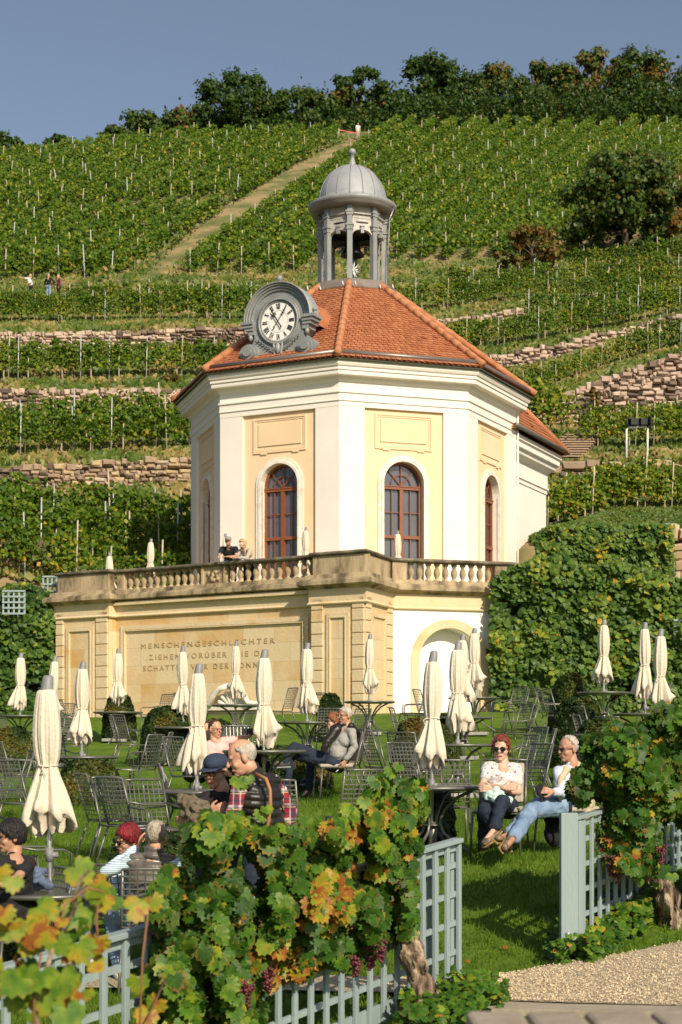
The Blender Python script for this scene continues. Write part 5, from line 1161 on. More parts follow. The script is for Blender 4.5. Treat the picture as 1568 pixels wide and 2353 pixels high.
vrow(88,-180,620,'vines above the upper left wall','green grapevine in the row growing just above the pink wall level with the clock')
for a_,b_,c_ in((-180,28,.8),(38,165,.5),(172,640,.8)): vrow(95.5,a_,b_,'vines below the hikers','green grapevine in the row just below the three hikers',sc=c_,sp=1.2)
vrow(85.4,890,1720,'vines above the short right wall','green staked grapevine in the row between the stone walls right of the roof',sc=.85,sp=1.2)
vrow(90.5,1230,1720,'vines behind the slanting wall','green staked grapevine in the second row above the slanting walls',sc=.9,sp=1.2)
vrow(96.5,880,1720,'vines below the grass bank','green staked grapevine in the row right of the lantern below the grass bank',sc=.9)
vrow(101,1050,1720,'vines of the upper right terrace','green grapevine with many stakes below the orange bush',sc=.9)
vrow(108,1330,1720,'vines at the top right terrace','green grapevine in the staked patch under the big dark tree',sc=.9)
vrow(75.6,-180,585,'vines between the two pink walls','green grapevine between the two pink walls on the left')
vrow(74.3,1090,1720,'vines between the slanting walls','green grapevine between the slanting walls at the right',sc=.74,sp=1.1)
vrow(64.1,-180,450,'vines above the brown wall','green grapevine in the front row above the brown wall on the left')
vrow(66.2,-180,450,'vines below the middle pink wall','green grapevine in the rear row above the brown wall on the left',jd=.5)
vrow(55.9,-180,445,'vines below the brown wall','lush green grapevine below the brown wall left of the pavilion',sc=1.0,sp=1.05)
vrow(53.2,-180,445,'vines left of the pavilion','lush green grapevine beside the left edge of the pavilion, behind the terrace',sc=1.12,sp=1.15,jd=.5)
vrow(50.3,-180,430,'vines behind the balustrade','green grapevine lowest on the slope behind the left balustrade',sc=1.0,sp=1.7,jd=.6)
vrow(66.3,1385,1720,'yellowing vines under the tall wall','yellow-green grapevine behind the floodlights',yl=True,sc=.75)
vrow(63.3,1375,1720,'yellowing vines behind the floodlights','yellow-green grapevine right behind the floodlight frame',yl=True,sc=.85)
vrow(66.0,1215,1300,'yellowing vines behind the annex','yellow-green grapevine behind the annex roof',yl=True,sc=1.25,sp=1.)
vrow(56.4,1285,1720,'yellowing vines below the floodlights','yellow-green grapevine below the floodlight wall, rear row',yl=True,sc=.85,sp=1.0)
vrow(54.2,1280,1720,'yellowing vines above the ivy','yellow-green grapevine below the floodlight wall, front row',yl=True,sc=.9,sp=1.0)
# ---------------- upper vineyard rows
STK=MB();STK.tube([(0,0,-.3),(.03,0,2.1)],.05,5);stk=mesh_from('stake',STK,M['stake']);STK=MB();STK.tube([(0,0,-.3),(-.04,0,2.35)],.05,5);stk2=mesh_from('stake',STK,M['stake_grey'])
rowlabels=0
def uprow(x0,d0,x1,d1,idx,side):
    L=math.hypot(x1-x0,d1-d0);n=int(L*100);s=NR.rand(n);X=x0+(x1-x0)*s;D=d0+(d1-d0)*s
    px=CX+F*X/D;ok=(px>-330)&(px<1900);
    if ok.sum()<200: return
    s=s[ok];X=X[ok];D=D[ok];n=len(s);zt=np.array([terr(a,b) for a,b in zip(X,D)])
    gap=np.array([noise.noise(V((q*L*.55,idx*1.3,0))) for q in s])
    h=NR.uniform(.3,1.7,n)+gap*.4;off=NR.normal(0,.24,n);dx,dy=(x1-x0)/L,(d1-d0)/L
    p=np.stack([X-dy*off,D+dx*off,zt+h],1);nr=np.stack([NR.normal(0,.7,n),NR.normal(-.8,.5,n),NR.normal(.6,.4,n)],1)
    t=np.clip(NR.normal(.42,.17,n)+gap*.15,0,1);y=NR.rand(n)<.035+.05*(gap>.25);t[y]=NR.uniform(.8,1,y.sum())
    r=thing('vine_row','long green vine row running up the slope '+side,'vine row',(x0,d0,terr(x0,d0)),'vine rows climbing the hill '+side)
    me=leaves('foliage',p,nr,NR.uniform(.20,.34,n),t,'fold',M['leaf_far'],r);link('foliage',me,r)
    q=rnd.random()*.5
    while q<L:
        a=q/L;X_=x0+(x1-x0)*a;D_=d0+(d1-d0)*a;pp=CX+F*X_/D_
        if -60<pp<1640:
            o=bpy.data.objects.new('stake',stk if rnd.random()<.72 else stk2);COL.objects.link(o);o.parent=r;o.location=V((X_,D_-.05,terr(X_,D_)))-ORG[r];o.rotation_euler=(rnd.uniform(-.05,.05),rnd.uniform(-.08,.08),0);o.scale=(.8,.8,rnd.uniform(.8,1.05))
        q+=rnd.uniform(4.0,8.5)
k=0
x=-58
while x<-15.5:   # left of the dirt path, two blocks
    uprow(x,112,x+.27*22,134,k,'left of the dirt path, lower block');uprow(x+.27*26,138,x+.27*59,171,k+.5,'left of the dirt path, upper block');k+=1;x+=1.9
x=-10.8
while x<40:     # right of the path
    m=.27+.10*min(1,max(0,(x+8)/22));d0=113 if x<-2 else 117.5
    uprow(x,d0,x+m*(176-d0),175,k,'right of the dirt path');k+=1;x+=1.85
# lower end block right of path near the lantern
# ---------------- trees on the ridge
def tree(label,px,py_top,py_base,D,wpx,tint=.45,tvar=.18,orange=0,n=5200,seed=0,blobs=9,name='tree',cat='tree',trunk=True,sz=.42):
    H=(py_base-py_top)*D/F;W=wpx*D/F/2;X=(px-CX)*D/F;zb=terr(X,D);zt=EYE+(HZ-py_top)/F*D;H=zt-zb
    r=np.random.RandomState(seed+50);base=V((X,D,zb));t=thing(name,label,cat,base)
    mb=MB();tips=[]
    mb.tube([base+V((0,0,-.5)),base+V((r.normal(0,.1),0,H*.3)),base+V((r.normal(0,.2),0,H*.6)),base+V((r.normal(0,.3),0,H*.85))],[H*.035,H*.028,H*.018,H*.006],7)
    cs=[]
    blobs=int(blobs*2.8)
    for i in range(blobs):
        a=r.uniform(0,2*pi);q=((i+.5)/blobs)**.9;zz=H*(.26+.66*q);env=math.sqrt(max(.04,1-((q-.42)/.68)**2))*(1+.3*math.sin(3*a+seed));rr=W*.95*env*r.uniform(.35,1.0)**.6
        if i==blobs-1: rr*=.2
        c=base+V((rr*math.cos(a),rr*math.sin(a)*.8,zz));cs.append((c,W*r.uniform(.2,.46)*(1-.2*q)))
        if i%2: mb.tube([base+V((0,0,H*(.2+.4*q))),base+V((rr*.4*math.cos(a),rr*.3*math.sin(a),zz*.85)),c],[H*.012,H*.008,H*.003],5)
    part('trunk',mb,M['trunk_far'],t)
    P_=[];Nn=[]
    for c,rr in cs:
        m=int(n/blobs);d=r.normal(0,1,(m,3));d/=np.linalg.norm(d,axis=1)[:,None];q=r.rand(m)**.55
        bump=np.array([1+.85*noise.noise(V(v)*2.3+c) for v in d]);off=d*(q*rr*bump)[:,None]*np.array([1,1,.8]);P_.append(np.array(c)[None]+off);Nn.append(d+r.normal(0,.5,(m,3)))
    P_=np.concatenate(P_);Nn=np.concatenate(Nn);tt=np.clip(r.normal(tint,tvar,len(P_)),0,1)
    if orange: cl=np.array([noise.noise(V(v)*.5) for v in P_]);mk=cl>(.35-orange);tt[mk]=r.uniform(.82,1,mk.sum())
    me=leaves('crown',P_,Nn+np.array([0,-.3,.2]),r.uniform(sz*.6,sz*1.2,len(P_)),tt,'fold',M['leaf_tree'],t);link('crown',me,t);return t
RT_=[(20,318,385,176,80,.45,0,'small dark green tree on the ridge at the far left edge'),(132,312,370,176,56,.4,0,'small round dark tree on the ridge, second from the left'),
(262,288,345,178,64,.5,0,'low leafy tree where the ridge starts to rise at the left'),(345,262,325,178,100,.5,0,'spreading low tree left of the tallest left-hand oak'),(418,252,320,178,76,.75,.12,'brownish green tree beside the left-hand oak'),
(462,240,315,179,70,.6,.05,'thin leafed tree touching the left side of the big oak'),(545,168,315,178,150,.35,0,'large dark oak standing tallest on the left part of the ridge'),(622,215,315,180,80,.55,.05,'medium tree right of the big left-hand oak'),
(690,205,315,180,110,.5,0,'broad green tree on the ridge above the end of the dirt path'),(765,208,310,181,90,.45,.04,'round green tree on the ridge just left of the dome axis'),(828,150,305,181,84,.4,0,'slim dark tree rising above the dome of the lantern'),
(890,188,300,182,90,.38,0,'dark tree between the dome and the broad dark oak'),(985,125,300,182,130,.35,0,'broad dark oak to the right of the dome, second tallest'),(1040,140,300,184,110,.4,.03,'dark oak leaning right beside the broad dark oak'),
(1145,150,300,184,120,.5,.05,'open dark tree with bare twigs at the middle right'),(1230,138,300,185,110,.5,.12,'green and rust tree right of the gap in the ridge'),(1290,148,300,185,100,.7,.3,'rust coloured tree on the ridge at the right'),
(1372,105,300,186,120,.72,.14,'tall thin brown-leafed tree, highest on the ridge'),(1455,108,300,186,130,.5,.08,'tall green tree beside the brown-leafed one at the right'),(1535,138,300,186,120,.6,.2,'russet green tree on the ridge at the right edge'),(1640,120,300,187,140,.45,.1,'dark tree outside the right end of the ridge line'),(1090,190,300,186,90,.4,.02,'low dark tree filling the gap below the bare twigs')]
for i,(px,yt,yb,D,wd,ti,orr,lb) in enumerate(RT_): tree(lb,px,yt-4,yb,D,wd*1.3,ti,.18,orr,int(2500+wd*45),i)
# undergrowth along the ridge
P_=[];
for i in range(300):
    px=rnd.uniform(300,1700);D=rnd.uniform(176,190);yt=np.interp(px,[150,350,500,800,1000,1700],[368,312,262,235,205,190])+rnd.uniform(-8,60);X=(px-CX)*D/F;c=np.array([X,D,EYE+(HZ-yt)/F*D-1.6]);m=150
    d=NR.normal(0,1,(m,3));P_.append(c+d*np.array([1.5,1.2,1.2]))
P_=np.concatenate(P_);me=leaves('undergrowth',P_,NR.normal(0,1,P_.shape)+np.array([0,-.5,.4]),NR.uniform(.3,.5,len(P_)),NR.normal(.42,.2,len(P_)),'fold',M['leaf_tree']);tag(link('undergrowth',me),'dense dark undergrowth below the ridge trees','bushes',kind='stuff')
tree('large bushy green tree on the slope at the right, standing among the vines',1440,345,600,113,255,.6,.16,0,15000,31,20,sz=.34)
tree('green tree partly cut by the right edge, right of the bushy slope tree',1570,420,600,110,150,.62,.16,.05,4500,32,9,sz=.34)
tree('rust brown shrub high on the slope at the right edge',1545,385,450,140,90,.9,.08,.4,2500,33,7,name='shrub',cat='shrub',sz=.34)
tree('rust brown round shrub on the grass bank right of the lantern',1225,520,625,107,120,.88,.08,.45,3600,34,8,name='shrub',cat='shrub',sz=.26)
tree('small dark bush beside the rust brown round shrub',1165,560,618,110,60,.5,.15,.1,1500,35,6,name='shrub',cat='shrub',sz=.26)
tree('small russet shrub on the slanting wall at the right',1382,715,760,90,50,.85,.1,.4,1400,36,6,name='shrub',cat='shrub',sz=.2)
tree('small red-brown creeper shrub on the tall right wall',1365,885,935,68.5,40,.95,.06,.5,900,37,5,name='shrub',cat='shrub',sz=.16)
tree('small golden shrub between the two pink walls on the left',395,865,905,75,60,.86,.1,.3,900,38,5,name='shrub',cat='shrub',sz=.14)
# tufts of dry grass on the terraces
n=60000;px=NR.uniform(-100,1700,n);D=NR.uniform(50.5,118,n);X=(px-CX)*D/F
okk=~((px>430)&(px<1255)&(D<58))&~((np.abs(X-(-15.9+.27*(D-108)))<1.5)&(D>100));X=X[okk];D=D[okk];n=len(X);z=np.array([terr(a,b) for a,b in zip(X,D)])
M['drygrass']=leafmat('dry_grass',[(0,(.05,.10,.012)),(.45,(.11,.15,.02)),(.72,(.26,.21,.06)),(1,(.36,.24,.10))],trans=.2)
cl=np.array([noise.noise(V((a,b,0))*.4) for a,b in zip(X,D)])
me=leaves('bank_grass',np.stack([X,D,z+.12],1),NR.normal(0,1,(n,3))*np.array([1,.6,.2])+np.array([0,-1,.3]),NR.uniform(.16,.4,n),.45+cl*.6+NR.normal(0,.15,n),'fold',M['drygrass']);tag(link('bank_grass',me),'dry grass tufts on the vineyard banks','grass',kind='stuff')
# ---------------- ivy / climbing vine walls
def mass(name,label,cat,pts,D0,D1,n,sz,tm=.45,tv=.2,back=True,mat='leaf_ivy',kind='mid',thick=.7,yl=.03,cl=1.):
    """pts polygon in view pixels, D interpolated by x"""
    xs=[p[0] for p in pts];ys=[p[1] for p in pts];x0,x1,y0,y1=min(xs),max(xs),min(ys),max(ys)
    def inside(x,y):
        c=False;j=len(pts)-1
        for i in range(len(pts)):
            if (pts[i][1]>y)!=(pts[j][1]>y) and x<(pts[j][0]-pts[i][0])*(y-pts[i][1])/(pts[j][1]-pts[i][1])+pts[i][0]: c=not c
            j=i
        return c
    c0=P((x0+x1)/2,y1,(D0+D1)/2);t=thing(name,label,cat,c0);Pp=[];T=[];Nr=[];it=0
    while len(Pp)<n and it<n*6:
        it+=1;x=rnd.uniform(x0,x1);y=rnd.uniform(y0,y1)
        if not inside(x,y): continue
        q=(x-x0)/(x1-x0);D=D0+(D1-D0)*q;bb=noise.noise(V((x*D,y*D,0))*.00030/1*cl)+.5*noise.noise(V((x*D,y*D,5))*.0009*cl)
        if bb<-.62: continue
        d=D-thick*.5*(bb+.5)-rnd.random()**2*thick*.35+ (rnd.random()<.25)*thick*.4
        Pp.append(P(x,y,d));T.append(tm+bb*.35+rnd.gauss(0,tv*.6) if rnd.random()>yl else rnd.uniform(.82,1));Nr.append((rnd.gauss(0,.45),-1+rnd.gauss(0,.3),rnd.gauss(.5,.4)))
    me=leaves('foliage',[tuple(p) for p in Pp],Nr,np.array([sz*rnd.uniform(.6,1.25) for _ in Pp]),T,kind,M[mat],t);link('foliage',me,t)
    if back:
        mb=MB();mb.prism([P(x+(25 if x<(x0+x1)/2 else -25),y+(42 if y<(y0+y1)/2 else -5),(D0+(D1-D0)*(x-x0)/(x1-x0))+thick*.35) for x,y in pts],(0,.15,0));part('shade_backing',mb,M['twigs'],t)  # dark panel behind the leaves, shade of the gaps put into its colour
    return t
mass('ivy_wall','dense green climbing vine covering the wall right of the white arch','climbing vine',[(1128,1335),(1150,1318),(1175,1300),(1230,1285),(1300,1272),(1330,1300),(1420,1290),(1470,1305),(1568,1330),(1800,1330),(1800,1650),(1300,1640),(1150,1640),(1132,1600),(1125,1500),(1130,1420)],42.0,40.5,15000,.21,.56,.22,yl=.02)
mass('ivy_hedge','upper climbing vine hanging over blue-grey trellis at the right','climbing vine',[(1232,1262),(1238,1225),(1262,1206),(1330,1210),(1375,1204),(1420,1208),(1470,1200),(1545,1206),(1548,1320),(1300,1320),(1220,1310),(1240,1250)],47.5,46.5,7000,.19,.56,.22,yl=.03)
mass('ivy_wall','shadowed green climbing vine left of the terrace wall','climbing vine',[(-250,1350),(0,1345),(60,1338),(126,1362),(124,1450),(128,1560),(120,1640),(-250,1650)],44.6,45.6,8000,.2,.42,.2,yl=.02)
# blue-grey trellis panels on the walls
def trellis(label,px,py0,py1,D,w,nx,ny,name='wall_trellis'):
    t=thing(name,label,'trellis',P(px,py1,D));mb=MB();a=P(px,py0,D);h=(py1-py0)*D/F
    for i in range(nx): x=a.x+w*i/(nx-1);mb.box((x,D,a.z-h/2),(.05,.03,h))
    for j in range(ny): mb.box((a.x+w/2,D-.03,a.z-h*j/(ny-1)),(w+.05,.025,.05))
    part('lattice',mb,M['fence'],t)
trellis('blue-grey wall trellis showing left of the terrace parapet, lower one',8,1358,1410,44.7,.6,5,5);trellis('blue-grey trellis just above the ivy touching the left parapet',100,1325,1360,45.6,.38,4,3)
trellis('blue-grey trellis among the upper ivy, right of centre',1485,1206,1290,47.0,.55,6,8);trellis('blue-grey trellis at the upper right beside the sandstone wall',1530,1205,1240,47.0,.3,4,4)
trellis('blue-grey trellis in the upper ivy, behind leaves at its left part',1390,1230,1300,47.2,.4,4,6);trellis('pale trellis tip right of the balustrade end',1182,1297,1312,43.5,.4,5,2)
trellis('blue-grey trellis low in the ivy at the right edge',1550,1425,1475,40.7,.5,5,5)
# low planting at the ivy foot
n=14000;px=NR.uniform(1225,1720,n);D=NR.uniform(49.8,57.5,n);X=(px-CX)*D/F;z=np.array([terr(a,b) for a,b in zip(X,D)])
me=leaves('bank_grass',np.stack([X,D,z+.12],1),NR.normal(0,1,(n,3))*np.array([1,.6,.2])+np.array([0,-1,.3]),NR.uniform(.2,.45,n),.22+.3*np.array([noise.noise(V((a*.6,b*.6,0))) for a,b in zip(X,D)])+NR.normal(0,.12,n),'fold',M['drygrass']);tag(link('bank_grass',me),'green and yellow grass bank above the upper ivy','grass',kind='stuff')
pp=np.array([tuple(v) for v in PATHV]);n=4500;ii=NR.randint(8,len(pp)//4,n)*4+NR.choice([0,3,0,3,0,2],n);q=pp[ii]+np.stack([NR.normal(0,.45,n),NR.normal(0,.8,n),np.zeros(n)],1)
me=leaves('path_grass',q,NR.normal(0,1,(n,3))*np.array([1,.6,.2])+np.array([0,-1,.3]),NR.uniform(.15,.4,n),NR.normal(.35,.25,n),'fold',M['drygrass']);tag(link('path_grass',me),'grass growing over the edges of the dirt path','grass',kind='stuff')
# ---------------- topiary
def dome(label,px,py_top,D,w,h):
    X=(px-CX)*D/F;zb=lawn(X,D);base=V((X,D,zb));t=thing('topiary_dome',label,'topiary',base,None)
    mb=MB();vs=[];mb.lathe([(w/2*.96*math.cos(a)**.6 if a<pi/2-.01 else .01,h*.97*math.sin(a)) for a in np.linspace(0,pi/2-.02,12)],28,tuple(base),fn=lambda a,z:1+.05*noise.noise(V((math.cos(a)*2,math.sin(a)*2,z*4+px))))
    part('core',mb,M['twigs'],t)
    n=int(5200*min(1.6,w*h*2));a=NR.uniform(0,2*pi,n);e=np.arcsin(NR.rand(n));R_=w/2*np.cos(e)**.6;p=np.stack([R_*np.cos(a),R_*np.sin(a),h*np.sin(e)],1);nr=np.stack([np.cos(a)*np.cos(e),np.sin(a)*np.cos(e),np.sin(e)],1)
    k=np.array([1+.06*noise.noise(V(v)*6+base)+.03*rnd.random() for v in p])[:,None];tt=np.array([.45+.7*noise.noise(V(v)*2.2+base*3) for v in p])+NR.normal(0,.12,n)
    me=leaves('foliage',p*k+np.array(base),nr+NR.normal(0,.5,(n,3)),NR.uniform(.02,.045,n)*(1+D/40),tt,'fold',M['leaf_box'],t);link('foliage',me,t)
for px,yt,D,w,h,lb in [(275,1620,35.2,.75,1.0,'clipped brown-green dome behind the table under the inscription letters'),(383,1648,30.0,1.0,1.05,'large clipped dome between the two left-centre umbrellas'),(205,1765,23.4,1.0,.62,'clipped low dome under the table with the tall left umbrella'),
 (886,1738,18.4,.62,.68,'clipped green dome right of the lounging couple, above the foreground vine'),(955,1655,26,.75,.95,'clipped dome left of the leaning umbrella at the gate table'),(760,1598,33,.6,.95,'clipped dome behind the lounging couple'),
 (700,1690,23.8,.85,.6,'clipped low dome beneath the table behind the couple'),(640,1700,25.2,.8,.6,'clipped dome behind the umbrella beside the pink-shirted man'),(1310,1575,33,.85,1.15,'clipped dome in front of the ivy at the right'),(1330,1645,26.5,.95,1.1,'brown-green clipped dome behind the man in jeans'),
 (1370,1690,23.4,.7,.95,'rusty clipped dome above the shoulder of the man in jeans'),(360,1818,15.6,1.0,.55,'clipped dark dome behind the grey-haired man'),(75,1925,13.4,.55,.6,'clipped dome at the foot of the nearest umbrella'),(30,1665,30,.9,.8,'clipped dome at the left edge behind the tables'),
 (960,1830,17.4,.8,.62,'dark clipped dome beneath the table with the backpack'),(1012,1640,29,.8,.8,'clipped dome behind the two umbrellas before the arch'),(500,1655,31,.8,.7,'clipped dome behind the pink-shirted man')]: dome(lb,px,yt,D,w,h)
# ---------------- chair prototypes
def make_chair(arms=False,cush=False):
    t=proto('garden_chair','x','chair')
    mb=MB();W_=.235
    for s in(-1,1):
        mb2=MB();mb2.tube([(s*W_,.21,.43),(s*.25,.30,.18),(s*.26,.36,0)],.0125,6);part('leg',mb2,M['steel'],t)
        mb2=MB();mb2.tube([(s*W_,-.22,.43),(s*.25,-.26,0)],.0125,6);part('leg',mb2,M['steel'],t)
        mb.tube([(s*W_,.21,.43),(s*W_,.27,.60),(s*(W_-.005),.37,.95)],.0125,6)
    mb.tube([(-W_,.37,.95),(-.1,.395,.955),(.1,.395,.955),(W_,.37,.95)],.0125,6);part('back_frame',mb,M['steel'],t)
    mb=MB()
    def bp(x,q): return V((x,.25+.13*q+.03*(1-(x/W_)**2),.50+.45*q))
    for i in range(7):
        x=-W_+2*W_*(i+1)/8;mb.bar(bp(x,0),bp(x,.5),.011,.004);mb.bar(bp(x,.5),bp(x,1),.011,.004)
    for j in range(9):
        q=j/9.;pts=[bp(x,q) for x in np.linspace(-W_,W_,5)]
        for a,b in zip(pts,pts[1:]): mb.bar(a,b,.004,.011)
    part('backrest',mb,M['steel'],t)
    mb=MB();mb.tube([(-W_,.21,.43),(-W_,-.22,.43),(W_,-.22,.43),(W_,.21,.43),(-W_,.21,.43)],.0125,6)
    for i in range(8): x=-W_+2*W_*(i+1)/9;mb.bar((x,-.22,.43),(x,.21,.425),.011,.004)
    for j in range(8): y=-.22+.43*(j+1)/9;mb.bar((-W_,y,.431),(W_,y,.431),.011,.004)
    part('seat',mb,M['steel'],t)
    if arms:
        for s in(-1,1):
            mb=MB();mb.tube([(s*W_,.31,.70),(s*.27,.1,.66),(s*.275,-.16,.655),(s*.265,-.235,.62),(s*.245,-.235,.44)],.0125,6);part('armrest',mb,M['steel'],t)
    if cush:
        mb=MB();mb.box((0,-.02,.46),(.45,.46,.045));part('seat_cushion',mb,M['beige'],t,bevel=.018)
        mb=MB();b=[];mb.bar((0,.255,.52),(0,.36,.92),.42,.035,up=(0,1,0));part('back_cushion',mb,M['beige'],t,bevel=.014)
    freeze(t);return t
CH={(0,0):make_chair(),(1,0):make_chair(True),(0,1):make_chair(False,True),(1,1):make_chair(True,True)}
first=dict((k,True) for k in CH);chn=0
def chair(x,y,yaw,label,kind=(0,0),group='garden chairs on the lawn',z=None):
    s=CH[kind];loc=V((x,y,lawn(x,y) if z is None else z))
    if first[kind]: first[kind]=False;s.location=loc;s.rotation_euler=(0,0,yaw);tag(s,label,None,group);return s
    return dup(s,loc,yaw,label,group)
# table prototype
def make_table():
    t=proto('garden_table','x','table');mb=MB();mb.lathe([(.02,.70),(.50,.70),(.53,.705),(.545,.72),(.545,.735),(.53,.745),(.50,.742),(.02,.742)],36);part('tabletop',mb,M['steel'],t)
    for k in range(4):
        a=pi/4+k*pi/2+.2;c,s=math.cos(a),math.sin(a);mb=MB();mb.tube([(r*c,r*s,z) for r,z in((.46,.695),(.38,.665),(.28,.62),(.17,.52),(.10,.42),(.085,.34),(.12,.25),(.26,.15),(.42,.06),(.46,.02))],.017,8);part('leg',mb,M['steel'],t)
    mb=MB();mb.lathe([(.045,0),(.045,.3),(.034,.31),(.034,.36)],12);part('socket',mb,M['steel'],t)
    mb=MB();mb.lathe([(.1,.32),(.1,.335)],12);part('leg_collar',mb,M['steel'],t);freeze(t);return t
TB=make_table()
M['tag_red']=flat('red_label',(.6,.01,.015),.6)
def make_umb(seed,tw_=.8,ph=0,asym=.35,fl=0,low=1.):
    t=proto('closed_umbrella','x','umbrella');r=random.Random(seed)
    # z=0 at the cap base, negative downwards
    mb=MB();mb.lathe([(.0,.115),(.03,.115),(.042,.1),(.05,.0),(.05,-.01)],16);mb.v=[(v[0]+(.012 if v[2]>.09 else 0),v[1],v[2]) for v in mb.v];part('cap',mb,M['capgrey'],t)
    mb=MB();seg=96;L=1.14;vs=[];R_=[]
    zs=[0,.012,.04,.1,.2,.3,.38,.46,.52,.57,.60,.63,.67,.73,.80,.88,.95,1.03]
    rs=[.045,.066,.075,.086,.097,.104,.105,.100,.092,.084,.077,.074,.081,.095,.112,.131,.148,.162]
    hem=[1+ .0 for _ in range(seg)]
    for i,(z,rr) in enumerate(zip(zs,rs)):
        q=z/1.03
        for k in range(seg):
            a=2*pi*k/seg;A=.0035+.013*q**1.5*(0.3 if abs(z-.62)<.05 else 1)
            pl=math.cos(8*a+ph+tw_*q*3)*A+math.cos(19*a+ph*2-tw_*q*4+seed)*A*.5+math.cos(3*a+seed+tw_*q)*A*.7
            R2=(rr+pl);
            if z>.66: e=(z-.66)/.37;R2*=1+asym*e*math.cos(a-fl)*.8;R2+=.020*e*math.cos(8*a+ph+tw_*3)+.018*e*math.cos(3*a+seed*2.1)+.01*e*math.cos(13*a+seed)
            zz=-z
            if z>.86: e=(z-.86)/.17;zz+=e*(.06*math.cos(2*a+seed)+.035*math.cos(5*a+seed*1.3)+.035*math.cos(8*a+ph+1.)+.02*math.cos(a-fl+2.5))
            vs.append((R2*math.cos(a),R2*math.sin(a),zz))
    n=len(zs);fs=[(i*seg+k,i*seg+(k+1)%seg,(i+1)*seg+(k+1)%seg,(i+1)*seg+k) for i in range(n-1) for k in range(seg)];fs.append(tuple(range(seg)))
    # underside: cloth turning back in to the rib tips
    o=len(vs);zz2=[(1.045,.90,0),(1.03,.62,0),(1.06,.60,1),(1.12,.50,1),(1.16,.40,1)]
    for j,(z,kk,w_) in enumerate(zz2):
        for k in range(seg):
            a=2*pi*k/seg;lr=vs[(n-1)*seg+k];R0=math.hypot(lr[0],lr[1]);R2=R0*kk+(.022*math.cos(8*a+ph+tw_*3) + .008*math.cos(16*a+seed) if j>0 else 0)
            if w_: R2=min(R2,.12+.02*math.cos(8*a+ph+tw_*3))
            z_=lr[2]-(.01 if j==0 else 0) if j==0 else -(z+.03*math.cos(8*a+ph+tw_*3+.4)+.02*math.cos(a+seed))*low
            vs.append((R2*math.cos(a),R2*math.sin(a),z_))
    fs+=[((n-1)*seg+k+ (0),(n-1)*seg+(k+1)%seg,o+(k+1)%seg,o+k) for k in range(seg)]
    fs+=[(o+i*seg+k,o+i*seg+(k+1)%seg,o+(i+1)*seg+(k+1)%seg,o+(i+1)*seg+k) for i in range(len(zz2)-1) for k in range(seg)]
    mb.add(vs,fs,0,True);cn=part('canopy',mb,M['canvas'],t)
    mb=MB()
    for k in range(8): a=2*pi*k/8-ph/8;mb.tube([(.06*math.cos(a),.06*math.sin(a),-.9),(.085*math.cos(a),.085*math.sin(a),-1.17)],.007,5)
    part('ribs',mb,M['capgrey'],t)
    mb=MB();mb.tube([(.079*math.cos(a),.079*math.sin(a),-.622-.004*math.cos(3*a)) for a in np.linspace(0,2*pi,25)],.007,6)
    a=fl;mb.tube([(.08*math.cos(-2.2),.08*math.sin(-2.2),-.622),(.125*math.cos(-2.2),.125*math.sin(-2.2),-.64),(.10*math.cos(-2.1),.12*math.sin(-2.1),-.71)],.005,5);part('tie_strap',mb,M['canvas'],t)
    freeze(t);return t
UM=[make_umb(1,.5,0,.35,.3),make_umb(2,-.7,1.2,.4,2.9),make_umb(3,.9,2.,.25,0.),make_umb(4,-.3,.6,.3,-1.9)]
mb=MB();mb.v=[];uf=[True]*4
def umbrella(px,pycap,D,zt_ground,label,v,lenpx,group='closed cream umbrellas',tilt=0,base=True,zg=None,crank=True):
    sc=lenpx*D/F/1.27;X=(px-CX)*D/F;zcap=EYE+(HZ-pycap)/F*D-.115*sc
    src=UM[v];g=lawn(X,D) if zg is None else zg
    if uf[v]: uf[v]=False;u=src;u.location=(X,D,zcap);tag(u,label,None,group)
    else: u=dup(src,(X,D,zcap),0,label,group)
    u.scale=(sc*rnd.uniform(.9,1.12),sc*rnd.uniform(.9,1.12),sc);u.rotation_euler=(rnd.uniform(-.012,.012),tilt+rnd.uniform(-.015,.015),rnd.uniform(-.5,.5))
    # pole (a part of this umbrella)
    mb=MB();h=(zcap-g)/sc;mb.tube([(0,0,-.2),(0,0,-h+.02)],.021/1,10);o=link('pole',mesh_from('pole',mb,M['alu']),u)
    mb=MB();zz=-min(h-.35,1.30+.05);mb.tube([(0,0,zz-.05),(0,0,zz+.06)],.033,10);mb.tube([(0,0,zz),(.065,-.01,zz)],.026,10);link('crank',mesh_from('crank',mb,M['capgrey']),u)
    if base: mb=MB();mb.box((0,0,-h+.035),(.5/1,.5/1,.07));o=link('base_plate',mesh_from('base_plate',mb,M['stonebase']),u);bev(o,.01)
    return u
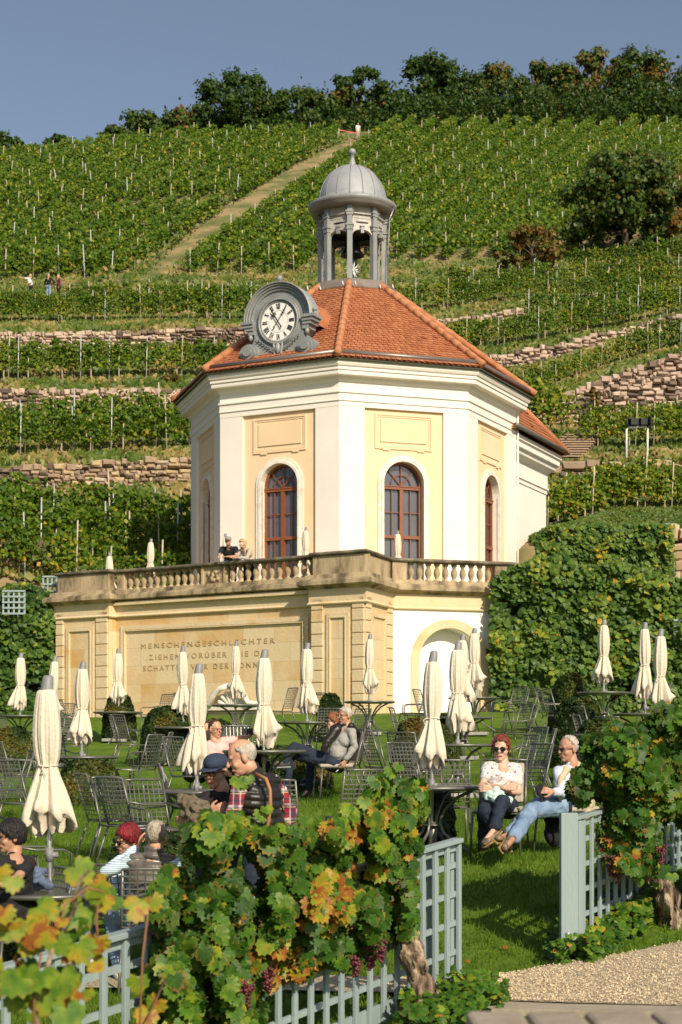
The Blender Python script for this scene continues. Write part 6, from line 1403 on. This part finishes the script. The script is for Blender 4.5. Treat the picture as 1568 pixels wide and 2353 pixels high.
TABLES=[ #px,capy,botpx(len),D,tilt,variant,label, chairs angles
 (108,1552,358,12.75,0,3,'the nearest umbrella, by the dark-haired woman',[]),
 (48,1500,128,35,0,1,'the farthest left umbrella before the shadowed ivy',[165,200,15,330]),
 (126,1507,147,30.6,.06,0,'the leaning umbrella at the wall’s left end',[150,185,300]),
 (190,1520,187,24.4,0,3,'the umbrella in front of the left stone pier',[178,214,8,-28,120]),
 (272,1490,128,35,0,0,'the small umbrella left of the inscription',[168,200,10,38]),
 (420,1484,153,29.8,0,1,'the umbrella covering the second inscription line',[165,200,-20]),
 (456,1525,247,18.2,0,1,'the umbrella left of the pink-shirted man',[196,232]),
 (543,1473,130,35,0,2,'the umbrella covering the right end of the inscription',[170,20]),
 (607,1492,219,20.6,0,0,'the umbrella right of the pink-shirted man',[]),
 (706,1477,158,28.9,0,2,'the umbrella beside the right stone pier',[172,40,70]),
 (850,1457,134,34,0,0,'the umbrella in front of the pier corner',[14,-14,165,215]),
 (995,1496,267,16.8,0,3,'the umbrella nearest the gate',[]),
 (1052,1475,203,22.3,0,2,'the umbrella standing just behind the gate umbrella',[196,232,-10,25]),
 (1063,1457,155,29,0,2,'the umbrella half hidden before the white arch',[-8,22,160]),
 (1090,1443,138,33.5,0,0,'the umbrella before the right side of the arch',[12,38,150]),
 (1388,1424,143,31.9,0,3,'the umbrella standing alone before the ivy',[185,205,8]),
 (1482,1430,171,26.7,0,1,'the left of two umbrellas above the vine',[170,205]),
 (1518,1445,189,24.5,0,0,'the right of two umbrellas above the vine',[190,225])]
TYS={0:2045,1:1644,2:1681,3:1738,4:1636,5:1671,6:1816,7:1625,8:1724,9:1659,10:1612,11:1806,12:1710,13:1648,14:1603,15:1591,16:1640,17:1680}
side={0:'on the right of',1:'behind',2:'on the left of',3:'in front of'}
tf=True
for i,(px,cy,ln,D,tilt,v,lb,chs) in enumerate(TABLES):
    X=(px-CX)*D/F;g=lawn(X,D);zt=EYE+(HZ-TYS[i])/F*D
    umbrella(px,cy,D,0,'closed cream '+lb.replace('the ','',1),v,ln,tilt=tilt)
    loc=V((X,D,max(g-.1,min(g+.12,zt-.74))));sc=1.0
    if i==0: loc.z=zt-.74
    if tf: tf=False;TB.location=loc;tag(TB,'round table under '+lb,None,'round metal garden tables')
    else: dup(TB,loc,rnd.uniform(-.3,.3),'round table under '+lb,'round metal garden tables')
    for j,a in enumerate(chs):
        ra=rad(a);x=X+.98*math.cos(ra);y=D+.98*math.sin(ra);q=int(((a+45)%360)//90)
        chair(x,y,ra-pi/2+rnd.uniform(-.18,.18),'grid chair '+side[q].replace('on the ','')+' the table under '+lb,(1,0) if (i+j)%2 else (0,0),'chairs around '+lb)
# further single chairs
def ch_px(px,py_top,D,yaw,label,kind=(0,0)):
    X=(px-CX)*D/F;return chair(X,D,yaw,label,kind,'single garden chairs')
ch_px(812,1772+10,17.2,rad(200),'sunlit metal grid chair standing empty left of the green topiary dome')
ch_px(15,1775,15.2,rad(80),'grey grid chair cut by the left edge behind the nearest umbrella')
ch_px(85,1790,14.6,rad(120),'grey grid chair directly behind the nearest umbrella',(1,0))
ch_px(66,1705,19.5,rad(60),'grey grid chair left of the nearest umbrella cloth');ch_px(8,1690,21,rad(-70),'grey grid chair at the left edge beyond the nearest umbrella')
ch_px(300,1780,17.4,rad(50),'empty grid chair to the left of the table with the jacket');ch_px(368,1790,17.0,rad(35),'empty grid chair nearest to the grey-haired man',(1,0))
ch_px(890,1685,22.5,rad(50),'grey grid chair standing above the green topiary dome');ch_px(965,1700,20,rad(40),'grey grid chair left of the gate umbrella cloth',(1,0))
ch_px(1372,1668,20.5,rad(150),'light grey grid chair between the dome and the right vine',(0,0))
ch_px(1190,1675,19.6,rad(-60),'tall grid chair behind the woman with crossed arms');ch_px(1165,1690,21,rad(-70),'grid chair just left behind the woman with crossed arms')
ch_px(440,1742,18.9,rad(95),'grid chair with beige cushion beside the umbrella left of the pink-shirted man',(0,1))
ch_px(1025,1830,17.6,rad(180),'grey grid chair holding the black backpack',(1,0))
ch_px(646,1790,16.6,rad(170),'small grid chair right behind the man in the quilted vest')
ch_px(520,1650,25.5,rad(-10),'grid chair directly behind the pink-shirted man');ch_px(552,1655,25.2,rad(10),'second grid chair behind the pink-shirted man')
# terrace umbrellas
for px,cy,by,D,lb in((252,1270,1352,45.2,'closed white umbrella leftmost on the upper terrace'),(347,1238,1325,44.3,'closed white umbrella second from the left on the upper terrace'),(518,1226,1310,43.1,'closed white umbrella behind the man on the balustrade'),(703,1211,1300,42.0,'closed white umbrella in front of the left-hand window'),(914,1219,1290,42.9,'closed white umbrella in front of the right-hand window')):
    umbrella(px,cy,D,0,lb,rnd.choice((0,2)),95,'umbrellas on the terrace',zg=5.6,base=True)
# floodlights
t=thing('floodlight_frame','white tubular frame carrying two black floodlights on the low wall','floodlight',P(1465,1062,61))
mb=MB();mb.tube([P(1440,1068,61),P(1440,988,61),P(1444,982,61),P(1484,980,61),P(1488,985,61),P(1488,1068,61)],.045,8);part('frame',mb,M['white'],t)
for a,b in((1442,1466),(1462,1492)):
    c=P((a+b)/2,971,61);mb=MB();mb.box(tuple(c),(.34,.4,.26),.3);mb.box((c.x+(-.2 if a==1442 else .2),c.y-.1,c.z),(.06,.5,.36),.3 if a!=1442 else -.3);l=part('lamp_head',mb,M['black'],t,bevel=.02)
# chairs under the seated people
CG='chairs with people'
chair(P(1148,0,15.95).x,16.0,rad(-14),'beige-cushioned grid chair of the woman with crossed arms',(0,1),CG,z=lawn(P(1148,0,16).x,16)+.0)
chair(P(1312,0,15.95).x,16.05,rad(-52),'beige-cushioned grid chair of the man in jeans',(1,1),CG)
chair(P(346,0,12.3).x,12.42,rad(188),'grid chair whose back faces us, holding the grey-haired man',(0,0),CG,z=-.25)
chair(P(300,0,13.).x,13.1,rad(170),'grid chair hidden behind the crimson-haired woman',(0,0),CG,z=-.27)
chair(P(40,0,12.4).x,12.5,rad(-60),'grid chair of the woman at the left edge',(0,0),CG,z=-.3)
chair(P(505,0,20.9).x,20.98,rad(60),'grid chair of the pink-shirted man',(0,0),CG);chair(P(448,0,21.2).x,21.25,rad(60),'grid chair of the person behind the umbrella',(0,0),CG)
chair(P(770,0,21.7).x,21.72,rad(-78),'beige-cushioned grid chair of the lounging man',(0,1),CG,z=lawn(P(770,0,21.7).x,21.7)+.04)
chair(P(785,0,22.3).x,22.35,rad(-80),'beige-cushioned grid chair of the auburn-haired woman',(0,1),CG,z=lawn(P(785,0,22.3).x,22.3)+.04)
for k in list(first):
    if first[k]:
        for c in list(CH[k].children): bpy.data.objects.remove(c)
        bpy.data.objects.remove(CH[k])
lump('backpack','black backpack on the chair behind the gate table','backpack',[(P(1015,1835,17.5),P(1010,1875,17.5),.13,.19),(P(1022,1815,17.5),P(1020,1840,17.5),.07,.12)],M['blackc'],P(1012,1860,17.5),.02)
lump('cloth_bundle','dark helmet or bag lying on the chair left of the table with the capped man','bag',[(P(665,1800,17.6),P(668,1802,17.6),.01,.01)],M['blackc'],P(665,1800,17.6)) if False else None
# ---------------- picket trellis fences
def fence(label,A,B,h,z0,z1,pitch,rails):
    """A,B (x,D) plan ends, z0/z1 ground heights there"""
    t=thing('trellis_fence',label,'fence',(A[0],A[1],z0));a=V((A[0],A[1],z0));b=V((B[0],B[1],z1));d=(b-a).normalized();n_=V((d.y,-d.x,0)).normalized()
    if n_.y>0: n_=-n_
    L=(b-a).length;nx=int(L/pitch);mb=MB();mb.bar(a+V((0,0,h)),b+V((0,0,h)),.075,.03,up=(0,0,1));part('top_rail',mb,M['fence'],t,bevel=.004)
    for z in rails:
        mb=MB();mb.bar(a+V((0,0,z))-n_*.016,b+V((0,0,z))-n_*.016,.02,.036 if z>.15 else .11,up=(0,0,1));part('rail',mb,M['fence'],t)
    for i in range(nx+1):
        mb=MB();p=a+d*(L*i/nx*.995+.01)+n_*.007;mb.bar(p+V((0,0,.03)),p+V((0,0,h-.016)),.038,.024,up=n_);part('slat',mb,M['fence'],t,bevel=.003)
    return t,a,b,d,n_
FB=(.775,10.45)
t,a,b,d,n_=fence('long blue-grey trellis fence along the foreground, overgrown by vines',(-1.64,6.63),FB,1.0,-.35,.02,.158,[.08,.27,.46,.65,.84,.95])
mb=MB();p=b-d*.26-n_*.06;mb.bar(p+V((0,0,.0)),p+V((0,0,.97)),.10,.05,up=n_);p2=b-d*.0-n_*.05;mb.bar(p2+V((0,0,-.02)),p2+V((0,0,.985)),.12,.05,up=n_);part('end_post',mb,M['fence'],t)
mb=MB();c=p+V((0,0,.12))+n_*.04;mb.ball(c,(.02,.02,.02),10,8);part('bolt',mb,M['alu'],t)
RA=(P(1318,0,11.8).x,11.8);RBp=(RA[0]+.6*3.0,RA[1]+3.0)
t,a,b,d,n_=fence('blue-grey trellis fence right of the gateway, under the right vine',RA,RBp,1.03,.07,.28,.16,[.09,.28,.47,.66,.85,.97])
mb=MB();p=V((P(1313,0,11.75).x,11.78,0));x0=P(1290,0,11.75).x;x1=P(1333,0,11.75).x
mb.prism([(x0,11.75,-.02),(x0+.125,11.75,-.02),(x0+.125,11.86,-.02),(x0,11.86,-.02)],(0,0,1.16));mb.prism([(x0+.128,11.76,-.02),(x0+.175,11.82,-.02),(x0+.165,11.9,-.02),(x0+.12,11.86,-.02)],(0,0,1.10))
o=part('gate_post',mb,M['fence'],t,bevel=.004)
mb=MB()
for z in(.07,.245): mb.ball((x0+.05,11.745,z),(.02,.018,.02),12,8)
part('bolt',mb,M['alu'],o)
t2,a,b,d,n_=fence('second blue-grey trellis panel at the right edge behind the old vine trunk',(P(1525,0,13.6).x,13.7),(P(1525,0,13.6).x+1.2,14.9),1.10,.3,.35,.16,[.09,.28,.47,.66,.85,1.0])
# ---------------- foreground vines
def inside(pts,x,y):
    c=False;j=len(pts)-1
    for i in range(len(pts)):
        if (pts[i][1]>y)!=(pts[j][1]>y) and x<(pts[j][0]-pts[i][0])*(y-pts[i][1])/(pts[j][1]-pts[i][1])+pts[i][0]: c=not c
        j=i
    return c
def fD(px):  # depth of the foreground fence line under view column px
    return 5.774/(.624-(px-CX)/F)
def bigvine(name,label,poly,Df,n,sz,thick,tintf,trunk,holes=.0,extra=(),nz=1.,cat='grapevine'):
    xs=[p[0] for p in poly];ys=[p[1] for p in poly];base=trunk[0][0];t=thing(name,label,cat,tuple(V(base)));Pp=[];T=[];Nr=[];B=[];S=[];it=0
    while len(Pp)<n and it<n*12:
        it+=1;x=rnd.uniform(min(xs),max(xs));y=rnd.uniform(min(ys),max(ys))
        if not inside(poly,x,y): continue
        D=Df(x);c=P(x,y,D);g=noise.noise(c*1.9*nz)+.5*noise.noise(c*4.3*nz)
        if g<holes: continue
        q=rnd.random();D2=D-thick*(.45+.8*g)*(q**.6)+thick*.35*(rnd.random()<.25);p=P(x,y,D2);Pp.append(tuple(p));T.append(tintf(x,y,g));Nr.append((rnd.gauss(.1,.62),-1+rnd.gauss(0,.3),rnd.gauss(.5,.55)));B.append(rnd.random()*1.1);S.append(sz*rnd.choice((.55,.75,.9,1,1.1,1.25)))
    for(x,y,D,s,ti) in extra: Pp.append(tuple(P(x,y,D)));T.append(ti);Nr.append((rnd.gauss(.1,.3),-1,rnd.gauss(.4,.25)));B.append(rnd.random());S.append(s)
    me=leaves('foliage',Pp,Nr,S,T,'grape',M['leaf_near'],t,b=np.array(B));link('foliage',me,t)
    for k,(pts,rr) in enumerate([trunk]+[]):
        mb=MB();P3=[];R3=[]
        pts=[V(p) for p in pts]
        for i in range(len(pts)-1):
            for j in range(7): q=j/7;P3.append(pts[i].lerp(pts[i+1],q)+V((noise.noise(pts[i]*3+V((q*3,0,0)))*.02,0,0)));R3.append((rr[i]*(1-q)+rr[i+1]*q))
        P3.append(pts[-1]);R3.append(rr[-1]);mb.tube(P3,R3,22)
        c_=sum(P3,V())/len(P3)
        mb.v=[tuple(V(v)+ (V((noise.noise(V((v[0]*22,v[1]*22,v[2]*6)))*.062+noise.noise(V(v)*45)*.014,noise.noise(V((v[0]*22+9,v[1]*22,v[2]*6)))*.062,0)))*min(1,rr[0]/.05)) for v in mb.v]
        for i in range(7):
            q=rnd.choice(P3[3:]);mb.ball(q+V((rnd.uniform(-1,1)*rr[0]*.7,-rr[0]*.7,0)),(rr[0]*.4,rr[0]*.35,rr[0]*.5),8,6)
        part('trunk',mb,M['bark'],t)
    return t
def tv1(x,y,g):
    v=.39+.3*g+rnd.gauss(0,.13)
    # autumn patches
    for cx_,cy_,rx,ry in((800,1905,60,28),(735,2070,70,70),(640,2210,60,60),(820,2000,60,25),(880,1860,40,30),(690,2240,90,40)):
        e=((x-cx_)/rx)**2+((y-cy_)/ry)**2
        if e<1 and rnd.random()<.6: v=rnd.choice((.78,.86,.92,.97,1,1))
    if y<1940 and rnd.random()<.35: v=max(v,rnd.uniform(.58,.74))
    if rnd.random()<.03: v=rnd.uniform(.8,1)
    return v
poly1=[(345,2060),(395,1990),(415,1900),(450,1905),(490,1868),(520,1890),(560,1880),(600,1905),(680,1900),(720,1925),(765,1892),(792,1866),(826,1852),(850,1815),(874,1778),(905,1772),(925,1800),(968,1790),(975,1850),(950,1905),(962,1950),(945,2020),(955,2080),(945,2140),(890,2170),(800,2215),(740,2205),(690,2240),(640,2230),(600,2300),(590,2400),(330,2400),(345,2250),(372,2150)]
D=9.35;tr=[P(1012,2440,9.5),P(985,2320,9.55),P(962,2245,9.6),P(952,2200,9.65),P(945,2155,9.7),P(900,2110,9.7),P(840,2080,9.4)]
ex=[(548,1790,8.3,.10,.66),(562,1800,8.3,.09,.62),(572,1785,8.3,.07,.6),(540,1870,8.3,.09,.62),(600,1865,8.3,.1,.7),(612,1855,8.3,.08,.66),(705,1878,8,.09,.64),(918,1758,9.2,.08,.62),(900,1768,9.2,.1,.62)]
bigvine('grapevine','large leafy grapevine with autumn patches sprawling over the foreground fence, right of centre',poly1,fD,6600,.103,.8,tv1,(tr,[.075,.07,.068,.06,.05,.03,.015]),-.36,ex,1.8)
def tvL(x,y,g): return rnd.choice((.45,.55,.62,.66,.83,.88,.92,.98))+rnd.gauss(0,.03)
polyL=[(-40,2040),(60,2090),(110,2045),(150,1990),(190,1985),(230,2030),(290,2015),(330,2020),(330,2110),(260,2120),(225,2200),(200,2330),(150,2400),(60,2330),(-40,2190)]
ex=[(175,1995,4.5,0.100,.8),(192,2085,4.45,0.120,.72),(222,2040,4.45,0.088,.8),(240,2025,4.5,0.068,.9),(236,2065,4.5,0.072,.92),(265,2060,4.6,0.080,.62),(300,2090,4.6,0.092,.88),(225,2160,4.35,0.080,.92),(90,2085,4.3,0.096,.78),(120,2080,4.35,0.080,.6),(65,2150,4.2,0.084,.95),(45,2250,4.1,0.104,.68),(90,2235,4.15,0.104,.66),(140,2240,4.2,0.120,.68),(155,2320,4.2,0.104,.66),(120,2290,4.2,0.096,.72),(215,2210,4.4,0.064,.84),(180,2170,4.3,0.096,.76),(0,1995,4.2,0.072,.86),(10,2090,4.1,0.064,.9),(30,2020,4.1,0.064,.74),(105,2130,4.2,0.104,.9),(130,2160,4.3,0.080,.7),(350,2065,4.9,0.072,.86),(362,2300,5.1,0.080,.86),(340,2325,5,0.088,.9),(318,2250,5,0.080,.8)]
ld=lambda x:4.25+.0011*(x)
ts=[P(95,2460,4.2),P(88,2330,4.2),P(100,2250,4.25),P(150,2120,4.35),P(205,2000,4.45)]
vl=bigvine('grapevine','young yellowing grapevine with big pale leaves at the bottom left corner',polyL,ld,22,.085,.25,tvL,(ts,[.008,.008,.007,.006,.004]),-.1,ex)
M['shoot']=flat('red_shoot',(.22,.10,.045),.6);mb=MB()
for pts in([(318,2440,4.7),(328,2200,4.75),(345,2060,4.8)],[(130,2160,4.3),(150,2080,4.3),(200,2040,4.4),(240,2050,4.4)],[(75,2420,4.15),(80,2290,4.15),(95,2190,4.2)],[(230,2200,4.4),(222,2120,4.4),(226,2060,4.45)],[(330,2400,4.8),(345,2330,4.9),(380,2250,5.2)]):
    mb=MB();mb.tube([P(*q) for q in pts],.0032,6);part('shoot',mb,M['shoot'],vl)
def tv3(x,y,g):
    v=.36+.22*g+rnd.gauss(0,.11)
    if y>1900 and rnd.random()<.16: v=rnd.choice((.72,.8,.97,1,1))
    if rnd.random()<.05: v=rnd.uniform(.76,.97)
    return v
poly3=[(1355,1690),(1385,1690),(1410,1660),(1440,1655),(1470,1620),(1480,1570),(1500,1590),(1520,1600),(1568,1640),(1720,1640),(1720,2010),(1568,1990),(1520,2000),(1480,2005),(1440,2000),(1412,2000),(1392,1960),(1382,1915),(1372,1880),(1330,1850),(1300,1830),(1285,1790),(1300,1760),(1340,1765),(1345,1720)]
tr=[P(1552,2160,12.6),P(1545,2120,12.6),P(1535,2060,12.6),P(1505,2000,12.65),P(1480,1980,12.7),P(1450,1900,12.8)]
bigvine('grapevine','dense dark green grapevine on an old gnarled trunk at the right edge',poly3,lambda x:12.2+.0012*(x-1290),4600,.108,.7,tv3,(tr,[.085,.08,.075,.06,.045,.02]),-.34,[(1545,2010,12.2,.11,.62),(1472,2020,12.3,.10,.6),(1508,2030,12.4,.08,.7)])
mb=MB();mb.tube([P(1520,1985,12.6),P(1545,1975,12.65),P(1560,1930,12.7)],[.05,.04,.02],10)
M['grape']=pmat('grapes',[(.3,(.05,.008,.018)),(.7,(.15,.03,.035))],30,.35)
def bunch(px,py,D,h,label,n=46):
    mb=MB();c=P(px,py,D)
    for i in range(n):
        q=rnd.random();r_=h*.34*(1-q*.75);a=rnd.uniform(0,6.28);mb.ball(c+V((r_*math.cos(a)*rnd.random()**.4,r_*math.sin(a)*.8,h*.5-h*q)),.0105,7,5)
    solo('grape_bunch',mb,M['grape'],label,'grapes',tuple(c))
for px,py,D,h,lb in((852,2200,9.2,.16,'dark red grape bunch hanging left of the gnarled trunk'),(818,2222,8.6,.11,'reddish grape bunch under the middle of the foreground vine'),(875,2185,9.1,.13,'dark grape bunch nearest the gnarled trunk top'),
 (567,2285,7.9,.13,'dark grape bunch low in the foreground vine, left one'),(615,2255,8.1,.12,'dark grape bunch low in the foreground vine, right one'),(1405,1990,12.1,.17,'red grape bunch hanging at the left of the right vine'),(1418,2010,12.1,.13,'small red grape bunch below the left one of the right vine'),(1520,1965,12.2,.14,'red grape bunch at the right edge above the old trunk'),(1480,1890,12.1,.1,'dark grape bunch inside the right vine')): bunch(px,py,D,h,lb)
# ---------------- ground cover plants
def cover(label,pts,n,sz,name='ground_cover'):
    xs=[p[0] for p in pts];ys=[p[1] for p in pts];Pp=[];T=[];Nr=[];S=[]
    while len(Pp)<n:
        x=rnd.uniform(min(xs),max(xs));y=rnd.uniform(min(ys),max(ys))
        if not inside(pts,x,y): continue
        q_=gp(x,y);D=q_.y;X=q_.x;g=noise.noise(V((X*3,D*3,0)));z=lawn(X,D)+.02+rnd.random()*(.14+.12*g+.05)
        Pp.append((X,D,z));T.append(.48+.3*g+rnd.gauss(0,.12)+(.35 if rnd.random()<.04 else 0));Nr.append((rnd.gauss(0,.5),-.7+rnd.gauss(0,.3),1));S.append(sz*rnd.uniform(.6,1.3))
    me=leaves(name,Pp,Nr,S,T,'mid',M['leaf_near'],None);o=link(name,me);tag(o,label,'ground cover',kind='stuff')
cover('low leafy ground cover under the right fence',[(1318,2215),(1300,2180),(1340,2150),(1420,2120),(1500,2080),(1600,2060),(1720,2070),(1720,2130),(1568,2165),(1540,2155),(1480,2180),(1440,2185),(1400,2205),(1360,2225)],9500,.08)
cover('low leafy ground cover at the foot of the foreground trunk',[(930,2330),(990,2290),(1060,2292),(1110,2305),(1170,2310),(1160,2330),(1110,2345),(1080,2420),(900,2420)],1500,.07)
cover('low leaves around the foot of the gate post',[(1250,2205),(1275,2190),(1300,2195),(1325,2220),(1300,2232),(1262,2225)],260,.06)
# a few fallen leaves
mb=None
pts=[P(1185,2190,12.3),P(1095,2236,11.2),P(1300,2282,10.3)]
leaf_pts=[(P(1160,2203,1).x*12.2,12.2,lawn(1.2,12.2)+.03),(.95,11.9,.03),(1.4,10.6,.05)]
me=leaves('fallen_leaves',leaf_pts,[(0,-.3,1)]*3,[.08,.06,.1],[1,.98,.97],'grape',M['leaf_near']);tag(link('fallen_leaves',me),'few brown fallen leaves on the lawn and gravel','leaves',kind='stuff')
